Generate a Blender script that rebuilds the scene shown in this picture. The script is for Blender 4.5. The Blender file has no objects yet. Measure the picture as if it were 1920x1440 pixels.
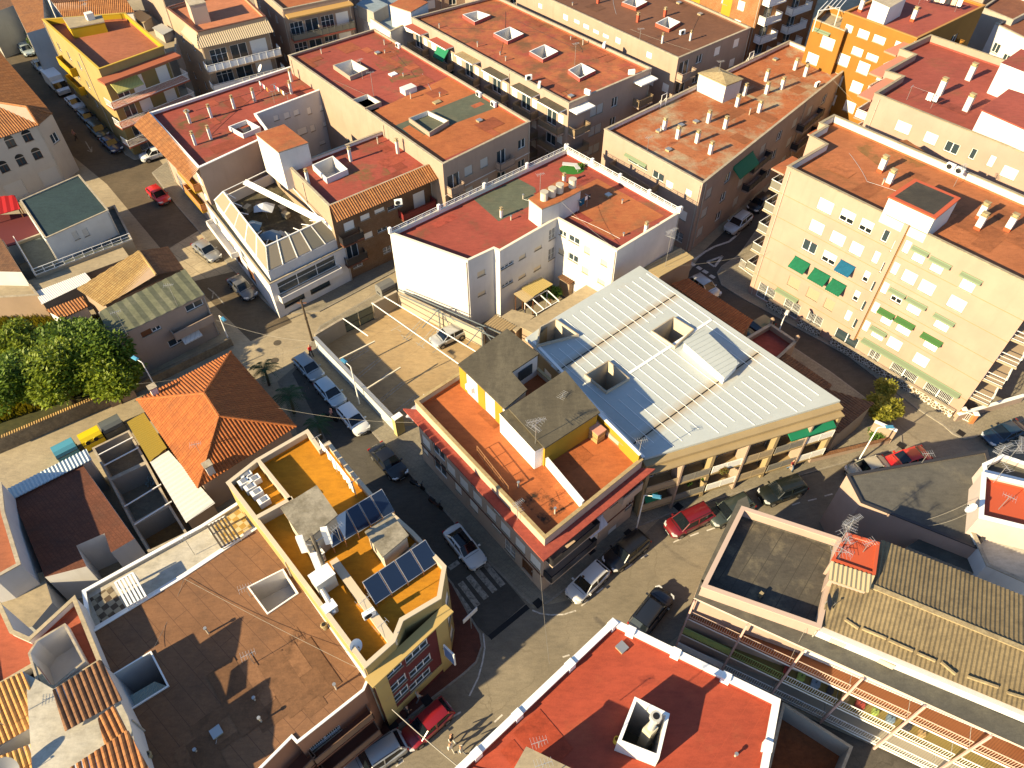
import bpy, bmesh, math, random
from math import sin, cos, tan, pi, radians, hypot, atan2, sqrt
from mathutils import Vector
from mathutils.geometry import tessellate_polygon
random.seed(7)
SC = bpy.context.scene
COL = SC.collection
# ------------------------------------------------------------------ camera
F = 1385.0; TH = radians(48.1); H = 57.0
cd = bpy.data.cameras.new('camera'); cam = bpy.data.objects.new('camera', cd); COL.objects.link(cam)
cam.location = (0, 0, H); cam.rotation_euler = (pi/2 - TH, 0, 0)
cd.sensor_width = 36.0; cd.lens = 36.0*F/1920.0; cd.clip_end = 2000.0; cd.clip_start = .5
SC.camera = cam
def ray(px, py):
    u = 720.0 - py
    return Vector((px - 960.0, cos(TH)*F + sin(TH)*u, -sin(TH)*F + cos(TH)*u))
def P(px, py, z=0.0):
    "surveyed point of the photograph brought to the height z of the surface it lies on"
    d = ray(px, py); t = (z - H)/d.z
    return Vector((d.x*t, d.y*t, z))
GA = Vector((-.651, .759, 0)); GB = Vector((.759, .651, 0))   # street grid directions
# ------------------------------------------------------------------ light
SUN_EL = radians(25.5); SUN_AZ = radians(34.5)    # direction the shadows run
w = bpy.data.worlds.new("World"); SC.world = w; w.use_nodes = True
nt = w.node_tree; sky = nt.nodes.new('ShaderNodeTexSky'); sky.sky_type = 'NISHITA'; sky.sun_disc = False
sky.sun_elevation = SUN_EL; sky.sun_rotation = atan2(-cos(SUN_AZ), -sin(SUN_AZ))
sky.air_density = 1.0; sky.dust_density = .3; sky.ozone_density = 3.0
nt.links.new(sky.outputs[0], nt.nodes['Background'].inputs[0]); nt.nodes['Background'].inputs[1].default_value = .082
sl = bpy.data.lights.new('sun', 'SUN'); sl.energy = 5.0; sl.angle = radians(.6); sl.color = (1.0, .81, .485)
so = bpy.data.objects.new('sun', sl); COL.objects.link(so)
so.rotation_euler = Vector((cos(SUN_AZ)*cos(SUN_EL), sin(SUN_AZ)*cos(SUN_EL), -sin(SUN_EL))).to_track_quat('-Z', 'Y').to_euler()
so.location = (-60, -40, 80)
SC.view_settings.view_transform = 'Standard'; SC.view_settings.look = 'None'
SC.view_settings.exposure = 1.38; SC.view_settings.gamma = 1.0
# ------------------------------------------------------------------ materials
MATS = {}
def C4(c): return (c[0], c[1], c[2], 1.0)
def _base(name, rough=.85):
    m = bpy.data.materials.new(name); m.use_nodes = True
    b = m.node_tree.nodes['Principled BSDF']; b.inputs['Roughness'].default_value = rough
    b.inputs['Specular IOR Level'].default_value = .25
    return m, m.node_tree, b
def plain(name, c, rough=.6, metal=0.0, spec=.3):
    if name in MATS: return MATS[name]
    m, nt, b = _base(name, rough); b.inputs['Base Color'].default_value = C4(c)
    b.inputs['Metallic'].default_value = metal; b.inputs['Specular IOR Level'].default_value = spec
    MATS[name] = m; return m
def _noise(nt, scale, detail=4, rough=.6, vec=None):
    n = nt.nodes.new('ShaderNodeTexNoise'); n.inputs['Scale'].default_value = scale
    n.inputs['Detail'].default_value = detail; n.inputs['Roughness'].default_value = rough
    if vec is not None: nt.links.new(vec, n.inputs['Vector'])
    return n
def _ramp(nt, inp, a, b):
    r = nt.nodes.new('ShaderNodeMapRange'); r.inputs[1].default_value = a; r.inputs[2].default_value = b
    nt.links.new(inp, r.inputs[0]); return r.outputs[0]
def _mix(nt, fac, a, b, blend='MIX'):
    x = nt.nodes.new('ShaderNodeMix'); x.data_type = 'RGBA'; x.blend_type = blend
    if isinstance(fac, (int, float)): x.inputs[0].default_value = fac
    else: nt.links.new(fac, x.inputs[0])
    for i, v in ((6, a), (7, b)):
        if isinstance(v, tuple): x.inputs[i].default_value = C4(v)
        else: nt.links.new(v, x.inputs[i])
    return x.outputs[2]
def _mapped(nt, scale, rot=0.0, coord='pos'):
    g = nt.nodes.new('ShaderNodeNewGeometry') if coord == 'pos' else nt.nodes.new('ShaderNodeTexCoord')
    mp = nt.nodes.new('ShaderNodeMapping'); mp.inputs['Scale'].default_value = scale; mp.inputs['Rotation'].default_value = (0, 0, rot)
    nt.links.new(g.outputs['Position'] if coord == 'pos' else g.outputs['UV'], mp.inputs[0]); return mp.outputs[0]
def _bump(nt, b, h, s=.3, d=.02):
    n = nt.nodes.new('ShaderNodeBump'); n.inputs['Strength'].default_value = s; n.inputs['Distance'].default_value = d
    nt.links.new(h, n.inputs['Height']); nt.links.new(n.outputs[0], b.inputs['Normal'])
def surf(name, c, c2=None, stain=None, lo=.5, hi=.72, sc=.35, fine=6.0, fa=.25, rough=.9, stretch=None, rot=0.0, seams=None, seamc=None, bump=.25, cracks=0, age=.22, seamk=None):
    """weathered coat: base colour with blotches of c2, larger stains, fine grain, optional sheet joints every `seams` metres"""
    if name in MATS: return MATS[name]
    m, nt, b = _base(name, rough)
    vec = _mapped(nt, stretch or (1, 1, 1), rot)
    col = c
    if c2:
        n = _noise(nt, sc*2.2, 6, .65, vec); col = _mix(nt, _ramp(nt, n.outputs[0], .38, .66), c, c2)
    if stain:
        n = _noise(nt, sc, 8, .7, vec); col = _mix(nt, _ramp(nt, n.outputs[0], lo, hi), col, stain)
    f = _noise(nt, fine, 5, .75, _mapped(nt, (1, 1, 1)))
    d = _ramp(nt, f.outputs[0], .25, .75)
    k = tuple(x*(1 - fa) for x in (1, 1, 1)); k2 = tuple(1 + fa*.7 for x in range(3))
    col = _mix(nt, 1.0, col, _mix(nt, d, k, k2), 'MULTIPLY')
    if age:
        g = _noise(nt, .09, 5, .7, _mapped(nt, (1, 1, 1))); g2 = _noise(nt, 1.1, 6, .7, _mapped(nt, (1, 3.2, 1), -.7))
        col = _mix(nt, 1.0, col, _mix(nt, _ramp(nt, g.outputs[0], .3, .7), tuple([1-age]*3), tuple([1+age*.6]*3)), 'MULTIPLY')
        col = _mix(nt, 1.0, col, _mix(nt, _ramp(nt, g2.outputs[0], .42, .72), (1, 1, 1), (1-age*1.1, 1-age*1.05, 1-age*.95)), 'MULTIPLY')
    if cracks:
        v = nt.nodes.new('ShaderNodeTexVoronoi'); v.feature = 'DISTANCE_TO_EDGE'; v.inputs['Scale'].default_value = cracks
        wv = nt.nodes.new('ShaderNodeVectorMath'); wv.operation = 'MULTIPLY_ADD'; wn = _noise(nt, .9, 4, .6, _mapped(nt, (1, 1, 1))); nt.links.new(wn.outputs['Color'], wv.inputs[0]); wv.inputs[1].default_value = (1.6, 1.6, 0); nt.links.new(_mapped(nt, (1, 1, 0)), wv.inputs[2]); nt.links.new(wv.outputs[0], v.inputs['Vector'])
        col = _mix(nt, _ramp(nt, v.outputs['Distance'], .006, .002), col, tuple(x*.68 for x in c))
    if seams:
        br = nt.nodes.new('ShaderNodeTexBrick'); br.inputs['Scale'].default_value = 1.0
        br.inputs['Brick Width'].default_value = seams[0]; br.inputs['Row Height'].default_value = seams[1]
        br.inputs['Mortar Size'].default_value = seams[2]; br.inputs['Mortar Smooth'].default_value = .3
        nt.links.new(_mapped(nt, (1, 1, 1), seams[3]), br.inputs['Vector'])
        col = _mix(nt, br.outputs['Fac'], col, seamc or tuple(x*.55 for x in c))
    if isinstance(col, tuple): b.inputs['Base Color'].default_value = C4(col)
    else: nt.links.new(col, b.inputs['Base Color'])
    _bump(nt, b, f.outputs[0], bump, .02)
    MATS[name] = m; return m
def plaster(name, c, dirt=.28, rough=.9):
    "painted render wall with faint vertical rain streaks"
    if name in MATS: return MATS[name]
    m, nt, b = _base(name, rough)
    s = _noise(nt, 1.0, 6, .65, _mapped(nt, (1.3, 1.3, .16))); n = _noise(nt, .35, 5, .6, _mapped(nt, (1, 1, 1)))
    d = tuple(x*.5*y for x, y in zip(c, (1.0, .92, .8)))
    col = _mix(nt, _ramp(nt, s.outputs[0], .52, .85), c, d)
    x = nt.nodes.new('ShaderNodeMix'); x.data_type = 'RGBA'; x.inputs[0].default_value = dirt
    x.inputs[6].default_value = C4(c); nt.links.new(col, x.inputs[7]); k2 = _noise(nt, 3.0, 6, .75, _mapped(nt, (1, 1, .7)))
    x2 = _mix(nt, _ramp(nt, k2.outputs[0], .6, .78), x.outputs[2], tuple(v*.8 for v in c))
    col = _mix(nt, _ramp(nt, n.outputs[0], .35, .75), x2, tuple(v*.84 for v in c))
    nt.links.new(col, b.inputs['Base Color'])
    f = _noise(nt, 14, 4, .7, _mapped(nt, (1, 1, 1))); _bump(nt, b, f.outputs[0], .15, .01)
    MATS[name] = m; return m
def brickm(name, c, mortar, bw=.25, rh=.075):
    if name in MATS: return MATS[name]
    m, nt, b = _base(name, .9)
    g = nt.nodes.new('ShaderNodeUVMap')
    br = nt.nodes.new('ShaderNodeTexBrick'); br.inputs['Scale'].default_value = 1
    br.inputs['Brick Width'].default_value = bw; br.inputs['Row Height'].default_value = rh; br.inputs['Mortar Size'].default_value = .008
    br.inputs['Color1'].default_value = C4(c); br.inputs['Color2'].default_value = C4(tuple(v*.72 for v in c)); br.inputs['Mortar'].default_value = C4(mortar)
    nt.links.new(g.outputs[0], br.inputs['Vector'])
    n = _noise(nt, .5, 6, .7, _mapped(nt, (1, 1, 1)))
    nt.links.new(_mix(nt, _ramp(nt, n.outputs[0], .4, .8), br.outputs['Color'], tuple(v*.6 for v in c)), b.inputs['Base Color'])
    MATS[name] = m; return m
def tilem(name, c, c2, dirt, rough=.85, row=.36):
    "clay tiles: uv = metres along eave, metres up the slope; each tile its own tone, a joint at each course"
    if name in MATS: return MATS[name]
    m, nt, b = _base(name, rough)
    g = nt.nodes.new('ShaderNodeUVMap')
    br = nt.nodes.new('ShaderNodeTexBrick'); br.offset = 0; br.inputs['Scale'].default_value = 1
    br.inputs['Brick Width'].default_value = .24; br.inputs['Row Height'].default_value = row; br.inputs['Mortar Size'].default_value = .012
    br.inputs['Color1'].default_value = C4(c); br.inputs['Color2'].default_value = C4(c2); br.inputs['Mortar'].default_value = C4(tuple(v*.72 for v in c2))
    br.inputs['Bias'].default_value = -.15
    nt.links.new(g.outputs[0], br.inputs['Vector'])
    n = _noise(nt, .6, 7, .7, _mapped(nt, (1, 1, 1)))
    nt.links.new(_mix(nt, _ramp(nt, n.outputs[0], .5, .8), br.outputs['Color'], dirt), b.inputs['Base Color'])
    _bump(nt, b, br.outputs['Fac'], .5, -.03)
    MATS[name] = m; return m
def glassm(name, c, rough=.08):
    if name in MATS: return MATS[name]
    m, nt, b = _base(name, rough); b.inputs['Base Color'].default_value = C4(c); b.inputs['Specular IOR Level'].default_value = .6
    MATS[name] = m; return m
def paint(name, c, metal=.0):
    if name in MATS: return MATS[name]
    m, nt, b = _base(name, .35); b.inputs['Base Color'].default_value = C4(c); b.inputs['Metallic'].default_value = metal
    b.inputs['Specular IOR Level'].default_value = .5; b.inputs['Coat Weight'].default_value = .6; b.inputs['Coat Roughness'].default_value = .06
    MATS[name] = m; return m
def slatm(name, c, gap=.14, axis='V'):
    "roller blind / shutter: uv in metres, thin dark joint between slats"
    if name in MATS: return MATS[name]
    m, nt, b = _base(name, .6)
    g = nt.nodes.new('ShaderNodeUVMap'); sx = nt.nodes.new('ShaderNodeSeparateXYZ'); nt.links.new(g.outputs[0], sx.inputs[0])
    md = nt.nodes.new('ShaderNodeMath'); md.operation = 'PINGPONG'; md.inputs[1].default_value = gap/2
    nt.links.new(sx.outputs[1 if axis == 'V' else 0], md.inputs[0])
    k = _ramp(nt, md.outputs[0], 0, gap*.12)
    nt.links.new(_mix(nt, k, tuple(v*.7 for v in c), c), b.inputs['Base Color'])
    MATS[name] = m; return m
# ------------------------------------------------------------------ mesh builder
class MB:
    def __init__(s): s.v = []; s.f = []; s.m = []; s.uv = []; s.mats = []
    def mi(s, mat):
        if mat not in s.mats: s.mats.append(mat)
        return s.mats.index(mat)
    def face(s, pts, mat, uv=None):
        i = len(s.v); s.v += [tuple(p) for p in pts]; s.f.append(tuple(range(i, i + len(pts)))); s.m.append(s.mi(mat))
        if uv is None:
            n = len(pts); a = Vector(pts[0]); e = Vector(pts[1]) - a
            nn = Vector((0, 0, 0))
            for k in range(1, n - 1): nn += (Vector(pts[k]) - a).cross(Vector(pts[k+1]) - a)
            if nn.length < 1e-9: uv = [(0, 0)]*n
            elif abs(nn.normalized().z) < .7:
                t = Vector((-nn.y, nn.x, 0)).normalized()
                uv = [(Vector(q).dot(t), Vector(q).z) for q in pts]
            else: uv = [(q[0], q[1]) for q in pts]
        s.uv.append(uv)
    def box(s, c, ax, ay, az, mat, skip=()):
        "c centre; ax ay az half-extent vectors"
        c, ax, ay, az = Vector(c), Vector(ax), Vector(ay), Vector(az)
        p = lambda i, j, k: c + ax*i + ay*j + az*k
        for n, q in (('-x', [(-1,-1,-1), (-1,-1,1), (-1,1,1), (-1,1,-1)]), ('+x', [(1,-1,-1), (1,1,-1), (1,1,1), (1,-1,1)]),
                     ('-y', [(-1,-1,-1), (1,-1,-1), (1,-1,1), (-1,-1,1)]), ('+y', [(-1,1,-1), (-1,1,1), (1,1,1), (1,1,-1)]),
                     ('-z', [(-1,-1,-1), (-1,1,-1), (1,1,-1), (1,-1,-1)]), ('+z', [(-1,-1,1), (1,-1,1), (1,1,1), (-1,1,1)])):
            if n not in skip: s.face([p(*t) for t in q], mat)
    def abox(s, x0, y0, z0, x1, y1, z1, mat, skip=()):
        s.box(((x0+x1)/2, (y0+y1)/2, (z0+z1)/2), ((x1-x0)/2, 0, 0), (0, (y1-y0)/2, 0), (0, 0, (z1-z0)/2), mat, skip)
    def bar(s, a, b, wd, mat, ht=None, up=(0, 0, 1)):
        a, b = Vector(a), Vector(b); d = b - a
        if d.length < 1e-6: return
        t = d.normalized(); u = Vector(up)
        if abs(t.dot(u)) > .95: u = Vector((1, 0, 0))
        x = t.cross(u).normalized(); y = x.cross(t).normalized()
        s.box((a+b)/2, d/2, x*wd/2*-1, y*(ht or wd)/2, mat)
    def tube(s, pts, r, mat, n=6, cap=True):
        pts = [Vector(p) for p in pts]; rings = []
        for i, p in enumerate(pts):
            t = (pts[min(i+1, len(pts)-1)] - pts[max(i-1, 0)]).normalized()
            u = Vector((0, 0, 1)) if abs(t.z) < .9 else Vector((1, 0, 0))
            x = t.cross(u).normalized(); y = x.cross(t).normalized()
            rr = r[i] if isinstance(r, (list, tuple)) else r
            rings.append([p + x*cos(2*pi*k/n)*rr + y*sin(2*pi*k/n)*rr for k in range(n)])
        for a, b in zip(rings, rings[1:]):
            for k in range(n): s.face([a[k], a[(k+1) % n], b[(k+1) % n], b[k]], mat)
        if cap: s.face(rings[0][::-1], mat); s.face(rings[-1], mat)
    def prism(s, poly, z0, z1, mat, topmat=None, bottom=False):
        "vertical prism over a plan polygon (any winding)"
        poly = ccw(poly); n = len(poly)
        for i in range(n):
            a, b = poly[i], poly[(i+1) % n]
            s.face([(a.x, a.y, z0), (b.x, b.y, z0), (b.x, b.y, z1), (a.x, a.y, z1)], mat)
        s.flat(poly, z1, topmat or mat)
        if bottom: s.flat(poly, z0, mat, down=True)
    def flat(s, poly, z, mat, holes=(), down=False):
        loops = [[Vector((p[0], p[1], 0)) for p in poly]] + [[Vector((p[0], p[1], 0)) for p in h] for h in holes]
        allp = [p for l in loops for p in l]
        for t in tessellate_polygon(loops):
            q = [allp[i] for i in t]
            if ((q[1]-q[0]).cross(q[2]-q[0]).z < 0) != down: q = q[::-1]
            s.face([(p.x, p.y, z) for p in q], mat)
    def build(s, name, parent=None, smooth=False, loc=None, merge=False):
        o0 = parent_world(parent) if parent is not None else Vector((0, 0, 0))
        if loc is not None: o0 = Vector(loc)
        me = bpy.data.meshes.new(name)
        me.from_pydata([(v[0]-o0.x, v[1]-o0.y, v[2]-o0.z) for v in s.v], [], s.f)
        for m in s.mats: me.materials.append(m)
        me.polygons.foreach_set('material_index', s.m)
        ul = me.uv_layers.new(name='UVMap'); flat = [c for f in s.uv for t in f for c in t]
        ul.data.foreach_set('uv', flat)
        if merge or smooth:
            bm = bmesh.new(); bm.from_mesh(me); bmesh.ops.remove_doubles(bm, verts=bm.verts, dist=.0005); bm.to_mesh(me); bm.free()
        if smooth: me.polygons.foreach_set('use_smooth', [True]*len(me.polygons))
        me.update()
        o = bpy.data.objects.new(name, me); COL.objects.link(o)
        if parent is not None: o.parent = parent
        elif loc is not None: o.location = o0
        return o
def parent_world(p):
    v = Vector((0, 0, 0))
    while p is not None: v = v + Vector(p.location); p = p.parent
    return v
def area2(poly): return sum(poly[i][0]*poly[(i+1) % len(poly)][1] - poly[(i+1) % len(poly)][0]*poly[i][1] for i in range(len(poly)))
def ccw(poly):
    poly = [Vector((p[0], p[1], 0)) for p in poly]
    return poly if area2(poly) > 0 else poly[::-1]
def inset(poly, d):
    poly = [Vector((p[0], p[1], 0)) for p in poly]; sg = 1 if area2(poly) > 0 else -1; n = len(poly); out = []
    for i in range(n):
        a, b, c = poly[i-1], poly[i], poly[(i+1) % n]
        e1 = (b-a).normalized(); e2 = (c-b).normalized()
        n1 = Vector((-e1.y, e1.x, 0))*sg; n2 = Vector((-e2.y, e2.x, 0))*sg
        k = 1 + n1.dot(n2)
        out.append(b + (n1 + n2)*(d/max(k, .3)))
    return out
def para(a, b, c):
    "fourth corner of the parallelogram a-b-c-d"
    return Vector(a) + Vector(c) - Vector(b)
# ------------------------------------------------------------------ things
def tag(o, label=None, cat=None, group=None, kind=None):
    if label: o['label'] = label
    if cat: o['category'] = cat
    if group: o['group'] = group
    if kind: o['kind'] = kind
    return o
def thing(name, label, cat, loc, rz=0, group=None):
    o = bpy.data.objects.new(name, None); COL.objects.link(o); o.location = loc; o.rotation_euler = (0, 0, rz)
    o.empty_display_size = .5
    return tag(o, label, cat, group)
def copy_tree(o, parent=None):
    c = o.copy(); COL.objects.link(c)
    if parent is not None: c.parent = parent
    for ch in [x for x in o.children]: copy_tree(ch, c)
    return c
def ribbed(mb, poly, i, pitch, amp, mat, prof='tile', sub=4, flip=False, under=None):
    """sheet over a convex planar polygon with ribs running up the slope, perpendicular to edge i;
    prof: tile (barrel), wave (corrugated), seam (standing seams), pan (flat pans with round covers)"""
    poly = [Vector(p) for p in poly]; n = len(poly)
    o = poly[i]; U = (poly[(i+1) % n] - o).normalized()
    N = Vector((0, 0, 0))
    for k in range(1, n-1): N += (poly[k]-poly[0]).cross(poly[k+1]-poly[0])
    N.normalize()
    if N.z < 0: N = -N
    S = N.cross(U).normalized()
    q = [((p-o).dot(U), (p-o).dot(S)) for p in poly]
    u0 = min(a for a, b in q); u1 = max(a for a, b in q)
    if prof == 'seam': ph = [0, .03, .5, .5-.001]; us = []
    def rng(u):
        lo, hi = 1e9, -1e9
        for k in range(n):
            (a, b), (c, d) = q[k], q[(k+1) % n]
            if abs(a-c) < 1e-9:
                if abs(u-a) < 1e-6: lo = min(lo, b, d); hi = max(hi, b, d)
                continue
            t = (u-a)/(c-a)
            if -1e-6 <= t <= 1+1e-6: s = b+(d-b)*t; lo = min(lo, s); hi = max(hi, s)
        return lo, hi
    us = []; k = math.floor(u0/pitch)
    fr = {'seam': (0, .04, .08, .12), 'pan': (0, .12, .25, .38, .5), 'tile': tuple(j/sub for j in range(sub)), 'wave': tuple(j/sub for j in range(sub))}[prof]
    while k*pitch < u1:
        for f in fr: us.append((k+f)*pitch)
        k += 1
    us = [u0] + [u for u in us if u0+1e-4 < u < u1-1e-4] + [u1]
    def hgt(u):
        f = (u/pitch) % 1.0
        if prof == 'tile': return amp*abs(sin(pi*f))
        if prof == 'wave': return amp*.5*(1+sin(2*pi*f))
        if prof == 'seam': return amp if .02 < f < .1 else 0
        return amp*sin(pi*f/.5) if f < .5 else 0
    prev = None
    for u in us:
        lo, hi = rng(u)
        if hi < lo: continue
        h = hgt(u)
        a = o+U*u+S*lo+N*h; b = o+U*u+S*hi+N*h
        cur = (a, b, u, lo, hi)
        if prev:
            pts = [prev[0], cur[0], cur[1], prev[1]]; uv = [(prev[2], prev[3]), (u, lo), (u, hi), (prev[2], prev[4])]
            nn = (pts[1]-pts[0]).cross(pts[2]-pts[0]) + (pts[2]-pts[0]).cross(pts[3]-pts[0])
            if nn.dot(N) < 0: pts = pts[::-1]; uv = uv[::-1]
            mb.face(pts, mat, uv)
        prev = cur
    if under:
        pts = [p - N*.03 for p in poly]
        nn = (pts[1]-pts[0]).cross(pts[2]-pts[0])
        mb.face(pts if nn.dot(N) < 0 else pts[::-1], under)
# ------------------------------------------------------------------ common materials
WHITE = plain('white_paint', (.78, .77, .74), .55); ALU = plain('aluminium', (.55, .55, .54), .4, .6)
DARKG = glassm('dark_glass', (.012, .016, .02)); SKYG = glassm('window_glass', (.03, .045, .055), .05)
BLIND = slatm('white_blind', (.80, .77, .70)); BLINDB = slatm('cream_blind', (.62, .52, .36)); BLINDG = slatm('grey_blind', (.42, .41, .38))
METAL = plain('galvanised', (.42, .42, .41), .45, .7); RUST = plain('rusty_metal', (.20, .09, .04), .8); BLACK = plain('black', (.012, .012, .013), .6)
DKMET = plain('dark_metal', (.05, .05, .055), .5, .4); CONC = surf('concrete_cap', (.42, .36, .27), (.34, .28, .2), None, sc=.8)
WOOD = surf('brown_wood', (.16, .065, .025), (.10, .04, .018), None, sc=2); MAROON = plain('maroon_paint', (.16, .022, .022), .55)
GREEND = surf('green_canvas', (.008, .125, .06), (.008, .1, .048), None, sc=3, fa=.1); BLUEC = surf('blue_canvas', (.008, .10, .18), (.008, .08, .15), None, sc=3, fa=.1)
INTER = plain('interior_dark', (.03, .026, .022), .9); TANCAP = surf('tan_cap', (.40, .32, .18), (.3, .22, .12), None, sc=2)
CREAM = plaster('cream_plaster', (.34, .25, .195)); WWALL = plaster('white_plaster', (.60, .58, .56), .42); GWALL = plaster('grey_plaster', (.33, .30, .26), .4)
TANW = plaster('tan_plaster', (.315, .225, .155)); OLIVE = plaster('unpainted_render', (.30, .25, .16), .6)
_wcache = {}
def _wmesh(key, fn):
    if key not in _wcache:
        mb = MB(); fn(mb); o = mb.build(key[0]); _wcache[key] = o.data; bpy.data.objects.remove(o)
    return _wcache[key]
def inst(name, me, parent, loc=(0, 0, 0), rz=0):
    o = bpy.data.objects.new(name, me); COL.objects.link(o); o.parent = parent
    o.location = loc; o.rotation_euler = (0, 0, rz); return o
RV = .13
def make_window(parent, pos, rz, w, h, kind='b', frame=None, blind=None, frac=1.0, name='window'):
    """opening w x h, pos = lower left of opening on the wall face seen from outside; local x along the wall, y inward"""
    w = round(w, 1); h = round(h, 1); fr = frame or WHITE; bl = blind or BLIND
    f = .06
    def fm(m):
        y = RV - .05
        m.abox(0, y, 0, w, RV+.02, f, fr); m.abox(0, y, h-f, w, RV+.02, h, fr)
        m.abox(0, y, f, f, RV+.02, h-f, fr); m.abox(w-f, y, f, w, RV+.02, h-f, fr)
        if kind in 'bhgr' and w > .8: m.abox(w/2-.04, y+.01, f, w/2+.04, RV+.01, h-f, fr)
        if kind == 'r':
            k = int(w/.14)
            for j in range(1, k): m.abox(j*w/k-.012, .02, 0, j*w/k+.012, .045, h, fr)
            m.abox(0, .02, h*.5-.015, w, .046, h*.5+.015, fr)
        if kind == 'm':
            for j in range(1, 3): m.abox(j*w/3-.03, y+.01, f, j*w/3+.03, RV+.01, h-f, fr)
            m.abox(f, y+.012, h*.6-.02, w-f, RV+.012, h*.6+.02, fr)
    loc = Vector(pos) - parent_world(parent)
    o = inst(name, _wmesh(('window', w, h, kind, fr.name), fm), parent, loc, rz)
    if kind != 'x':
        g = DARKG if kind in 'hbr' else SKYG
        inst('pane', _wmesh(('pane', w, h, g.name), lambda m: m.face([(f, RV, f), (w-f, RV, f), (w-f, RV, h-f), (f, RV, h-f)], g)), o)
    if kind in 'bh':
        fc = round(frac if kind == 'h' else 1.0, 1)
        inst('blind', _wmesh(('blind', w, h, fc, bl.name), lambda m: m.abox(.02, RV-.085, h-h*fc+.01, w-.02, RV-.055, h-.01, bl)), o)
    if h < 1.9:
        inst('sill', _wmesh(('sill', w), lambda m: m.abox(-.05, -.06, -.06, w+.05, RV, 0, CONC)), o)
    return o
def make_door(parent, pos, rz, w, h, mat, name='door'):
    w = round(w, 1); h = round(h, 1)
    def fm(m):
        m.abox(0, RV-.06, 0, .06, RV+.02, h, mat); m.abox(w-.06, RV-.06, 0, w, RV+.02, h, mat); m.abox(.06, RV-.06, h-.06, w-.06, RV+.02, h, mat)
        m.abox(.06, RV-.02, .01, w-.06, RV+.01, h-.06, mat)
        m.abox(.2, RV-.035, .15, w-.2, RV-.02, h*.45, mat); m.abox(.2, RV-.035, h*.52, w-.2, RV-.02, h-.25, mat)
    o = inst(name, _wmesh((name, w, h, mat.name), fm), parent, Vector(pos) - parent_world(parent), rz)
    inst('handle', _wmesh(('handle', w), lambda m: m.abox(w-.2, RV-.09, .95, w-.12, RV-.03, 1.1, METAL)), o)
    return o
def project(p):
    z = p.z - H; w = p.y*cos(TH) - z*sin(TH); u = p.y*sin(TH) + z*cos(TH); return 960+F*p.x/w, 720-F*u/w
PIPEM = plain('pipe_beige', (.42, .37, .3), .5)
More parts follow.
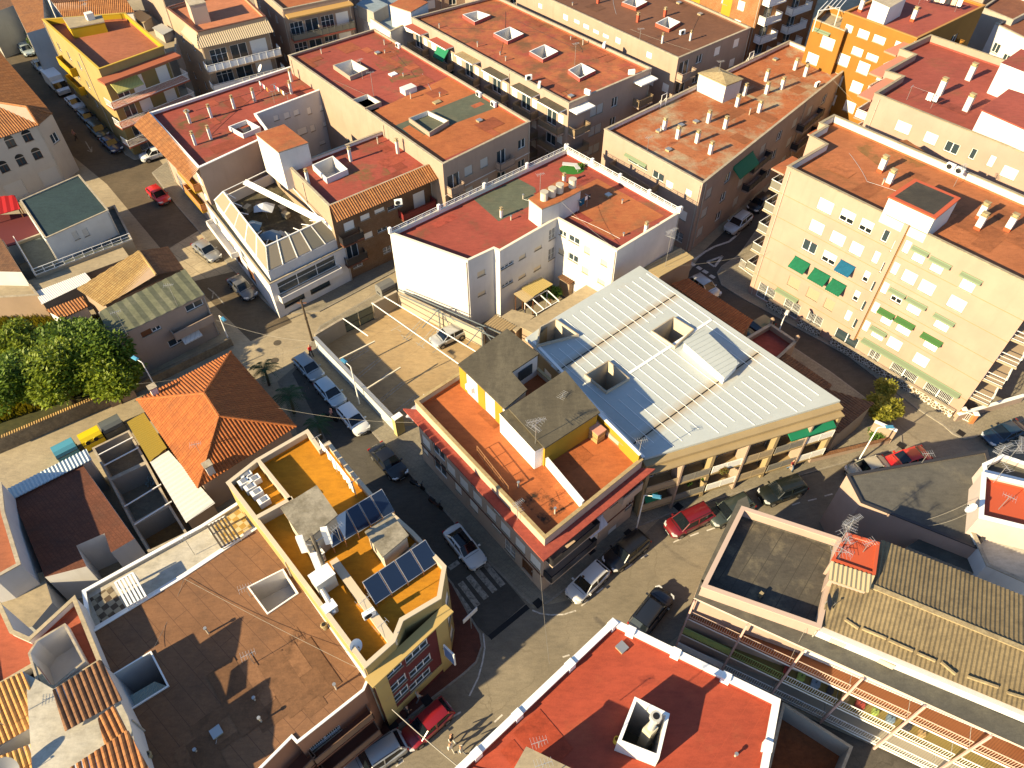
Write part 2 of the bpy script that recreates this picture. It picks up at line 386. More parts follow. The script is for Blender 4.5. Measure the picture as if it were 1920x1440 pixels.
class Bld:
    """a building over a surveyed plan: pts = roof corners (pixels at height z, or world points)"""
    def __init__(s, name, label, cat, pts, z, wall, roof, par=(.8, .22), z0=0, cap=None, inner=None, group=None):
        q = [p if isinstance(p, Vector) else P(p[0], p[1], z) for p in pts]
        s.pts = [Vector((p.x, p.y, 0)) for p in q]; s.z = z; s.z0 = z0; s.wall = wall; s.roofm = roof; s.par = par
        s.sg = 1 if area2(s.pts) > 0 else -1; s.cap = cap or CONC; s.inner = inner or wall; s.emats = {}
        c = sum(s.pts, Vector((0, 0, 0)))/len(s.pts); s.root = thing(name, label, cat, (c.x, c.y, z0), 0, group)
        s.holes = {}; s.wells = []; s.patches = []; s.skip = set(); s.noroof = False; s.pipes = True
        s.zr = z - (par[0] if par else 0)
    def frame(s, i):
        "left corner, unit vector to the right and outward normal of facade i as seen from outside"
        n = len(s.pts); a, b = s.pts[i], s.pts[(i+1) % n]
        if s.sg < 0: a, b = b, a
        t = (b-a).normalized(); return a, t, Vector((t.y, -t.x, 0)), (b-a).length
    def hit(s, i, px, py, off=0.0):
        a, t, n, L = s.frame(i); C = Vector((0, 0, H)); d = ray(px, py); a = a + n*off
        k = (a - C).dot(n)/d.dot(n); q = C + d*k
        return (q-a).dot(t), q.z
    def uv(s, i, p0, p1, hh=None):
        "opening on facade i whose outline fills the box p0-p1 of the photograph"
        cx, cy = (p0[0]+p1[0])/2, (p0[1]+p1[1])/2; bw, bh = abs(p1[0]-p0[0]), abs(p1[1]-p0[1])
        u, v = s.hit(i, cx, cy); a = [project(s.at(i, u+d, v+e)) for d, e in ((-.5, 0), (.5, 0), (0, -.5), (0, .5))]
        ax, ay = abs(a[1][0]-a[0][0]), abs(a[1][1]-a[0][1]); bx, by = abs(a[3][0]-a[2][0]), abs(a[3][1]-a[2][1])
        D = ax*by - ay*bx; w = (bw*by - bh*bx)/D if abs(D) > 1 else -1; h = (ax*bh - ay*bw)/D if abs(D) > 1 else -1
        if hh: h = hh; w = min(max((bw-bx*h)/max(ax, 1), .6), 4)
        if not (.4 < w < 6 and .4 < h < 4): w = min(max(bw/max(ax, 1)*.7, .8), 3); h = min(max(bh/max(by, 1)*.7, .8), 2)
        return u-w/2, u+w/2, v-h/2, v+h/2
    def open(s, i, u0, u1, v0, v1):
        a, t, n, L = s.frame(i); u0 = max(u0, .05); u1 = min(u1, L-.05); v0 = max(v0, s.z0+.02); v1 = min(v1, s.z-.05)
        s.holes.setdefault(i, []).append((u0, u1, v0, v1)); return u0, u1, v0, v1
    def win(s, i, p0, p1, kind='b', hh=None, **k):
        u0, u1, v0, v1 = s.uv(i, p0, p1, hh); return s.winm(i, u0, u1, v0, v1, kind, **k)
    def winm(s, i, u0, u1, v0, v1, kind='b', **k):
        w = max(.4, round(u1-u0, 1)); h = max(.4, round(v1-v0, 1)); u1 = u0+w; v1 = v0+h
        a, t, n, L = s.frame(i)
        if u0 < .05 or u1 > L-.05 or v1 > s.z-.05 or v0 < s.z0+.02: return None
        for (c, d, e, f) in s.holes.get(i, []):
            if u0 < d+.02 and u1 > c-.02 and v0 < f+.02 and v1 > e-.02: return None
        s.open(i, u0, u1, v0, v1); p = a + t*u0; rz = atan2(t.y, t.x)
        if kind == 'd': return make_door(s.root, (p.x, p.y, v0), rz, w, h, k.get('mat', WOOD))
        return make_window(s.root, (p.x, p.y, v0), rz, w, h, kind, **k)
    def row(s, i, us, v0, w, h, kind='b', **k):
        for j, u in enumerate(us):
            kk = kind if len(kind) == 1 else kind[j % len(kind)]
            s.winm(i, u-w/2, u+w/2, v0, v0+h, kk, **k)
    def at(s, i, u, v, off=0.0):
        a, t, n, L = s.frame(i); p = a + t*u + n*off; return Vector((p.x, p.y, v))
    def slab(s, i, u0, u1, z, depth, th, mat, name='canopy', mb=None, off=.0, topm=None):
        m = mb or MB(); a, t, n, L = s.frame(i); c = a + t*(u0+u1)/2 + n*(depth/2+off)
        m.box((c.x, c.y, z), t*(u1-u0)/2, -n*depth/2, (0, 0, th/2), mat, skip=('+z',) if topm else ())
        if topm: m.face([s.at(i, u0, z+th/2, off+depth), s.at(i, u1, z+th/2, off+depth), s.at(i, u1, z+th/2, off), s.at(i, u0, z+th/2, off)], topm)
        return m if mb else m.build(name, s.root)
    def balcony(s, i, u0, u1, z, depth=1.1, style='rail', mat=None, rail=None, h=1.0, th=.18, sides=(1, 1)):
        a, t, n, L = s.frame(i); mat = mat or CREAM; rail = rail or WHITE
        b = s.slab(i, u0, u1, z-th/2, depth, th, mat, 'balcony')
        m = MB(); q = lambda u, d, v: a + t*u + n*d + Vector((0, 0, v))
        path = []
        if sides[0]: path.append(q(u0+.04, .02, 0))
        path += [q(u0+.04, depth-.05, 0), q(u1-.04, depth-.05, 0)]
        if sides[1]: path.append(q(u1-.04, .02, 0))
        for p, r in zip(path, path[1:]): fence_panel(m, p, r, z, h, style, rail)
        rl = m.build('railing', b); return b
    def awning(s, i, p0, p1, mat, depth=.8, drop=.45, name='awning'):
        (u0, v0), (u1, v1) = s.hit(i, *p0), s.hit(i, *p1); s.awningm(i, min(u0, u1), max(u0, u1), v0, depth, drop, mat, name)
    def awningm(s, i, u0, u1, v1, depth, drop, mat, name='awning'):
        a, t, n, L = s.frame(i); q = lambda u, d, v: a + t*u + n*d + Vector((0, 0, v)); m = MB()
        top = [q(u0, .02, v1), q(u1, .02, v1), q(u1, depth, v1-drop), q(u0, depth, v1-drop)]
        m.face(top[::-1], mat); m.face([p - Vector((0, 0, .02)) for p in top], mat)
        k = max(3, int((u1-u0)/.22))
        for j in range(k):
            c, d = u0+(u1-u0)*j/k, u0+(u1-u0)*(j+1)/k; e = (c+d)/2
            m.face([q(c, depth, v1-drop), q(d, depth, v1-drop), q(d, depth+.01, v1-drop-.14), q(e, depth+.012, v1-drop-.2), q(c, depth+.01, v1-drop-.14)], mat)
        for u in (u0, u1): m.face([q(u, .02, v1), q(u, depth, v1-drop), q(u, depth, v1-drop-.12), q(u, .02, v1-.3)], mat)
        m.bar(q(u0-.03, .04, v1+.03), q(u1+.03, .04, v1+.03), .1, mat)
        return m.build(name, s.root)
    def band(s, i, z, h, d, mat, u0=None, u1=None, mb=None):
        a, t, n, L = s.frame(i); u0 = 0 if u0 is None else u0; u1 = L if u1 is None else u1
        m = mb or MB(); s.slab(i, u0, u1, z, d, h, mat, mb=m)
        if not mb: m.build('string_course', s.root)
    def well(s, pts, curb=.6, depth=6, mat=None, t=.14, z=None, out=None, cap=None):
        "open light shaft through the roof with a raised kerb; pts = pixels of the kerb's outer top edge"
        zz = (z or s.zr) + curb; q = [P(*p, zz) for p in pts]; s.wells.append((q, curb, depth, mat or WWALL, t, out or mat or WWALL, cap or CONC))
    def patch(s, pts, mat, dz=.006): s.patches.append(([P(*p, s.zr) for p in pts], mat, dz))
    def tower(s, pts, z1, mat, roofm, name='stair_tower', over=.12, z0=None, th=.14, zp=None):
        q = [p if isinstance(p, Vector) else P(*p, z1 if zp is None else zp) for p in pts]; m = MB(); m.prism(q, (s.zr if z0 is None else z0)-.05, z1-th+.01, mat)
        o = m.build(name, s.root); r = MB(); r.prism(inset(q, -over), z1-th, z1, roofm[0], roofm[1], bottom=True)
        if len(roofm) > 2: r.flat(inset(q, .3), z1+.006, roofm[2])
        r.build('roof', o); return o
    def box(s, px, py, z, ax, ay, h, mat, name):
        "small roof box, half sizes ax (along grid B) ay (along grid A)"
        c = P(px, py, z); m = MB(); m.box((c.x, c.y, z+h/2), GB*ax, GA*ay, (0, 0, h/2), mat); return m.build(name, s.root)
    def mend(s, n, seed, c):
        "felt repairs laid along the street grid, each a little darker, paler or dirtier than the coat"
        rnd = random.Random(seed); xs = [p.x for p in s.pts]; ys = [p.y for p in s.pts]; poly = ccw(inset(s.pts, .6)); got = 0
        def inside(p):
            k = False
            for i in range(len(poly)):
                u, v = poly[i], poly[i-1]
                if (u.y > p[1]) != (v.y > p[1]) and p[0] < (v.x-u.x)*(p[1]-u.y)/(v.y-u.y)+u.x: k = not k
            return k
        for _ in range(500):
            p = Vector((rnd.uniform(min(xs), max(xs)), rnd.uniform(min(ys), max(ys)), 0)); a, e = rnd.uniform(.5, 2.6), rnd.uniform(.4, 1.3)
            if rnd.random() < .5: a, e = e, a
            q = [p+GB*a*i+GA*e*j for i, j in ((-1, -1), (1, -1), (1, 1), (-1, 1))]
            if not all(inside(v) for v in q) or any(hypot(p.x-v.x, p.y-v.y) < 4 for w in s.wells for v in w[0]): continue
            k = got % 3; mt = surf('mend_%s_%d' % ('_'.join('%d' % (v*100) for v in c), k), tuple(v*(.8, 1.12, .9)[k] for v in c), tuple(v*(.7, 1.0, .75)[k] for v in c), tuple(v*.55 for v in c), lo=.5, hi=.7, sc=.7, fine=8, fa=.25)
            s.patches.append((q, mt, .018+.0025*got)); got += 1
            if got >= n: break
    def clutter(s, n, seed, h=.5):
        "small vent pipes, a raised hatch and a run of cable lying on the roof"
        rnd = random.Random(seed); xs = [p.x for p in s.pts]; ys = [p.y for p in s.pts]; poly = ccw(inset(s.pts, 1.2)); got = 0; last = None
        def inside(p):
            c = False
            for i in range(len(poly)):
                u, v = poly[i], poly[i-1]
                if (u.y > p[1]) != (v.y > p[1]) and p[0] < (v.x-u.x)*(p[1]-u.y)/(v.y-u.y)+u.x: c = not c
            return c
        for _ in range(400):
            p = (rnd.uniform(min(xs), max(xs)), rnd.uniform(min(ys), max(ys)))
            if not inside(p) or any(hypot(p[0]-q.x, p[1]-q.y) < 3.2 for w in s.wells for q in w[0]): continue
            m = MB(); k = rnd.random()
            if k < .55: hh = rnd.uniform(.3, .8); m.tube([(p[0], p[1], s.zr-.02), (p[0], p[1], s.zr+hh)], .07, PIPEM, 7); m.tube([(p[0], p[1], s.zr+hh), (p[0], p[1], s.zr+hh+.1)], .12, METAL, 7); m.build('vent_pipe', s.root)
            elif k < .75: m.box((p[0], p[1], s.zr+.1), GB*.3, GA*.3, (0, 0, .12), TANCAP); m.box((p[0], p[1], s.zr+.23), GB*.33, GA*.33, (0, 0, .015), METAL); m.build('roof_hatch', s.root)
            elif last:
                a, e = Vector((*last, s.zr+.02)), Vector((*p, s.zr+.02)); c = (a+e)/2 + Vector((rnd.uniform(-1, 1), rnd.uniform(-1, 1), 0))
                m.tube([a*(1-t)**2 + c*2*t*(1-t) + e*t*t for t in [j/8 for j in range(9)]], .018, DKMET if k < .9 else ALU, 4); m.build('roof_cable', s.root)
            last = p; got += 1
            if got >= n: break
    def chimneys(s, spots, w=.34, d=.5, h=1.25, mat=None, red=None, z=None, cap=None, rz=.7):
        z = s.zr if z is None else z; mat = mat or WWALL
        def fm(m):
            if red: m.abox(-w/2-.01, -d/2-.01, -.02, w/2+.01, d/2+.01, .35, red)
            m.abox(-w/2, -d/2, -.02, w/2, d/2, h, mat)
        def fc(m):
            c = cap or TANCAP
            m.abox(-w/2-.05, -d/2-.05, h, w/2+.05, d/2+.05, h+.06, c); m.abox(-w/2+.05, -d/2+.06, h+.06, w/2-.05, d/2-.06, h+.28, c)
            m.abox(-w/2-.02, -d/2-.02, h+.28, w/2+.02, d/2+.02, h+.34, c)
        key = (w, d, h, mat.name, (cap or TANCAP).name, red.name if red else '')
        for sp in spots:
            p = P(sp[0], sp[1], z); o = inst('chimney', _wmesh(('chimney',)+key, fm), s.root, Vector((p.x, p.y, z)) - parent_world(s.root), rz)
            inst('chimney_cap', _wmesh(('cap',)+key, fc), o)
    def done(s):
        n = len(s.pts); m = MB(); r = MB()
        for i in range(n):
            if i in s.skip: continue
            a, t, nn, L = s.frame(i); zt = s.z; wm = s.emats.get(i, s.wall)
            hs = s.holes.get(i, [])
            us = sorted({0, L} | {x for h in hs for x in h[:2]}); vs = sorted({s.z0, zt} | {x for h in hs for x in h[2:]})
            for u0, u1 in zip(us, us[1:]):
                run = None
                for v0, v1 in zip(vs, vs[1:]):
                    cu, cv = (u0+u1)/2, (v0+v1)/2
                    inh = any(h[0] < cu < h[1] and h[2] < cv < h[3] for h in hs)
                    if inh:
                        if run: m.face([s.at(i, u0, run[0]), s.at(i, u1, run[0]), s.at(i, u1, run[1]), s.at(i, u0, run[1])], wm); run = None
                    else: run = (run[0] if run else v0, v1)
                if run: m.face([s.at(i, u0, run[0]), s.at(i, u1, run[0]), s.at(i, u1, run[1]), s.at(i, u0, run[1])], wm)
            for (u0, u1, v0, v1) in hs:
                A = lambda u, v, o: s.at(i, u, v, o); d = -RV-.02
                m.face([A(u0, v0, 0), A(u1, v0, 0), A(u1, v0, d), A(u0, v0, d)], wm); m.face([A(u0, v1, d), A(u1, v1, d), A(u1, v1, 0), A(u0, v1, 0)], wm)
                m.face([A(u0, v0, d), A(u0, v1, d), A(u0, v1, 0), A(u0, v0, 0)], wm); m.face([A(u1, v0, 0), A(u1, v1, 0), A(u1, v1, d), A(u1, v0, d)], wm)
                m.face([A(u0, v0, d-.005), A(u1, v0, d-.005), A(u1, v1, d-.005), A(u0, v1, d-.005)], INTER)
        if m.f: m.build('wall', s.root)
        for i in range(n):
            a, t, nn, L = s.frame(i)
            if L < 7 or s.z < 5 or nn.dot(Vector((0, 0, 0))-a) < 0 or not s.pipes: continue
            for f in ((.985,) if L < 16 else (.02, .66)):
                if any(h[0]-.15 < f*L < h[1]+.15 for h in s.holes.get(i, [])): continue
                d = MB(); d.tube([s.at(i, f*L, s.z0+.1, .07), s.at(i, f*L, s.z-.35, .07)], .05, PIPEM, 6)
                for q in range(int(s.z/3)+1): d.tube([s.at(i, f*L, .6+q*2.9, .07), s.at(i, f*L, .66+q*2.9, .07)], .07, METAL, 6)
                d.build('downpipe', s.root)
        if not s.noroof:
            inn = inset(s.pts, s.par[1]) if s.par else s.pts
            r.flat(inn, s.zr, s.roofm, [inset(q, .02) for q, *_ in s.wells])
            for q, mt, dz in s.patches: r.flat(q, s.zr+dz, mt)
            s.roof = r.build('roof', s.root)
        for q, curb, depth, mat, t, out, cap in s.wells:
            k = MB(); z1 = s.zr+curb; q = ccw(q); ii = inset(q, t)
            for j in range(len(q)):
                a, b, c, d = q[j], q[(j+1) % len(q)], ii[(j+1) % len(q)], ii[j]
                k.face([(a.x, a.y, s.zr-.05), (b.x, b.y, s.zr-.05), (b.x, b.y, z1), (a.x, a.y, z1)], out)
                k.face([(a.x, a.y, z1), (b.x, b.y, z1), (c.x, c.y, z1), (d.x, d.y, z1)], cap)
                k.face([(c.x, c.y, s.zr-depth), (d.x, d.y, s.zr-depth), (d.x, d.y, z1), (c.x, c.y, z1)], mat)
            k.flat(ii, s.zr-depth, OLIVE if depth > 3.5 else mat)  # shallow shafts get a pale floor near the top so their inside looks lit
            k.build('light_well', s.root)
        if s.par:
            k = MB(); ii = ccw(inset(s.pts, s.par[1])); oo = ccw(inset(s.pts, -.05)); i2 = ccw(inset(s.pts, s.par[1]+.04)); N = len(ii)
            zt = s.z+.05; zb = s.z-.04
            for j in range(N):
                a, b = ii[j], ii[(j+1) % N]
                k.face([(b.x, b.y, s.zr-.02), (a.x, a.y, s.zr-.02), (a.x, a.y, zb+.01), (b.x, b.y, zb+.01)], s.inner)
            k.build('parapet', s.root)
            if s.par[0] > .3:
                u = MB(); i3 = ccw(inset(s.pts, s.par[1]+.012))
                for j in range(N):
                    a, b = i3[j], i3[(j+1) % N]; u.face([(b.x, b.y, s.zr-.01), (a.x, a.y, s.zr-.01), (a.x, a.y, s.zr+.2), (b.x, b.y, s.zr+.2)], s.roofm)
                u.build('upstand', s.root)
            c = MB()
            for j in range(N):
                a, b, e, f = oo[j], oo[(j+1) % N], i2[(j+1) % N], i2[j]
                c.face([(a.x, a.y, zt), (b.x, b.y, zt), (e.x, e.y, zt), (f.x, f.y, zt)], s.cap)
                c.face([(a.x, a.y, zb), (b.x, b.y, zb), (b.x, b.y, zt), (a.x, a.y, zt)], s.cap)
                c.face([(f.x, f.y, zt), (e.x, e.y, zt), (e.x, e.y, zb), (f.x, f.y, zb)], s.cap)
                c.face([(b.x, b.y, zb), (a.x, a.y, zb), (f.x, f.y, zb), (e.x, e.y, zb)], s.cap)
            c.build('coping', s.root)
        return s
def fence_panel(m, p, r, z, h, style, mat):
    "guard rail between two plan points at deck height z"
    p = Vector((p.x, p.y, z)); r = Vector((r.x, r.y, z)); d = r-p; L = d.length
    if L < .05: return
    t = d/L; up = Vector((0, 0, 1))
    if style == 'solid': m.bar(p+up*h/2, r+up*h/2, .1, mat, ht=h); return
    m.bar(p+up*h, r+up*h, .05, mat); m.bar(p+up*.1, r+up*.1, .04, mat)
    if style == 'glass':
        m.bar(p+up*(h*.5+.05), r+up*(h*.5+.05), .02, plain('smoked_panel', (.16, .15, .12), .2), ht=h-.2)
        k = max(1, int(L/1.2))
        for j in range(k+1): m.bar(p+t*L*j/k, p+t*L*j/k+up*h, .045, mat)
        return
    if style == 'panel': m.bar(p+up*(h*.45+.05), r+up*(h*.45+.05), .03, mat, ht=h*.75)
    k = max(1, int(L/(.16 if style == 'rail' else 1.0)))
    for j in range(k+1): m.bar(p+t*L*j/k+up*.0, p+t*L*j/k+up*h, .022 if style == 'rail' else .05, mat)
    if style == 'open': m.bar(p+up*h*.55, r+up*h*.55, .035, mat)
# ------------------------------------------------------------------ small rooftop things and street furniture
_pm = {}
def proto(key, fn):
    if key not in _pm: _pm[key] = fn()
    return _pm[key]
def _put(src_key, fn, name, label, cat, loc, rz=0, group=None, scale=None):
    "first use builds the thing, later ones copy the thing and its parts"
    if src_key in _pm: r = copy_tree(_pm[src_key]); r.location = loc; r.rotation_euler = (0, 0, rz)
    else:
        r = thing(name, label, cat, (0, 0, 0)); fn(r); _pm[src_key] = r; r.location = loc; r.rotation_euler = (0, 0, rz)
    r['label'] = label; r['category'] = cat
    if 'group' in r and not group: del r['group']
    if group: r['group'] = group
    if scale: r.scale = scale
    return r
def put_at(px, py, z): return P(px, py, z)
GA_RZ = atan2(GA.y, GA.x); GB_RZ = atan2(GB.y, GB.x)
def ac_unit(px, py, z, label, rz=GB_RZ, group=None):
    def fm(r):
        m = MB(); m.abox(-.42, -.16, .06, .42, .16, .66, WHITE); m.abox(-.36, -.14, 0, -.28, .14, .06, DKMET); m.abox(.28, -.14, 0, .36, .14, .06, DKMET); m.build('casing', r)
        g = MB()
        for R in (.07, .14, .21, .26): g.tube([(-.1+R*cos(a*pi/8), -.175, .36+R*sin(a*pi/8)) for a in range(17)], .008, DKMET, 4, False)
        g.tube([(-.1, -.162, .36), (-.1, -.166, .36)], .26, BLACK, 14); g.build('fan_grille', r)
    return _put('ac', fm, 'air_conditioner', label, 'air conditioner', P(px, py, z), rz, group)
def antenna(px, py, z, label, h=2.6, rz=0.4, kind='yagi', group=None):
    def fm(r):
        m = MB(); m.tube([(0, 0, 0), (0, 0, h)], .025, METAL, 5); m.build('mast', r)
        y = MB()
        def yagi(zz, L, k, w0, ang):
            c, s = cos(ang), sin(ang)
            y.bar((-L/2*c, -L/2*s, zz), (L/2*c, L/2*s, zz), .025, ALU)
            for j in range(k):
                t = -L/2+L*j/(k-1); w = w0*(1-.4*j/k)
                y.bar((t*c+w*s, t*s-w*c, zz), (t*c-w*s, t*s+w*c, zz), .014, ALU)
        if kind == 'yagi': yagi(h-.1, 1.1, 9, .3, 0); yagi(h-.55, .8, 5, .42, 1.2)
        elif kind == 'big': yagi(h-.1, 1.5, 14, .3, 0); yagi(h-.5, 1.2, 6, .55, .5); yagi(h-1.0, .9, 9, .22, 2.0)
        else: yagi(h-.1, .9, 6, .35, 0)
        y.v = [(v[0], v[1], v[2]) for v in y.v]; y.build('aerial', r)
    return _put(('ant', h, kind), fm, 'antenna', label, 'antenna', P(px, py, z), rz, group)
def dish(px, py, z, label, rz=0, d=.8, h=.7, mat=None, tilt=.6):
    mat = mat or WHITE
    def fm(r):
        m = MB(); m.tube([(0, 0, 0), (0, 0, h)], .03, METAL, 6); m.build('mast', r)
        b = MB(); n = 16; R = d/2; prev = None
        def q(rr, a): # dish axis towards +x tilted up
            x = .12*(rr/R)**2*R*2; yy = rr*cos(a); zz = rr*sin(a)*1.08
            X = x*cos(tilt)-zz*sin(tilt); Z = x*sin(tilt)+zz*cos(tilt); return (X+.05, yy, Z+h)
        rr = [.001, R*.35, R*.7, R]
        for s0, s1 in zip(rr, rr[1:]):
            for k in range(n):
                a, c = 2*pi*k/n, 2*pi*(k+1)/n
                b.face([q(s0, a), q(s1, a), q(s1, c), q(s0, c)], mat)
        b.build('reflector', r, smooth=True)
        g = MB(); f = (R*.9*cos(tilt)+.1, 0, h+R*.9*sin(tilt)); g.bar(q(R, -pi/2), f, .03, METAL); g.bar(f, (f[0]-.12, 0, f[2]-.05), .07, DKMET); g.build('feed_arm', r)
    return _put(('dish', d, h, mat.name, tilt), fm, 'satellite_dish', label, 'satellite dish', P(px, py, z), rz)
def lamp(px, py, label, h=5.3, head=None, rz=0, z=0, ground=True, arm=.9):
    hm = head or plain('lamp_blue', (.06, .22, .36), .4)
    def fm(r):
        m = MB(); m.tube([(0, 0, 0), (0, 0, .5), (0, 0, h)], [.09, .07, .05], WHITE, 8); m.build('pole', r)
        m = MB(); m.tube([(0, 0, h-.05), (.1, 0, h+.08), (arm, 0, h+.16)], .035, WHITE, 6); m.build('arm', r)
        m = MB(); m.box((arm+.1, 0, h+.17), (.36, 0, 0), (0, .17, 0), (0, 0, .05), hm); m.box((arm+.1, 0, h+.24), (.28, 0, 0), (0, .11, 0), (0, 0, .03), hm); m.build('lamp_head', r)
        m = MB(); m.abox(arm-.2, -.12, h+.1, arm+.35, .12, h+.118, plain('lens', (.6, .6, .55), .2)); m.build('lens', r)
    return _put(('lamp', h, hm.name, arm), fm, 'street_lamp', label, 'street lamp', P(px, py, z), rz)
def cable(pts, label, r=.02, mat=None, sag=.4):
    m = MB(); out = []
    for a, b in zip(pts, pts[1:]):
        a, b = Vector(a), Vector(b)
        for k in range(9):
            t = k/8; p = a.lerp(b, t); p.z -= sag*4*t*(1-t); out.append(p)
    c = out[0]; m.tube(out, r, mat or plain('cable_grey', (.22, .20, .17), .6), 4)
    return tag(m.build('cable', loc=c), label, 'cable')
def bin_big(px, py, label, mat, holes=False, rz=0):
    def fm(r):
        m = MB()
        pr = [(-.75, .0), (-.8, .9), (-.72, 1.25), (-.4, 1.5), (.3, 1.5), (.62, 1.3), (.72, .9), (.68, 0)]
        for k in range(len(pr)):
            (a, b), (c, d) = pr[k], pr[(k+1) % len(pr)]
            m.face([(-.95, a, b+.08), (.95, a, b+.08), (.95, c, d+.08), (-.95, c, d+.08)][::-1], mat)
        m.face([(-.95, a, b+.08) for a, b in pr][::-1], mat); m.face([(.95, a, b+.08) for a, b in pr], mat)
        m.build('body', r)
        l = MB(); l.abox(-.98, -.83, .93, .98, -.78, .99, DKMET); l.abox(-1.03, -.3, .5, -.95, .3, .6, DKMET); l.abox(.95, -.3, .5, 1.03, .3, .6, DKMET); l.build('rim', r)
        if holes:
            for x in (-.45, .3):
                h = MB(); h.tube([(x, -.79, 1.15), (x, -.86, 1.17)], .22, BLACK, 12); h.tube([(x+.24*cos(k*pi/8), -.8, 1.16+.24*sin(k*pi/8)) for k in range(17)], .035, mat, 5, False); h.build('hatch', r)
        else:
            h = MB(); h.face([(-.3, -.785, .7), (.3, -.785, .7), (.3, -.785, .85), (-.3, -.785, .85)], plain('sticker', (.55, .55, .55), .5)); h.build('sticker', r)
        f = MB()
        for x in (-.8, .8):
            for y in (-.5, .5): f.abox(x-.1, y-.1, 0, x+.1, y+.1, .09, DKMET)
        f.build('foot', r)
    return _put(('bin', mat.name, holes), fm, 'waste_container', label, 'waste container', P(px, py, 0), rz)
def garment(m, p, t, w, h, mat, k=0):
    n = 5; up = Vector((0, 0, 1)); s = Vector((-t.y, t.x, 0)); hs = [h*(1, .93, 1.02, .9, 1)[(j+k) % 5] for j in range(n+1)]
    q = lambda j, v: p + t*(w*j/n) - up*v + s*(.05*sin(j*1.9+k)*v)
    for j in range(n):
        a = [q(j, 0), q(j+1, 0), q(j+1, hs[j+1]*.5), q(j, hs[j]*.5)]; b = [q(j, hs[j]*.5), q(j+1, hs[j+1]*.5), q(j+1, hs[j+1]), q(j, hs[j])]
        m.face(a, mat); m.face(b, mat); m.face([x + s*.012 for x in a][::-1], mat); m.face([x + s*.012 for x in b][::-1], mat)
def clothesline(a, b, z, label, items, hpost=1.7, posts=True):
    "items: (start, width, drop, rgb) along the line; each garment hangs from the line as a thing of its own"
    A, B = P(*a, z), P(*b, z); t = (B-A).normalized(); r = thing('clothesline', label, 'clothesline', A)
    m = MB()
    for p in (A, B): m.tube([p, p + Vector((0, 0, hpost+.05))], .025, METAL, 5); m.bar(p+Vector((-t.y, t.x, 0))*.4+Vector((0, 0, hpost)), p-Vector((-t.y, t.x, 0))*.4+Vector((0, 0, hpost)), .04, METAL)
    m.build('post', r)
    l = MB(); l.tube([A+Vector((0, 0, hpost)), (A+B)/2+Vector((0, 0, hpost-.03)), B+Vector((0, 0, hpost))], .008, ALU, 4); l.build('line', r)
    for k, (st, wd, dr, mt, lab) in enumerate(items):
        g = MB(); p = A + t*st + Vector((0, 0, hpost-.01)); garment(g, p, t, wd, dr, mt, k)
        tag(g.build('laundry', loc=p), lab, 'laundry', 'laundry on ' + label.split(' ')[0] + ' line')
    return r
# ------------------------------------------------------------------ vehicles
TYRE = plain('tyre', (.014, .014, .014), .85); RIM = plain('rim', (.35, .35, .36), .35, .8); CARGL = glassm('car_glass', (.006, .009, .012), .05)
LENS = plain('headlamp_lens', (.55, .56, .56), .12, spec=.7); REDL = plain('tail_lamp', (.30, .01, .01), .2); TRIM = plain('car_trim', (.02, .02, .02), .6); PLATE = plain('number_plate', (.7, .7, .66), .5)
KIND = { # length, width, height, hood height, deck height, windscreen base x, roof front x, roof back x, rear glass base x   (x from nose=+)
 'hatch': (4.1, 1.76, 1.48, .92, 1.02, .98, .30, -1.55, -1.92), 'sedan': (4.6, 1.8, 1.44, .92, 1.0, 1.0, .25, -1.05, -1.65),
 'suv': (4.5, 1.86, 1.64, 1.02, 1.12, 1.05, .45, -1.75, -2.08), 'mpv': (4.5, 1.84, 1.68, 1.0, 1.1, 1.35, .6, -1.8, -2.12), 'old': (4.25, 1.68, 1.40, .88, .95, .95, .3, -1.0, -1.5)}
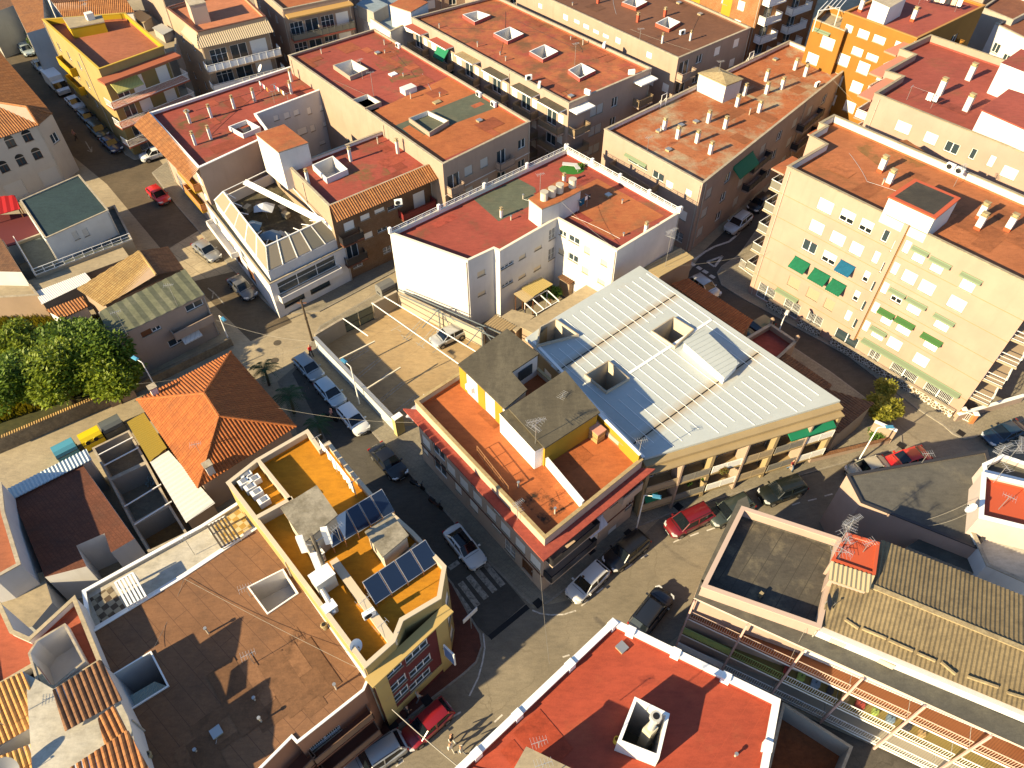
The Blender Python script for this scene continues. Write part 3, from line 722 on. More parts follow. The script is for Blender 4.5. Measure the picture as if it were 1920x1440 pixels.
def car_parts(r, kind, body, roofglass=False, rails=False, wheel=.32):
    L, W, Hh, hz, dz, ws, rf, rb, rg = KIND[kind]; h = L/2; w = W/2
    # lower body: stations x, half width, z of shoulder, z of crown
    ts = [-h, -h+.06, -h+.22, -h+.6, rg, rb+.2, 0, rf, ws, ws+.35, h-.55, h-.2, h-.06, h]
    ts = sorted(set(round(x, 3) for x in ts))
    def hw(x):
        if x > h-.75: k = (x-(h-.75))/.75; return w*(1-.34*k**3.2)
        if x < -h+.6: k = (-h+.6-x)/.6; return w*(1-.24*k**3)
        return w
    def sh(x): # shoulder height
        if x > ws: k = (x-ws)/(h-ws); return hz-.06 - .20*k**2 - (.18*max(0, (k-.86)/.14))
        if x < rg: k = (rg-x)/(h+rg); return dz - .04 - .12*k**2 - .2*max(0, (k-.8)/.2)
        return hz-.06+(dz-hz+.02)*(ws-x)/(ws-rg)
    def low(x): return .24 + (.14 if abs(x) > h-.1 else 0)
    rings = []
    for x in ts:
        a = hw(x); s = sh(x); lo = low(x); cr = s+.05
        rings.append([(x, -a*.86, lo), (x, -a*.97, lo+.12), (x, -a, (lo+s)*.55), (x, -a*.965, s), (x, -a*.80, cr), (x, 0, cr+.03), (x, a*.80, cr), (x, a*.965, s), (x, a, (lo+s)*.55), (x, a*.97, lo+.12), (x, a*.86, lo)])
    m = MB()
    for p, q in zip(rings, rings[1:]):
        for k in range(len(p)-1): m.face([p[k], p[k+1], q[k+1], q[k]], body)
        m.face([p[-1], p[0], q[0], q[-1]], TRIM)
    m.face(rings[0], body); m.face(rings[-1][::-1], body)
    # cabin roof and pillars (same painted shell)
    bw = w*.93; tw = w*.74; zb_f = sh(ws)+.06; zb_r = sh(rg)+.06
    base = [(ws, zb_f), (rf, Hh-.04), ((rf+rb)/2, Hh), (rb, Hh-.05), (rg, zb_r)]
    fw = [bw*.92, tw, tw*1.03, tw*.97, bw*.88]
    rt = [(rf+.03, -fw[1]), (rf-.02, fw[1])]
    rp = [(base[1][0], fw[1], base[1][1]), (base[2][0]+.5, fw[2], Hh-.008), (base[2][0], fw[2], Hh), (base[2][0]-.6, fw[2], Hh-.01), (base[3][0], fw[3], base[3][1])]
    for (x0, a0, z0), (x1, a1, z1) in zip(rp, rp[1:]):
        ys = (-1, -.8, 0, .8, 1); dzs = (-.05, -.005, .02, -.005, -.05)
        for k in range(4):
            mt = CARGL if (roofglass and k in (1, 2)) else body
            m.face([(x0, a0*ys[k], z0+dzs[k]), (x0, a0*ys[k+1], z0+dzs[k+1]), (x1, a1*ys[k+1], z1+dzs[k+1]), (x1, a1*ys[k], z1+dzs[k])], mt)
    for sd in (-1, 1):
        pts = [(ws, sd*fw[0], zb_f-.05), (rf, sd*fw[1], Hh-.085), (rb, sd*fw[3], Hh-.095), (rg, sd*fw[4], zb_r-.05)]
        m.bar(pts[0], pts[1], .07, body); m.bar(pts[1], pts[2], .06, body); m.bar(pts[2], pts[3], .12, body)
        mid = (-.35, sd*bw*.985, sh(-.35)), (-.42, sd*tw*1.03, Hh-.07); m.bar(*mid, .07, body)
        for x in (ws-.25, -.38, rb+.45): m.box((x, sd*w*.985, .62), (.012, 0, 0), (0, .02, 0), (0, 0, .25), TRIM)
        m.box(((h-h)/2, sd*w*.975, .3), (h-1.3, 0, 0), (0, .03, 0), (0, 0, .05), TRIM)
        if rails: m.bar((rf-.1, sd*tw*.9, Hh+.04), (rb+.1, sd*tw*.88, Hh+.03), .04, TRIM)
    m.box((ws+.16, 0, sh(ws+.16)+.078), (.014, 0, 0), (0, w*.72, 0), (0, 0, .006), TRIM); m.box((h+.0, 0, .40), (.02, 0, 0), (0, w*.5, 0), (0, 0, .05), TRIM)
    bo = m.build('body', r, smooth=False); bo.data.polygons.foreach_set('use_smooth', [True]*len(bo.data.polygons))
    bm = bmesh.new(); bm.from_mesh(bo.data); bmesh.ops.remove_doubles(bm, verts=bm.verts, dist=.001); bmesh.ops.recalc_face_normals(bm, faces=bm.faces); bm.to_mesh(bo.data); bm.free()
    bo.data.set_sharp_from_angle(angle=radians(38))
    g = MB(); g.face([(ws+.01, -fw[0], zb_f-.04), (ws+.01, fw[0], zb_f-.04), (rf+.02, fw[1]*.97, Hh-.055), (rf+.02, -fw[1]*.97, Hh-.055)], CARGL); g.build('windscreen', r)
    g = MB(); g.face([(rg-.01, fw[4], zb_r-.04), (rg-.01, -fw[4], zb_r-.04), (rb-.02, -fw[3]*.97, Hh-.075), (rb-.02, fw[3]*.97, Hh-.075)], CARGL); g.build('rear_window', r)
    for sd in (-1, 1):
        g = MB(); q = [(ws-.02, sd*fw[0]*1.0, sh(ws)), (-.35, sd*bw, sh(-.3)+.0), (rg+.02, sd*fw[4], sh(rg)), (rb, sd*fw[3], Hh-.1), ((rf+rb)/2, sd*fw[2], Hh-.07), (rf, sd*fw[1], Hh-.09)]
        g.face(q if sd > 0 else q[::-1], CARGL); g.build('side_window', r)
        mm = MB(); mm.box((ws-.22, sd*(w+.08), sh(ws)+.08), (.07, 0, 0), (0, .1, 0), (0, 0, .06), body); mm.build('mirror', r)
        lm = MB(); lm.box((h-.20, sd*w*.70, sh(h-.2)-.02), (.15, -.09*sd, 0), (.02, .17, 0), (0, 0, .07), LENS); lm.build('headlight', r)
        lm = MB(); lm.box((-h+.10, sd*w*.78, dz-.20), (.05, 0, 0), (0, .14, 0), (0, 0, .10), REDL); lm.build('tail_light', r)
    for x in (h-.85, -h+.82):
        for sd in (-1, 1):
            t = MB(); t.tube([(x, sd*(w-.2), wheel), (x, sd*(w+.005), wheel)], wheel, TYRE, 16); to = t.build('wheel', r)
            q = MB(); q.tube([(x, sd*(w+.004), wheel), (x, sd*(w+.014), wheel)], wheel*.64, RIM, 12)
            q.build('rim', to)
            a = MB(); a.tube([(x+(wheel+.05)*cos(k*pi/8), sd*(w-.005), wheel+(wheel+.05)*sin(k*pi/8)) for k in range(9)], .035, TRIM, 4); a.build('wheel_arch', r)
    b = MB(); b.abox(h-.03, -.45, .42, h+.012, .45, .56, TRIM); b.build('grille', r)
    b = MB(); b.abox(h+.005, -.26, .34, h+.02, .26, .45, PLATE); b.build('number_plate', r)
    b = MB(); b.abox(-h-.02, -.26, .62, -h-.002, .26, .73, PLATE); b.build('number_plate', r)
    if kind in ('sedan', 'old'): pass
def car(nose, tail, kind, body, label, group=None, z=.0, **k):
    "nose / tail: pixels of the middle of the front and the rear bumper on the road"
    a, b = P(*nose, z+.5), P(*tail, z+.5); c = (a+b)/2; rz = atan2(a.y-b.y, a.x-b.x)
    return _put(('car', kind, body.name, tuple(k.items())), lambda r: car_parts(r, kind, body, **k), 'parked_car', label, 'car', (c.x, c.y, z), rz, group)
# ------------------------------------------------------------------ people
def person(px, py, label, shirt, trousers, hair, rz=0, z=0, stride=.28, skin=(.42, .24, .15), skirt=False):
    g = P(px, py, z); r = thing('person', label, 'person', g, rz)
    me = bpy.data.meshes.new('body'); s = stride
    J = [(0, 0, .93), (0, 0, 1.15), (0, 0, 1.36), (.01, 0, 1.48), (.03, 0, 1.62), (.035, 0, 1.70),       # 0-5 pelvis..crown
         (0, .17, 1.40), (-s*.5, .21, 1.14), (-s*.2, .2, .92), (0, -.17, 1.40), (s*.5, -.21, 1.14), (s*.95, -.19, .95),   # arms 6-11
         (0, .09, .88), (s*.75, .1, .5), (s*.6, .1, .09), (s*.6+.17, .1, .04), (0, -.09, .88), (-s*.2, -.1, .5), (-s*1.1, -.1, .12), (-s*1.1+.15, -.1, .05),
         (-s*.05, .19, .84), (s*1.05, -.18, .87)]
    E = [(0, 1), (1, 2), (2, 3), (3, 4), (4, 5), (2, 6), (6, 7), (7, 8), (8, 20), (2, 9), (9, 10), (10, 11), (11, 21), (0, 12), (12, 13), (13, 14), (14, 15), (0, 16), (16, 17), (17, 18), (18, 19)]
    Rr = [.15, .13, .15, .055, .095, .07, .065, .048, .034, .065, .048, .034, .09, .06, .042, .035, .09, .06, .042, .035, .028, .028]
    me.from_pydata(J, E, []); o = bpy.data.objects.new('body', me); COL.objects.link(o)
    md = o.modifiers.new('s', 'SKIN'); me.skin_vertices  # layer is created with the modifier
    if not me.skin_vertices: bm = bmesh.new(); bm.from_mesh(me); bm.verts.layers.skin.verify(); bm.to_mesh(me); bm.free()
    for i, v in enumerate(me.skin_vertices[0].data): v.radius = (Rr[i], Rr[i]*(1.25 if i in (0, 1, 2) else 1)); v.use_root = i == 0
    o.modifiers.new('d', 'SUBSURF').levels = 2
    dg = bpy.context.evaluated_depsgraph_get(); m2 = bpy.data.meshes.new_from_object(o.evaluated_get(dg)); bpy.data.objects.remove(o)
    for mt in (plain('skin_%d' % int(skin[0]*100), skin, .6), shirt, trousers, BLACK): m2.materials.append(mt)
    for p in m2.polygons:
        c = p.center; arm = abs(c.y) > .15
        p.material_index = 0 if c.z > 1.46 or (arm and c.z < 1.2 and c.z > .7) else 1 if c.z > .95 else 2 if c.z > .1 else 3
        p.use_smooth = True
    o = bpy.data.objects.new('body', m2); COL.objects.link(o); o.parent = r
    m = MB()
    for sd, bx, bz in ((.19, -s*.05, .83), (-.18, s*1.05, .86)):      # five fingers a hand
        for k in range(4): m.tube([(bx+.03-.02*k, sd, bz), (bx+.035-.02*k, sd, bz-.05), (bx+.045-.02*k, sd-.01*(1 if sd > 0 else -1), bz-.085+.006*abs(k-1))], [.009, .008, .006], m2.materials[0], 5)
        m.tube([(bx+.03, sd, bz+.02), (bx+.06, sd, bz-.02), (bx+.065, sd, bz-.045)], [.01, .009, .007], m2.materials[0], 5)
    m.build('fingers', r, loc=None)
    h = MB(); hc = (.01, 0, 1.665)
    for i in range(5):
        for k in range(10):
            f = lambda a, b: (hc[0]+.115*cos(b)*cos(a)-.012, hc[1]+.10*sin(b)*cos(a), hc[2]+.105*sin(a))
            a0, a1 = -.35+i*.39, -.35+(i+1)*.39; b0, b1 = 2*pi*k/10, 2*pi*(k+1)/10
            if cos((b0+b1)/2) > .55 and a1 < .6: continue
            h.face([f(a0, b0), f(a0, b1), f(a1, b1), f(a1, b0)], hair)
    h.build('hair', r, smooth=True)
    fc = MB()
    for sd in (-.033, .033): fc.box((.122, sd, 1.635), (.006, 0, 0), (0, .012, 0), (0, 0, .007), BLACK)
    fc.box((.13, 0, 1.605), (.018, 0, .005), (0, .012, 0), (0, 0, .02), m2.materials[0]); fc.box((.115, 0, 1.565), (.006, 0, 0), (0, .022, 0), (0, 0, .006), MAROON)
    fc.build('face', r)
    if skirt:
        k = MB(); n = 14
        for i in range(n):
            a, b = 2*pi*i/n, 2*pi*(i+1)/n; k.face([(.17*cos(a), .2*sin(a), 1.0), (.17*cos(b), .2*sin(b), 1.0), (.27*cos(b), .27*sin(b), .5), (.27*cos(a), .27*sin(a), .5)][::-1], trousers)
        k.build('skirt', r)
    return r
# ------------------------------------------------------------------ plants
def leafm(name, c, c2):
    if name in MATS: return MATS[name]
    m, nt, b = _base(name, .55); n = _noise(nt, 1.1, 3, .6, _mapped(nt, (1, 1, 1))); oi = nt.nodes.new('ShaderNodeNewGeometry')
    x = _mix(nt, _ramp(nt, n.outputs[0], .35, .65), c, c2); nt.links.new(_mix(nt, oi.outputs['Random Per Island'], x, tuple(v*1.5 for v in c2)), b.inputs['Base Color'])
    b.inputs['Subsurface Weight'].default_value = 0
    t = nt.nodes.new('ShaderNodeBsdfTranslucent'); t.inputs[0].default_value = C4((c2[0]*2.2, c2[1]*2.0, c2[2]))
    ms = nt.nodes.new('ShaderNodeMixShader'); ms.inputs[0].default_value = .18; out = nt.nodes['Material Output']
    nt.links.new(b.outputs[0], ms.inputs[1]); nt.links.new(t.outputs[0], ms.inputs[2]); nt.links.new(ms.outputs[0], out.inputs[0])
    MATS[name] = m; return m
def leaf(m, p, d, up, L, W, mat):
    s = d.cross(up)
    if s.length < .01: s = d.cross(Vector((1, 0, .1)))
    s = s.normalized()*W/2
    m.face([p, p+d*L*.5+s, p+d*L, p+d*L*.5-s], mat)
def crown(m, blobs, n, size, mat, rnd, shell=.55):
    tot = sum(b[3]**2 for b in blobs)
    for (x, y, z, r) in blobs:
        for _ in range(int(n*r*r/tot)):
            while True:
                v = Vector((rnd.uniform(-1, 1), rnd.uniform(-1, 1), rnd.uniform(-1, 1)))
                if shell < v.length < 1: break
            c = Vector((x, y, z)) + Vector((v.x*r, v.y*r, v.z*r*.85))
            for k in range(3):
                d = (v.normalized()*.5 + Vector((rnd.uniform(-1, 1), rnd.uniform(-1, 1), rnd.uniform(-.7, .6)))).normalized()
                leaf(m, c + Vector((rnd.uniform(-1, 1), rnd.uniform(-1, 1), rnd.uniform(-1, 1)))*size*.5, d, Vector((rnd.uniform(-.4, .4), rnd.uniform(-.4, .4), 1)), size*rnd.uniform(.7, 1.3), size*.55, mat)
def tree(px, py, zt, label, rad, h, n=2600, size=.32, mat=None, seed=1, loc=None, name='leafy_tree'):
    rnd = random.Random(seed); g = loc or P(px, py, zt); g = Vector((g.x, g.y, 0)); r = thing(name, label, 'tree', g)
    mat = mat or leafm('leaves', (.03, .075, .012), (.055, .11, .015)); bark = surf('bark', (.12, .085, .05), (.08, .055, .035), None, sc=4)
    t = MB(); top = h - rad*.8; t.tube([(0, 0, 0), (.05, .03, top*.5), (.0, .1, top)], [.2, .16, .12], bark, 7)
    blobs = []; k = 9
    for i in range(k):
        a = i*2.4+rnd.uniform(-.3, .3); rr = rad*rnd.uniform(.35, .75); z = top + rad*rnd.uniform(-.25, .55)
        c = (rr*cos(a), rr*sin(a), z); blobs.append((*c, rad*rnd.uniform(.36, .55)))
        t.tube([(0, .08, top-.2), (c[0]*.5, c[1]*.5, (top+z)/2+.1), c], [.09, .06, .025], bark, 5)
    blobs.append((0, 0, top+rad*.45, rad*.55))
    o = MB(); crown(o, blobs, n, size, mat, rnd)
    t.build('trunk', r, loc=None, ) if False else None
    for mb, nm in ((t, 'trunk'), (o, 'crown')):
        mb.v = [(v[0]+g.x, v[1]+g.y, v[2]) for v in mb.v]; mb.build(nm, r)
    return r
def shrub(px, py, z, label, rad, h, n=260, size=.2, mat=None, seed=3, cat='shrub', name='shrub'):
    rnd = random.Random(seed); g = P(px, py, z); r = thing(name, label, cat, g)
    mat = mat or leafm('leaves', (.03, .075, .012), (.055, .11, .015)); m = MB(); t = MB()
    bl = [(rad*.45*cos(a*2.1), rad*.45*sin(a*2.1), h*.62+rnd.uniform(-.2, .2)*h, max(rad*.6, .12)) for a in range(4)]
    crown(m, [(g.x+b[0], g.y+b[1], g.z+b[2], b[3]) for b in bl], n, size, mat, rnd, .3)
    for b in bl: t.tube([g, g+Vector(b[:3])*.8], .02, WOOD, 4)
    m.build('foliage', r); t.build('stem', r); return r
def palm(px, py, label, h=3.0, fr=14, L=1.9, seed=1, z=0, name='palm'):
    rnd = random.Random(seed); g = P(px, py, z); r = thing(name, label, 'palm', g)
    lm = leafm('palm_leaves', (.012, .035, .012), (.02, .05, .016)); t = MB(); t.tube([g, g+Vector((.05, .05, h*.5)), g+Vector((0, .1, h))], [.16, .13, .11], surf('bark', (.12, .085, .05)), 8); t.build('trunk', r)
    m = MB(); top = g+Vector((0, .1, h))
    for i in range(fr):
        a = 2*pi*i/fr+rnd.uniform(-.2, .2); el = rnd.uniform(.2, 1.0); d = Vector((cos(a), sin(a), 0)); s = Vector((-sin(a), cos(a), 0)); prev = None
        for k in range(9):
            t_ = k/8; p = top + d*(L*t_*cos(el*.6)) + Vector((0, 0, L*(sin(el)*t_ - 1.0*t_*t_)))
            if prev is not None:
                wd = L*.20*sin(pi*min(1, t_*.9+.1))+.03
                for sg in (-1, 1):
                    for j in range(2):
                        b = prev.lerp(p, j*.5); e = b + s*sg*wd + d*wd*.5 - Vector((0, 0, wd*.35)); m.face([b, b+d*.09, e], lm)
            prev = p
    m.build('fronds', r); return r
# ------------------------------------------------------------------ ground, streets, markings
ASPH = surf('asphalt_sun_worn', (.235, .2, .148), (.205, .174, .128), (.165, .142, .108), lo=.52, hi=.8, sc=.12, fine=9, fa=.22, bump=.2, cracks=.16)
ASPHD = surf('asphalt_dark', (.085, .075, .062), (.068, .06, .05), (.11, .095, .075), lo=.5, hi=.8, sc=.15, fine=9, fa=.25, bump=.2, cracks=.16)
ASPHB = surf('asphalt_brown', (.125, .095, .062), (.10, .078, .052), (.155, .12, .08), lo=.5, hi=.8, sc=.2, fine=9, fa=.22, bump=.2, cracks=.35)
DUSTY = surf('dusty_concrete', (.37, .305, .205), (.33, .27, .18), (.27, .22, .15), lo=.5, hi=.75, sc=.2, fine=7, fa=.2, cracks=.25)
PAVE = surf('pavement_tiles', (.27, .235, .175), (.24, .21, .155), (.18, .155, .12), sc=.4, fine=7, fa=.2, seams=(.4, .4, .012, .7))
PAVEM = surf('maroon_pavers', (.16, .055, .035), (.12, .042, .028), (.08, .04, .03), sc=.6, fine=7, fa=.2, seams=(.2, .1, .01, .7))
KERB = surf('kerb_stone', (.30, .27, .22), (.25, .22, .18), None, sc=1.5)
LOT = surf('lot_concrete', (.40, .285, .15), (.36, .25, .13), (.30, .215, .12), lo=.5, hi=.7, sc=.25, fine=8, fa=.15, seams=(5.2, 5.2, .012, .71))
MARK = surf('road_paint', (.66, .60, .54), (.5, .48, .43), (.30, .27, .22), lo=.52, hi=.66, sc=2.5, fine=12, fa=.25)
MARKW = surf('worn_road_paint', (.42, .39, .33), (.34, .31, .26), (.16, .14, .115), lo=.48, hi=.62, sc=2.5, fine=12, fa=.3)
def ground_sheet(name, pts, z, mat, kind='structure'):
    m = MB(); m.flat([P(*p, 0) if not isinstance(p, Vector) else p for p in pts], z, mat); return tag(m.build(name), kind=kind)
m = MB(); m.flat([Vector((-320, -80, 0)), Vector((320, -80, 0)), Vector((320, 420, 0)), Vector((-320, 420, 0))], 0, DUSTY); tag(m.build('ground'), kind='structure')
ground_sheet('road', [(-40, 60), (30, -40), (120, 60), (290, 290), (400, 420), (535, 590), (548, 604), (470, 640), (330, 500), (200, 345), (-60, 130)], .004, ASPHB)
ground_sheet('road', [(520, 715), (580, 665), (700, 800), (860, 985), (1000, 1140), (1090, 1120), (1250, 960), (1520, 880), (1700, 840), (1960, 770), (2050, 830), (1760, 960), (1500, 1010), (1350, 1120), (1000, 1440), (700, 1640), (300, 1640), (760, 1360), (880, 1240), (820, 1090), (560, 820)], .008, ASPH)
ground_sheet('road', [(548, 700), (580, 662), (700, 800), (860, 985), (985, 1132), (915, 1194), (880, 1160), (820, 1080), (640, 880)], .016, surf('asphalt_street_shaded', (.09, .08, .066), (.076, .068, .056), (.11, .095, .078), lo=.55, hi=.8, sc=.2, fine=9, fa=.22, bump=.2, cracks=.2))  # same asphalt made darker: the shade of this street is put into its colour
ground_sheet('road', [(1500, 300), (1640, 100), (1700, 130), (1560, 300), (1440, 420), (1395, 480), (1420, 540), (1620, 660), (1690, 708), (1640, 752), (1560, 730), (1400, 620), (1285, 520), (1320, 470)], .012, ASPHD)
ground_sheet('road', [(1690, 706), (1810, 800), (1790, 850), (1690, 860), (1600, 770), (1638, 750)], .014, ASPH)
def pavement(name, pts, mat, z=.12):
    p = [P(*q, 0) for q in pts]; m = MB(); m.prism(p, 0, z-.006, KERB, KERB); o = tag(m.build(name), kind='structure')
    m = MB(); m.flat(inset(p, .16), z, mat); tag(m.build(name), kind='structure')
pavement('pavement', [(575, 655), (603, 700), (640, 735), (690, 803), (760, 882), (836, 963), (907, 1047), (945, 1085), (980, 1122), (996, 1134), (1010, 1137), (1026, 1133), (1067, 1102), (1177, 997), (1255, 966), (1335, 940), (1440, 910), (1517, 888), (1590, 868), (1660, 850), (1680, 844), (1691, 832), (1690, 818), (1660, 775), (1560, 700), (1440, 620), (1280, 520), (1240, 490), (1000, 400), (745, 530), (600, 612)], PAVE)
pavement('pavement', [(1440, 400), (1385, 478), (1352, 500), (1344, 512), (1352, 535), (1395, 562), (1440, 586), (1590, 668), (1717, 766), (1767, 798), (1786, 815), (1806, 824), (1825, 822), (1850, 812), (1960, 775), (2100, 700), (1900, 560), (1600, 420)], PAVE)
pavement('pavement', [(600, 850), (700, 940), (800, 1035), (850, 1095), (885, 1160), (902, 1188), (906, 1212), (895, 1243), (870, 1266), (817, 1307), (755, 1358), (560, 1500), (400, 1480), (560, 1100)], PAVEM)
pavement('pavement', [(100, 90), (180, 220), (235, 290), (252, 300), (268, 298), (300, 290), (330, 250), (200, 60)], PAVE)
pavement('pavement', [(285, 325), (330, 385), (430, 500), (520, 590), (600, 585), (760, 500), (760, 430), (400, 240)], PAVE)
ground_sheet('parking_lot', [(592, 640), (744, 556), (905, 640), (880, 700), (790, 800), (742, 800)], .126, LOT)
def stroke(m, a, b, wpx, mat, z):
    a, b = P(*a, z), P(*b, z); t = (b-a).normalized(); s = Vector((-t.y, t.x, 0))*wpx/2
    m.face([a-s, b-s, b+s, a+s], mat)
def strokes(name, segs, w, mat, z=.02):
    m = MB()
    for s in segs:
        for p, q in zip(s, s[1:]): stroke(m, p, q, w, mat, z)
    return tag(m.build(name), kind='structure')
strokes('road_marking', [((850, 1105), (880, 1147)), ((863, 1092), (896, 1136)), ((878, 1080), (912, 1122)), ((893, 1068), (928, 1109)), ((910, 1057), (943, 1098))], .52, MARKW)
strokes('road_marking', [((860, 1053), (842, 1066))], .45, MARKW)
strokes('drain_grate', [((990, 1137), (918, 1196))], .45, BLACK)
strokes('road_marking', [((1172, 1067), (1186, 1057)), ((1201, 1047), (1215, 1039)), ((1262, 1017), (1277, 1010)), ((1294, 1005), (1310, 999)), ((1325, 995), (1342, 989)), ((1090, 1136), (1103, 1125)), ((1118, 1112), (1131, 1102)), ((1485, 947), (1500, 942)), ((1515, 939), (1531, 935)), ((1546, 930), (1561, 926)), ((844, 1347), (864, 1335)), ((812, 1379), (829, 1365)), ((742, 1437), (757, 1426)), ((927, 1354), (942, 1340)), ((1055, 1232), (1068, 1228)), ((998, 1144), (1012, 1150), (1033, 1153), (1057, 1152), (1080, 1145)), ((906, 1188), (909, 1215), (905, 1240), (897, 1270), (880, 1305))], .12, MARK)
strokes('road_marking', [((1355, 480), (1326, 491), (1340, 500), (1355, 480)), ((1302, 487), (1322, 472), (1340, 462), (1367, 453), (1382, 440), (1397, 420))], .28, MARK)
strokes('road_marking', [((1295, 493), (1303, 498)), ((1307, 500), (1315, 505)), ((1318, 507), (1327, 512)), ((1331, 516), (1340, 521))], .5, MARK)
strokes('road_marking', [((733, 620), (752, 610)), ((755, 637), (794, 595)), ((761, 638), (798, 599)), ((783, 648), (822, 604)), ((790, 650), (828, 606)), ((640, 682), (690, 652)), ((645, 684), (692, 656)), ((667, 706), (711, 671)), ((672, 709), (716, 673)), ((711, 750), (756, 715)), ((716, 753), (760, 717)), ((738, 773), (780, 740)), ((743, 776), (785, 742)), ((690, 730), (735, 692)), ((811, 661), (845, 640)), ((745, 617), (752, 622)), ((752, 628), (768, 640)), ((780, 642), (796, 653))], .09, MARKW, .135)
strokes('road_marking', [((160, 265), (172, 285)), ((164, 282), (172, 285), (172, 275)), ((398, 545), (420, 570)), ((390, 540), (400, 548), (398, 560))], .14, MARKW)
# pale concrete crossing slabs at the side street
ground_sheet('concrete_apron', [(313, 468), (385, 425), (425, 470), (475, 500), (365, 527)], .014, surf('apron_concrete', (.40, .33, .22), (.36, .29, .19), (.3, .24, .16), sc=.4, seams=(2.6, 1.6, .05, .72)))
for q in ((610, 645), (520, 643), (628, 560), (515, 676)):
    m = MB(); c = P(*q, 0); m.tube([(c.x, c.y, .004), (c.x, c.y, .022)], .42, surf('iron_cover', (.11, .09, .065), (.08, .065, .05), None, sc=3), 18); tag(m.build('manhole_cover'), kind='structure')
for q in ((1107, 1032), (1179, 1000), (1009, 1131), (1272, 950), (1690, 835), (1802, 812), (800, 1313), (736, 1359)):
    m = MB(); c = P(*q, .12); m.box((c.x, c.y, .125), GB*.35, GA*.35, (0, 0, .006), BLACK); tag(m.build('drain_grate'), kind='structure')
# ------------------------------------------------------------------ walled parking lot
LOTW = plaster('lot_wall_tan', (.33, .28, .2)); BLUEW = plaster('pale_blue_wall', (.40, .44, .46), .4)
def wall_thing(name, label, a, b, z, h, th, mat, z0=0, cat='wall', cap=None, inner=None, tiles=None):
    A, B = P(*a, z), P(*b, z); A.z = B.z = 0; t = (B-A).normalized(); s = Vector((-t.y, t.x, 0)); r = thing(name, label, cat, (A.x, A.y, z0)); m = MB()
    c = (A+B)/2; m.box((c.x, c.y, z0+h/2), (B-A)/2, s*th/2, (0, 0, h/2), mat); m.build('wall', r)
    if tiles:
        k = MB(); L = (B-A).length
        ribbed(k, [A+s*(th/2+.12)+Vector((0, 0, z0+h)), B+s*(th/2+.12)+Vector((0, 0, z0+h)), B-s*(th/2+.12)+Vector((0, 0, z0+h+.12)), A-s*(th/2+.12)+Vector((0, 0, z0+h+.12))], 0, .22, .06, tiles, under=cap or CONC); k.build('coping', r)
    elif cap:
        k = MB(); k.box((c.x, c.y, z0+h+.03), (B-A)/2, s*(th/2+.05), (0, 0, .035), cap); k.build('coping', r)
    return r
wall_thing('boundary_wall', 'pale blue painted wall with ridged coping between pavement and parking lot', (590, 632), (741, 788), 2.1, 2.1, .2, BLUEW, tiles=plain('zinc_tile', (.5, .5, .48), .5))
wall_thing('boundary_wall', 'short grey rendered wall left of the parking lot gate', (590, 628), (643, 597), 2.3, 2.3, .2, LOTW, cap=CONC)
wall_thing('boundary_wall', 'tan rendered wall between parking lot gate and white building', (698, 570), (744, 546), 2.4, 2.4, .2, LOTW, cap=CONC)
wall_thing('boundary_wall', 'long cream wall of the parking lot along the white building', (747, 548), (908, 624), 2.3, 2.3, .2, plaster('lot_wall_cream', (.38, .33, .25)), cap=CONC)
wall_thing('boundary_wall', 'square yellow and white pillar wall ending the parking lot', (737, 786), (752, 776), 2.6, 2.6, .5, plaster('pillar_yellow', (.40, .34, .15)), cap=WHITE)
g = thing('gate', 'grey green corrugated steel double gate of the parking lot', 'gate', P(670, 600, 0)); GTM = plain('gate_green', (.13, .145, .10), .5)
for a, b in (((644, 597), (670, 585)), ((671, 584.5), (697, 572))):
    A, B = P(*a, 2.2), P(*b, 2.2); A.z = B.z = 0; t = (B-A).normalized(); s = Vector((-t.y, t.x, 0)); m = MB(); c = (A+B)/2
    m.box((c.x, c.y, 1.15), (B-A)/2, s*.02, (0, 0, 1.0), GTM); L = (B-A).length
    for k in range(int(L/.18)): q = A+t*(.09+k*.18); m.box((q.x, q.y, 1.15), t*.03, s*.045, (0, 0, 1.0), GTM)
    for z in (.2, 1.15, 2.1): m.box((c.x, c.y, z), (B-A)/2, s*.06, (0, 0, .04), DKMET)
    m.build('gate_leaf', g)
fr = thing('canopy', 'bare white and grey steel canopy frame standing over the parking lot', 'canopy frame', P(800, 640, 0)); m = MB(); BGR = plain('blue_grey_steel', (.16, .19, .21), .5, .3)
hz = 2.7
for a, b in (((720, 556), (900, 664)), ((697, 568), (885, 700)), ((643, 597), (690, 630))): m.bar(P(*a, hz), P(*b, hz), .08, WHITE)
m.build('rafter', fr); m = MB()
for a, b in (((746, 542), (960, 634)), ((749, 552), (955, 646))): m.bar(P(*a, hz+.1), P(*b, hz+.1), .09, BGR)
for q in ((822, 580), (903, 614)):
    t = P(*q, hz+.5); m.bar((t.x, t.y, .12), t, .11, BGR)
    for o in (GB*-2.6-GA*.5, GA*-1.6, GA*1.2): m.bar(t, t+o+Vector((0, 0, -.8)), .07, BGR)
m.build('truss', fr); m = MB()
for a, b in (((637, 673), (703, 640)), ((688, 729), (751, 689))): m.bar(P(*a, 2.1), P(*b, 2.1), .14, plain('cream_steel', (.62, .56, .42), .5))
m.build('beam', fr)
tarp = MB(); q = [P(775, 790, 3.2), P(798, 768, 3.4), P(795, 740, 3.0), P(760, 780, 2.5)]; N = 8
for i in range(N):
    for j in range(N):
        def tp(a, b):
            u, v = a/N, b/N; p = (q[0]*(1-u)+q[1]*u)*(1-v)+(q[3]*(1-u)+q[2]*u)*v; p = p.copy(); p.z += .14*sin(9*u+5*v)-.5*sin(pi*u)*sin(pi*v); return p
        tarp.face([tp(i, j), tp(i+1, j), tp(i+1, j+1), tp(i, j+1)], plain('silver_tarp', (.5, .5, .52), .4))
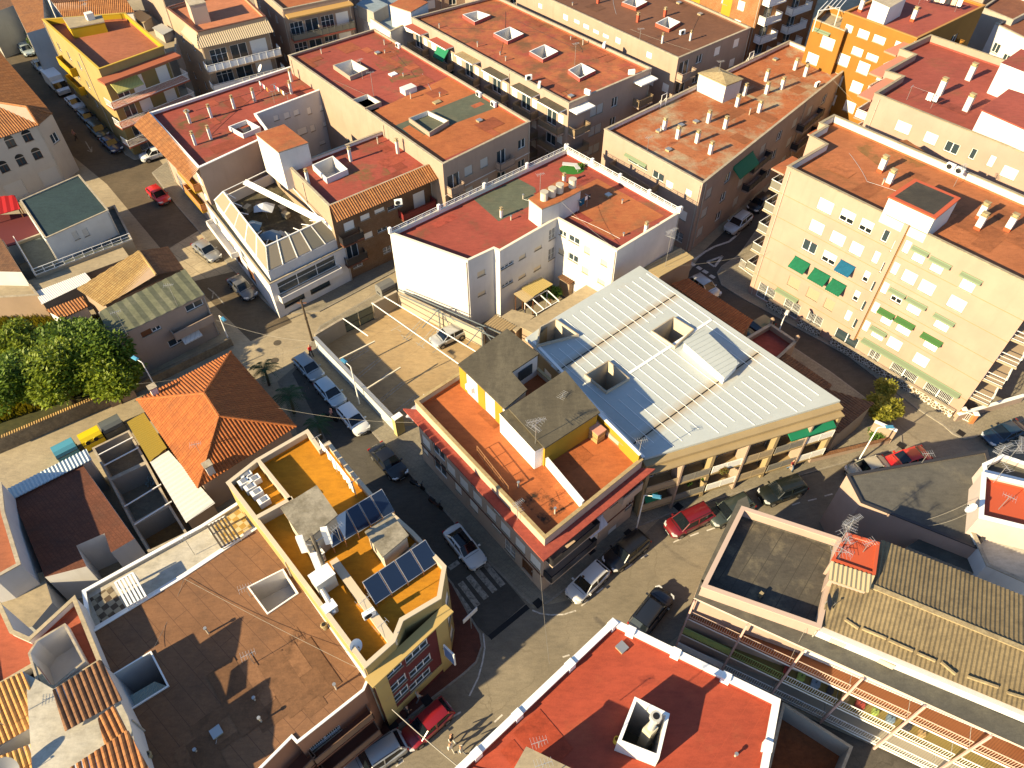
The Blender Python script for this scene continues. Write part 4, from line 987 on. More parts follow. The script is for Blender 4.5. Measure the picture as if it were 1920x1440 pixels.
tag(tarp.build('tarpaulin', loc=q[0], smooth=True), 'crumpled silver tarpaulin sheet beside the parking lot wall', 'tarpaulin')
# ------------------------------------------------------------------ corner block with the orange terrace
TERR = surf('terrace_orange', (.42, .125, .04), (.38, .11, .036), (.26, .085, .03), lo=.6, hi=.8, sc=.35, fine=8, fa=.14)
PINKB = plaster('salmon_stone_wall', (.46, .35, .265), .45); EAVER = surf('red_eave', (.34, .075, .05), (.28, .06, .045), None, sc=1)
GCOR = surf('grey_fibre_sheet', (.105, .09, .062), (.085, .073, .052), (.15, .13, .09), lo=.5, hi=.7, sc=.5, fine=8, fa=.22, stretch=(1.0, .3, 1), rot=-.85)
YELW = plaster('ochre_yellow', (.36, .22, .02), .25)
b = Bld('apartment_house', 'corner apartment house with orange terrace and red eave above the zebra crossing', 'building', [(1022, 1010), (778, 752), (953, 641), (1205, 862)], 8.7, PINKB, TERR, (.75, .2), cap=surf('ochre_coping', (.40, .30, .15), (.36, .26, .13), None, sc=1), inner=plaster('cream_inner', (.4, .35, .28)))
cb = b
for p0, p1 in (((965, 985), (987, 1008)), ((921, 942), (941, 966)), ((847, 858), (867, 885)), ((880, 898), (897, 918)), ((964, 1019), (984, 1048)), ((922, 977), (940, 1003)), ((877, 935), (900, 960)), ((850, 903), (868, 927)), ((793, 838), (803, 856))): b.win(0, p0, p1, 'b')
b.win(0, (806, 828), (838, 862), 'g'); b.win(0, (808, 858), (842, 893), 'g'); LL0 = b.frame(0)[3]
for zz in (3.1, 5.8): b.row(0, [LL0*(k+.5)/9 for k in range(9)], zz, 1.3, 1.4, 'bbhb')
for p0, p1, k in (((1142, 930), (1167, 948), 'b'), ((1107, 957), (1132, 978), 'b'), ((1103, 1003), (1125, 1020), 'b'), ((1137, 985), (1160, 1000), 'b'), ((1177, 893), (1195, 912), 'g'), ((1170, 940), (1188, 955), 'g'), ((1035, 1020), (1085, 1000), 'g'), ((1035, 1058), (1080, 1035), 'g')): b.win(3, p0, p1, k)
BRW = plain('brown_band', (.13, .05, .03), .7)
for i in (0, 3):
    for z in (2.75, 5.45): b.band(i, z, .14, .06, BRW)
L3 = b.frame(3)[3]
for z in (2.9, 5.6): b.balcony(3, .05, 5.2, z, .95, 'solid', PINKB, plain('black_rail', (.03, .028, .03), .35), h=.9)
b.balcony(3, L3-2.6, L3-.2, 5.6, .7, 'solid', PINKB, PINKB, h=.8)
b.awningm(3, L3-6.2, L3-4.2, 4.9, .7, .5, slatm('striped_canvas', (.5, .5, .55), .3, 'U'))
pl = b.pts; o = inset(pl, -.85); m = MB(); ep = [o[3], o[0], o[1], pl[1], pl[0], pl[3]]
m.prism([o[3], o[0], o[1], pl[1], pl[0], pl[3]], 7.42, 7.6, EAVER, bottom=True); m.build('eave', b.root)
L0 = b.frame(0)[3]
for j in range(7): b.winm(0, .8+j*2.3, 2.2+j*2.3, .5, 2.3, 'r' if j % 3 else 'd')
# upper flat: two grey sheet roofs over white and yellow walls
zu = 10.75
b.tower([(861, 683), (951, 618), (1008, 663), (957, 697), (986, 730), (946, 764)], zu, WWALL, (GCOR, GCOR), 'penthouse', .1)
for p0, p1 in (((972, 698), (998, 686)),):
    A, B = P(965, 700, zu-.5), P(1004, 674, zu-.5); t = (B-A).normalized(); c = (A+B)/2; n_ = Vector((t.y, -t.x, 0)); m = MB(); m.box((c.x+n_.x*.05, c.y+n_.y*.05, zu-1.3), t*.8, n_*.04, (0, 0, .6), SKYG); m.build('window', b.root)
for f in (0, .42, .8):
    A, B = P(861, 683, zu), P(946, 764, zu); t = (B-A).normalized(); n_ = Vector((t.y, -t.x, 0)); n_ = n_ if n_.y < 0 else -n_; L_ = (B-A).length; c = A+t*(L_*(f+.08)); m = MB(); m.box((c.x+n_.x*.02, c.y+n_.y*.02, zu-1.5), t*L_*.08, n_*.03, (0, 0, 1.3), YELW); m.build('painted_panel', b.root)
b.tower([(958, 766), (1059, 698), (1121, 772), (1022, 836)], zu, YELW, (GCOR, GCOR), 'penthouse', .15)
b.tower([(937, 775), (955, 766), (1019, 838), (1003, 846)], zu-.35, WHITE, (WHITE, GCOR), 'lean_to', .03)
A = P(1019, 850, 10); 
def low_wall(bd, p0, p1, z0, h, th, mat, name='terrace_wall', capm=None):
    A, B = P(*p0, z0+h), P(*p1, z0+h); A.z = B.z = 0; t = (B-A).normalized(); s = Vector((-t.y, t.x, 0)); c = (A+B)/2; m = MB()
    m.box((c.x, c.y, z0+h/2), (B-A)/2, s*th/2, (0, 0, h/2), mat, skip=('-z',)); o = m.build(name, bd.root)
    k = MB(); k.box((c.x, c.y, z0+h+.025), (B-A)/2+t*.03, s*(th/2+.04), (0, 0, .03), capm or WHITE); k.build('coping', o); return o
low_wall(b, (1016, 848), (1093, 940), b.zr, 1.0, .16, WHITE)
low_wall(b, (1122, 775), (1200, 853), b.zr, 1.5, .16, YELW)
for p0, p1 in (((880, 713), (903, 740)), ((905, 742), (928, 765))):   # white terrace doors of the upper flat
    A, B = P(*p0, zu-.6), P(*p1, zu-.6); 
for q, hh in (((872, 706), .9), ((890, 722), 1.9), ((912, 746), 1.9)):
    m = MB(); c = P(q[0], q[1]+12, b.zr); m.box((c.x, c.y, b.zr+hh/2+.05), GA*-.55, GB*.05, (0, 0, hh/2), WHITE); m.build('terrace_door', b.root)
STN = surf('terrace_stained', (.42, .125, .04), (.38, .11, .036), (.035, .022, .014), lo=.46, hi=.62, sc=1.1, fine=8, fa=.2)
b.patch([(975, 935), (1022, 985), (1062, 955), (1015, 915)], STN)
b.clutter(3, 5); b.mend(5, 6, (.41, .12, .038))
b.done()
box = MB(); c = P(1118, 822, b.zr); box.box((c.x, c.y, b.zr+.65), GB*.45, GA*.5, (0, 0, .6), plain('slat_tan', (.46, .30, .12), .7))
for k in range(7): box.box((c.x-GB.x*.47, c.y-GB.y*.47, b.zr+.65), GB*.012, GA*.5, (0, 0, .03), RUST) if k == 3 else box.box((c.x, c.y, b.zr+.12+k*.18), GB*.465, GA*.515, (0, 0, .02), RUST)
box.box((c.x, c.y, b.zr+1.28), GB*.5, GA*.55, (0, 0, .035), plain('pink_lid', (.5, .24, .17), .6)); tag(box.build('storage_box', loc=c), 'slatted tan storage box with pink lid on the orange terrace', 'box')
ac_unit(881, 733, b.zr+.9, 'white air conditioner hung on yellow wall over the orange terrace', GA_RZ)
ac_unit(1015, 860, b.zr+.5, 'white air conditioner at end of yellow wall above the right hand orange terrace', GB_RZ)
antenna(1003, 852, b.zr+1.0, 'tall antenna at the white wall between two orange terraces', 4.4, .3, 'big')
antenna(970, 975, b.zr, 'small antenna over black stains at the terrace corner', 2.4, .7)
antenna(1198, 850, b.zr+1.2, 'thin antenna at the yellow parapet meeting the metal roof', 1.8, .2, 'small')
antenna(1055, 745, zu, 'little bird like antenna lying on the grey sheet roof', .4, 1, 'small')
rl = MB(); fence_panel(rl, P(895, 850, b.zr), P(953, 925, b.zr), b.zr, 1.0, 'open', plain('rusty_rail', (.30, .14, .06), .6)); tag(rl.build('railing', loc=P(895, 850, b.zr)), 'thin rusty railing along the front edge of the orange terrace', 'railing')
# ------------------------------------------------------------------ block under the big metal roof
ZINC = surf('painted_steel_sheet', (.405, .435, .425), (.38, .41, .40), (.38, .34, .27), lo=.62, hi=.85, sc=.22, fine=5, fa=.04, rough=.45, bump=.03, age=.05)
RUSTY = surf('rust_streaked_sheet', (.46, .36, .22), (.50, .44, .34), (.40, .24, .09), lo=.5, hi=.72, sc=.6, fine=5, fa=.1, stretch=(1, 1, 1))
TANB = plaster('ochre_render', (.32, .24, .13), .4)
b = Bld('apartment_house', 'apartment house with big pale standing seam metal roof and balconies below', 'building', [(1207, 858), (1000, 640), (1042, 595), (1200, 500), (1572, 750)], 7.6, TANB, ZINC, None); mb_ = b
b.noroof = True
def rustm():
    if 'rust_wash' in MATS: return MATS['rust_wash']
    m, nt, bb = _base('rust_wash', .5); g = nt.nodes.new('ShaderNodeUVMap'); sx = nt.nodes.new('ShaderNodeSeparateXYZ'); nt.links.new(g.outputs[0], sx.inputs[0])
    a = nt.nodes.new('ShaderNodeMath'); a.operation = 'ABSOLUTE'; nt.links.new(sx.outputs[1], a.inputs[0])
    n = _noise(nt, 1.6, 6, .65, _mapped(nt, (1, 1, 1))); k = nt.nodes.new('ShaderNodeMath'); k.operation = 'SUBTRACT'; nt.links.new(n.outputs[0], k.inputs[0]); nt.links.new(a.outputs[0], k.inputs[1])
    nt.links.new(_mix(nt, _ramp(nt, k.outputs[0], -.42, .7), (.405, .435, .425), (.34, .26, .16)), bb.inputs['Base Color']); MATS['rust_wash'] = m; return m
b.well([(1005, 648), (1012, 612), (1042, 597), (1086, 627)], .35, 5, plaster('shaft_cream', (.5, .44, .34), .2), .12)
b.well([(1096, 702), (1141, 675), (1181, 709), (1137, 735)], .35, 5, plaster('shaft_cream', (.5, .44, .34), .2), .12)
b.well([(1221, 620), (1263, 593), (1302, 617), (1266, 650)], .35, 5, plaster('shaft_cream', (.5, .44, .34), .2), .12)
r = MB(); zr = 7.62; holes = [ccw(inset(q[0], .02)) for q in b.wells]
pts = [P(1209, 860, zr), P(985, 634, zr), P(1042, 594, zr), P(1200, 498, zr), P(1576, 751, zr)]
r.flat(pts, zr, ZINC, holes); 
for a, bq in zip(pts, pts[1:]+pts[:1]): r.face([(a.x, a.y, zr-.25), (bq.x, bq.y, zr-.25), (bq.x, bq.y, zr), (a.x, a.y, zr)], ZINC)
for a, bq, wd in (((1268, 552), (1045, 696), .9), ((1424, 660), (1180, 838), 1.0)):   # rust washed along the gutters (sheet colour, real stain)
    pa, pb = P(*a, zr), P(*bq, zr); t = (pb-pa).normalized(); s = Vector((-t.y, t.x, 0)); LL = (pb-pa).length; q = [pa-s*wd, pb-s*wd, pb+s*wd, pa+s*wd]; q = q if (q[1]-q[0]).cross(q[2]-q[0]).z > 0 else q
    r.face([(p.x, p.y, zr+.006) for p in q], rustm(), [(0, -1), (LL, -1), (LL, 1), (0, 1)])
    r.box(((pa+pb)/2+Vector((0, 0, .012))), (pb-pa)/2, s*.06, (0, 0, .004), BLACK)
r.build('roof', b.root)
sm = MB()
def seg_clip(a, bq, polys):
    "pieces of a-b inside the roof and outside the shafts"
    N = 60; runs = []; cur = None
    def inside(p, poly):
        c = False; n = len(poly)
        for i in range(n):
            u, v = poly[i], poly[(i+1) % n]
            if (u.y > p.y) != (v.y > p.y) and p.x < (v.x-u.x)*(p.y-u.y)/(v.y-u.y)+u.x: c = not c
        return c
    for i in range(N+1):
        p = a.lerp(bq, i/N); ok = inside(p, polys[0]) and not any(inside(p, h) for h in polys[1:])
        if ok: cur = (cur[0], p) if cur else (p, p)
        elif cur: runs.append(cur); cur = None
    if cur: runs.append(cur)
    return runs
dA = (P(1140, 632, zr)-P(1075, 580, zr)).normalized(); dA.z = 0; nA = Vector((-dA.y, dA.x, 0)); c0 = P(1250, 690, zr)
oh = [ccw(inset(q[0], -.05)) for q in b.wells] + [[P(*p, zr) for p in ((1283, 632), (1318, 608), (1386, 692), (1352, 722))]]
for k in range(-26, 27):
    p = c0 + nA*(k*1.02); 
    for u, v in seg_clip(p-dA*40, p+dA*40, [inset(pts, .05)]+oh): sm.bar(u+Vector((0, 0, .02)), v+Vector((0, 0, .02)), .035, plain('seam_white', (.74, .74, .72), .4), ht=.045)
for a, bq in (((1334, 600), (1180, 700)), ((1000, 640), (1207, 858))): sm.bar(P(*a, zr)+Vector((0, 0, .05)), P(*bq, zr)+Vector((0, 0, .05)), .28, plain('seam_white', (.62, .62, .6), .4), ht=.05)
sm.build('standing_seams', b.root)
q = [P(1284, 640, 8.7), P(1319, 617, 8.7), P(1385, 676, 8.9), P(1360, 702, 8.9)]; m = MB(); m.prism(q, zr-.02, 8.55, WHITE); o = m.build('roof_hatch', b.root)
m = MB(); ribbed(m, [Vector((p.x, p.y, 8.62)) for p in inset(q, -.12)], 3, .5, .05, ZINC, 'seam', under=ZINC); m.build('roof', o)
# long facade with loggias (edge 4 is the street front)
L = b.frame(4)[3]; nb = 6; bw = L/nb
for f, z in enumerate((1.2, 3.9)):
    for j in range(nb):
        b.winm(4, j*bw+.35, j*bw+.35+bw*.36, z+.2, z+2.1, 'g'); b.winm(4, j*bw+bw*.52, j*bw+bw*.52+bw*.34, z+.6, z+2.0, 'b' if (j+f) % 2 else 'h', frac=.6)
for z, st in ((1.2, 'panel'), (3.9, 'panel')):
    for j in range(nb): b.balcony(4, j*bw+.1, (j+1)*bw-.1, z, 1.25, st, TANB, (plain('balcony_front', (.33, .26, .17), .6), plain('balcony_grey', (.2, .19, .17), .5), WHITE)[j % 3], h=.95, sides=(0, 0))
m = MB()
for j in range(nb+1):
    a, t, n, LL = b.frame(4); c = a + t*(j*bw if 0 < j < nb else (.06 if j == 0 else L-.06)) + n*.7; m.box((c.x, c.y, 3.4), t*(.09 if j % 2 else .16), n*(.60 if j % 2 else .35), (0, 0, 3.4), CREAM if j % 2 else TANB, skip=('-z',))
m.build('party_wall', b.root)
b.slab(4, -.1, L+.1, 7.2, .75, .3, TANB, 'fascia'); b.slab(4, 0, L, 6.85, 1.3, .14, TANB, 'soffit')
b.awningm(4, L-5.2, L-.6, 6.5, 1.5, .7, plain('emerald_canvas', (.008, .15, .075), .7))
b.awningm(4, .3, 1.6, 3.4, 1.3, .8, plain('emerald_canvas', (.008, .15, .075), .7))
for i in range(4):
    if i != 4: b.row(i, [2.5, 6.0, 9.5], 4.5, 1.2, 1.2, 'b')
b.done()
for k, (px, py, lab) in enumerate(((1353, 888, 'red flowering plant hanging over a balcony of the metal roofed house'), (1290, 908, 'small green plant on the lower balcony of the metal roofed house'), (1318, 900, 'yellow green potted plant on the metal roofed house balcony'))):
    shrub(px, py, 3.6 if k == 0 else 2.4, lab, .4 if k == 0 else .25, .7 if k == 0 else .4, 160 if k == 0 else 60, .14, leafm('flowers', (.35, .03, .03), (.06, .09, .02)) if k == 0 else None, seed=k+5, cat='plant', name='balcony_plant')
lamp(1193, 992, 'blue headed street lamp on the pavement between corner house and balconies', 5.3, rz=-.2)
lamp(1607, 868, 'blue headed street lamp at the garden wall beside the red car', 5.3, rz=.0)
# ------------------------------------------------------------------ white apartment house and its yard
REDR = surf('red_roof_coat', (.31, .070, .047), (.27, .06, .042), (.17, .085, .045), lo=.52, hi=.66, sc=.22, fine=8, fa=.16, seams=(9.0, 1.0, .012, -.87), seamc=(.25, .05, .034))
ORR = surf('orange_roof_coat', (.39, .135, .05), (.34, .10, .04), (.22, .11, .05), lo=.52, hi=.72, sc=.3, fine=8, fa=.2)
ORG = surf('orange_roof_lichen', (.38, .135, .055), (.33, .10, .04), (.38, .30, .19), lo=.47, hi=.62, sc=.16, fine=4, fa=.3)
BRR = surf('brown_roof_coat', (.17, .078, .045), (.15, .068, .04), (.12, .06, .04), lo=.55, hi=.8, sc=.3, fine=10, fa=.16, seams=(9.0, 1.0, .012, -.87), seamc=(.13, .06, .036))
GREYR = surf('grey_green_roof', (.105, .115, .08), (.09, .10, .07), (.13, .12, .08), sc=.4, fine=8, fa=.2)
DARKR = surf('dark_bitumen', (.06, .052, .042), (.05, .045, .038), (.10, .085, .06), lo=.52, hi=.72, sc=.3, fine=8, fa=.2)
TILE = tilem('terracotta_tile', (.34, .15, .055), (.25, .10, .038), (.15, .075, .04)); TILEO = tilem('orange_tile', (.38, .125, .036), (.29, .09, .028), (.20, .075, .03))
TILEY = tilem('yellow_tile', (.42, .28, .11), (.33, .2, .075), (.2, .13, .06)); TILED = tilem('old_brown_and_shaded_tile', (.20, .10, .05), (.13, .065, .035), (.09, .055, .035))
def railing_on(b, i, z, h=.55, u0=0, u1=None, style='open', off=-.1):
    a, t, n, L = b.frame(i); u1 = L if u1 is None else u1; m = MB(); fence_panel(m, b.at(i, u0, z, off), b.at(i, u1, z, off), z, h, style, WHITE); return m.build('railing', b.root)
def posts_on(b, i, z, us, h=.8, w=.2, off=-.1):
    a, t, n, L = b.frame(i); m = MB()
    for u in us: c = b.at(i, u*L, z, off); m.box((c.x, c.y, z+h/2), t*w, n*w, (0, 0, h/2), WHITE)
    return m
b = Bld('apartment_house', 'white apartment house with red and grey roof terraces and blank white side wall', 'building', [(731, 437), (877, 489), (926, 466), (937, 471), (1045, 409), (1157, 470), (1275, 398), (1062, 280)], 9.6, WWALL, REDR, (.6, .2), cap=plain('warm_white_cap', (.66, .60, .48), .7))
STR = surf('red_roof_stained', (.31, .070, .047), (.27, .06, .042), (.15, .09, .035), lo=.45, hi=.6, sc=.5, fine=8, fa=.2)
b.patch([(886, 372), (962, 330), (1003, 352), (1010, 378), (935, 415)], GREYR, .012)
b.patch([(1030, 380), (1120, 335), (1245, 405), (1150, 450), (1060, 400)], ORR, .009)
for p0, p1, k in (((895, 504), (910, 521), 'b'), ((896, 543), (911, 557), 'b')): b.win(1, p0, p1, k, blind=BLINDB)
for p0, p1, k in (((973, 474), (986, 489), 'b'), ((1002, 458), (1016, 472), 'h'), ((972, 511), (986, 525), 'b'), ((1001, 496), (1014, 510), 'b'), ((939, 487), (962, 508), 'm'), ((941, 522), (962, 541), 'm'), ((1029, 425), (1042, 452), 'r'), ((1028, 462), (1041, 490), 'r'), ((1027, 497), (1040, 514), 'r')): b.win(3, p0, p1, k, blind=BLINDB)
for p0, p1, k in (((1066, 438), (1087, 461), 'g'), ((1095, 460), (1107, 478), 'b'), ((1126, 484), (1139, 501), 'h'), ((1065, 473), (1084, 495), 'g'), ((1091, 498), (1104, 516), 'b'), ((1120, 520), (1134, 536), 'b'), ((1048, 429), (1061, 446), 'g'), ((1047, 465), (1058, 480), 'b')): b.win(4, p0, p1, k, blind=BLINDB)
o = b.tower([(992, 373), (1050, 337), (1089, 356), (1049, 378), (1016, 391)], 11.6, WWALL, (CONC, ORR), 'stair_tower', .06)
for k, q in enumerate(((1020, 374), (1035, 367), (1049, 360), (1073, 350))):
    p = P(*q, 11.6); m = MB(); m.tube([(p.x, p.y, 11.6), (p.x, p.y, 12.5)], .42, plain('tank_cream', (.55, .50, .40), .6), 14); m.tube([(p.x, p.y, 12.5), (p.x, p.y, 12.58)], .45, plain('tank_lid', (.42, .38, .30), .6), 14)
    tag(m.build('water_tank', loc=p), 'pale cylindrical water tank in the row on the white stair tower', 'water tank', 'water tanks on the stair tower')
for i in (6, 7):
    for seg in range(4): L = b.frame(i)[3]; railing_on(b, i, 9.65, .5, seg*L/4+.15, (seg+1)*L/4-.15)
    for u in (0, .25, .5, .75, 1): posts_on(b, i, 9.6, [u], .75, .15).build('railing_post', b.root)
b.clutter(7, 21); b.mend(5, 51, (.33, .064, .042)); b.chimneys([(1057, 345), (1210, 437)], h=1.1, w=.3, d=.3)
b.chimneys([(940, 408)], h=1.0, w=.25, d=.25)
b.done()
tg = MB(); c = P(1072, 318, 9.0); tg.flat([c+Vector((1.5*cos(a), 1.1*sin(a), 0)) for a in [k*.6 for k in range(11)]], 9.03, plain('artificial_turf', (.03, .14, .02), .9)); tag(tg.build('turf_mat', loc=c), 'round green turf mat on the white house roof', 'mat')
for k, (px, py, lab) in enumerate(((1088, 316, 'small spiky plant beside the green turf mat'), (1060, 288, 'potted plant in the far corner of the white house roof'))): shrub(px, py, 9.0, lab, .35, .6, 90, .2, seed=k, cat='plant', name='potted_plant')
lo = MB(); c = P(1072, 316, 9.0); lo.bar(c+Vector((-1.1, .5, .35)), c+Vector((.7, .2, .35)), .6, plain('grey_cushion', (.45, .45, .44), .8), ht=.08); lo.bar(c+Vector((.5, .2, .35)), c+Vector((.7, -.9, .5)), .55, plain('grey_cushion', (.45, .45, .44), .8), ht=.08)
for dx, dy in ((-1, .5), (.6, .3), (.65, -.8)): lo.bar(c+Vector((dx, dy, 0)), c+Vector((dx, dy, .35)), .06, ALU)
tag(lo.build('garden_lounger', loc=c), 'pale grey lounger standing on the green turf mat', 'lounger')
dish(1119, 320, 9.0, 'white satellite dish at the back railing of the white house roof', 2.4, .8, .6)
antenna(1012, 372, 9.0, 'thin antenna on the grey roof strip beside the white stair tower', 3.2, .4, 'small')
clothesline((1083, 398), (1100, 388), 9.0, 'short clothesline with blue garments behind the white stair tower', [(.2, .8, .9, BLUEC, 'dark blue towel on the white house roof'), (1.1, .35, .5, WHITE, 'white cloth on the white house roof'), (1.55, .4, .7, plain('dark_cloth', (.03, .03, .04), .8), 'dark shirt on the white house roof')], 1.5)
ac_unit(1272, 398, 9.0, 'white air conditioner in the right corner of the white house roof', .5)
# yard: sheds and tan strip
TANF = surf('tan_flat_roof', (.36, .29, .19), (.32, .26, .17), (.26, .21, .14), sc=.5, fine=6, fa=.14); YSH = plain('yellow_sheet', (.42, .32, .12), .5); TSH = plain('tan_sheet', (.46, .36, .20), .6)
def shed(name, label, pts, z, wall, roofm, prof='wave', pitch=.2, amp=.05, i=0, z0=0, rise=.0, cat='shed', th=.08):
    q = [P(*p, z) for p in pts]; c = sum(q, Vector((0, 0, 0)))/len(q); r = thing(name, label, cat, (c.x, c.y, z0))
    if rise: n = len(q); q[(i+2) % n].z += rise; q[(i+3) % n].z += rise
    if wall:
        m = MB(); w_ = ccw(inset(q, .15)); m.prism(w_, z0, z-.02, wall); m.build('wall', r)
    else:
        m = MB()
        for p in inset(q, .15): m.bar((p.x, p.y, z0), (p.x, p.y, z-.02), .1, WOOD)
        m.build('post', r)
    m = MB()
    if prof: ribbed(m, q, i, pitch, amp, roofm, prof, under=roofm)
    else: m.prism(q, z-.1, z, roofm, bottom=True)
    m.build('roof', r); return r
shed('yard_house', 'long tan flat roofed strip between white house yard and metal roof', [(975, 612), (1103, 532), (1130, 548), (1012, 632)], 3.0, TANW, TANF, None)
shed('pergola', 'ribbed yellow sheet canopy against the white house facade', [(976, 540), (1015, 520), (1037, 533), (1000, 556)], 3.2, None, YSH, i=1)
shed('pergola', 'ribbed tan sheet canopy beside the yellow one in the yard', [(963, 551), (982, 541), (1003, 555), (985, 568)], 3.0, None, TSH, i=1)
shed('yard_house', 'small tan flat roof at the left end of the yard', [(930, 600), (960, 580), (1003, 592), (968, 622)], 2.6, TANW, TANF, None)
shed('pergola', 'slatted brown canopy next to the parking lot wall', [(905, 610), (930, 590), (968, 612), (945, 630)], 2.6, None, plain('slat_brown', (.30, .22, .12), .7), 'wave', .3, .08, i=1)
m = MB()
for k in range(4): a, e = P(984+k*14, 568-k*8, 2.8), P(1006+k*14, 588-k*8, 2.8); m.bar(a, e, .08, WHITE)
m.bar(P(984, 568, 2.85), P(1026, 544, 2.85), .08, WHITE); m.bar(P(1006, 588, 2.75), P(1048, 564, 2.75), .08, WHITE)
for q in ((984, 568), (1026, 544), (1006, 588), (1048, 564)): c = P(*q, 2.8); m.bar((c.x, c.y, 0.1), c, .09, WHITE)
tag(m.build('pergola', loc=P(1010, 566, 0)), 'bare white pergola frame over the dark yard', 'pergola')
shrub(1032, 566, .1, 'green bush under the white pergola frame', 1.0, 2.2, 420, .3, seed=11)
shed('yard_wall_house', 'low house with red brown tiled shelter in the white house yard', [(1046, 520), (1075, 503), (1096, 516), (1068, 534)], 2.5, TANW, TILED, 'tile', .3, .08, i=1)
shed('garage', 'tan garage with ribbed roof right of the white house wall', [(1206, 502), (1276, 465), (1302, 484), (1236, 520)], 4.6, TANW, plain('tan_rib', (.36, .28, .15), .6), 'wave', .45, .08, i=1, cat='garage')
antenna(1247, 500, 4.6, 'very tall antenna on the ribbed garage roof', 5.0, .6, 'big')
TERRA = tilem('rough_terracotta', (.36, .13, .045), (.26, .085, .03), (.16, .07, .035))
shed('yard_house', 'long terracotta roof sloping along the right street behind the metal roof', [(1258, 533), (1290, 522), (1412, 601), (1392, 628)], 3.4, TANW, TERRA, 'tile', .3, .09, i=1, rise=.0, cat='house')
b = Bld('terrace_house', 'small house with dark red terrace and corner posts by the right street', 'house', [(1388, 640), (1445, 607), (1494, 640), (1440, 690)], 3.2, TANW, REDR, (.8, .2)); b.done()
for q in ((1446, 606), (1493, 639)):
    p = P(*q, 3.2); m = MB(); m.tube([(p.x, p.y, 3.2), (p.x, p.y, 3.7)], .16, TANW, 8); m.tube([(p.x, p.y, 3.7), (p.x, p.y, 3.8), (p.x, p.y, 4.0)], [.24, .24, .05], TANW, 8); m.v = [tuple(v) for v in m.v]; m.build('gate_post', b.root)
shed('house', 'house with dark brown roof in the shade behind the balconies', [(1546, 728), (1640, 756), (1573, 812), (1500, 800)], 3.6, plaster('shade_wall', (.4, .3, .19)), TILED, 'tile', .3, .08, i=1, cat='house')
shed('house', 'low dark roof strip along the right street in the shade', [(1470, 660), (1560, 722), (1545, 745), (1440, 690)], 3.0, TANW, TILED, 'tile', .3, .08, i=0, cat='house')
wall_thing('garden_wall', 'low cream garden wall with brown cap along the balcony street', (1520, 858), (1668, 822), .8, .75, .25, CREAM, cap=TILED)
wall_thing('garden_wall', 'short white garden wall at the street corner beside the bush', (1640, 790), (1682, 808), 1.9, 1.9, .25, CREAM, cap=WHITE)
shrub(1645, 785, 0, 'yellow green garden bush at the street corner', 1.7, 3.2, 1500, .3, leafm('yellow_leaves', (.10, .12, .015), (.17, .16, .02)), seed=4)
shrub(1640, 822, 0, 'small green shrub behind the corner garden wall', .8, .9, 200, .22, seed=9)
# ------------------------------------------------------------------ far right apartment blocks
R1W = plaster('sand_tile_facade', (.385, .252, .195), .32); R1O = surf('r1_roof', (.38, .135, .055), (.32, .11, .045), (.20, .09, .035), lo=.5, hi=.72, sc=.2, fine=7, fa=.18)
zR = 16.6
FR, FL, BL = P(1958, 546, zR), P(1476, 312, zR), P(1564, 215, zR)
dF = (FR-FL).normalized(); BRr = BL + dF*(FR-FL).length*1.02
b = Bld('apartment_block', 'tall sand coloured apartment block with green awnings on the right', 'building', [FL, P(1512, 291, zR), P(1548, 270, zR), P(1518, 254, zR), P(1549, 236, zR), P(1536, 230, zR), BL, BRr, FR], zR, R1W, R1O, (.9, .22), cap=surf('sand_coping', (.34, .28, .19), (.3, .25, .17), None, sc=1), inner=plaster('white_inner', (.6, .57, .52), .3))
Z8 = lambda x, y: (1440+x/4, 360+y/4)
fi = 8
for q0, q1, k in (((360, 60), (495, 150), 'b'), ((525, 140), (660, 230), 'h'), ((672, 215), (800, 300), 'h'), ((848, 300), (910, 362), 'g'), ((300, 220), (428, 310), 'b'), ((455, 305), (585, 395), 'b'), ((600, 385), (725, 470), 'b'), ((775, 455), (845, 525), 'b'), ((245, 370), (370, 450), 'g'), ((393, 455), (520, 535), 'h'), ((700, 605), (770, 665), 'h'), ((632, 755), (690, 805), 'h'),
    ((1000, 380), (1080, 445), 'b'), ((1070, 435), (1200, 530), 'b'), ((1205, 510), (1340, 610), 'b'), ((1425, 650), (1575, 740), 'b'), ((915, 535), (990, 612), 'b'), ((990, 590), (1125, 690), 'b'), ((1115, 665), (1265, 770), 'b'), ((1330, 785), (1495, 890), 'b'), ((840, 685), (910, 755), 'b'), ((910, 745), (1030, 835), 'h'), ((1030, 820), (1165, 920), 'b'), ((1235, 945), (1380, 1040), 'b'), ((770, 835), (840, 900), 'b'), ((835, 915), (950, 995), 'b'), ((950, 985), (1090, 1065), 'b'), ((1155, 1095), (1290, 1190), 'b'), ((700, 970), (770, 1040), 'b'), ((765, 1025), (890, 1105), 'b'), ((880, 1095), (1015, 1185), 'b'), ((1075, 1220), (1215, 1305), 'b'),
    ((930, 395), (975, 440), 'g'), ((850, 545), (890, 600), 'g'), ((775, 690), (815, 740), 'g'), ((700, 840), (745, 880), 'g'), ((635, 970), (680, 1015), 'g'), ((570, 895), (630, 960), 'b')):
    b.win(fi, Z8(*q0), Z8(*q1), k, frac=.6, hh=1.3)
TANSH = slatm('tan_shutter', (.33, .27, .18))
for q0, q1 in (((140, 640), (245, 720)), ((280, 725), (390, 810)), ((410, 800), (505, 890))): b.win(fi, Z8(*q0), Z8(*q1), 'b', blind=TANSH, hh=1.3)
for q0, q1 in (((205, 480), (318, 542)), ((350, 568), (468, 635)), ((485, 648), (590, 705))): b.awning(fi, Z8(*q0), Z8(*q1), GREEND, .95, .75)
b.awning(fi, Z8(548, 508), Z8(655, 570), BLUEC, .85, .7)
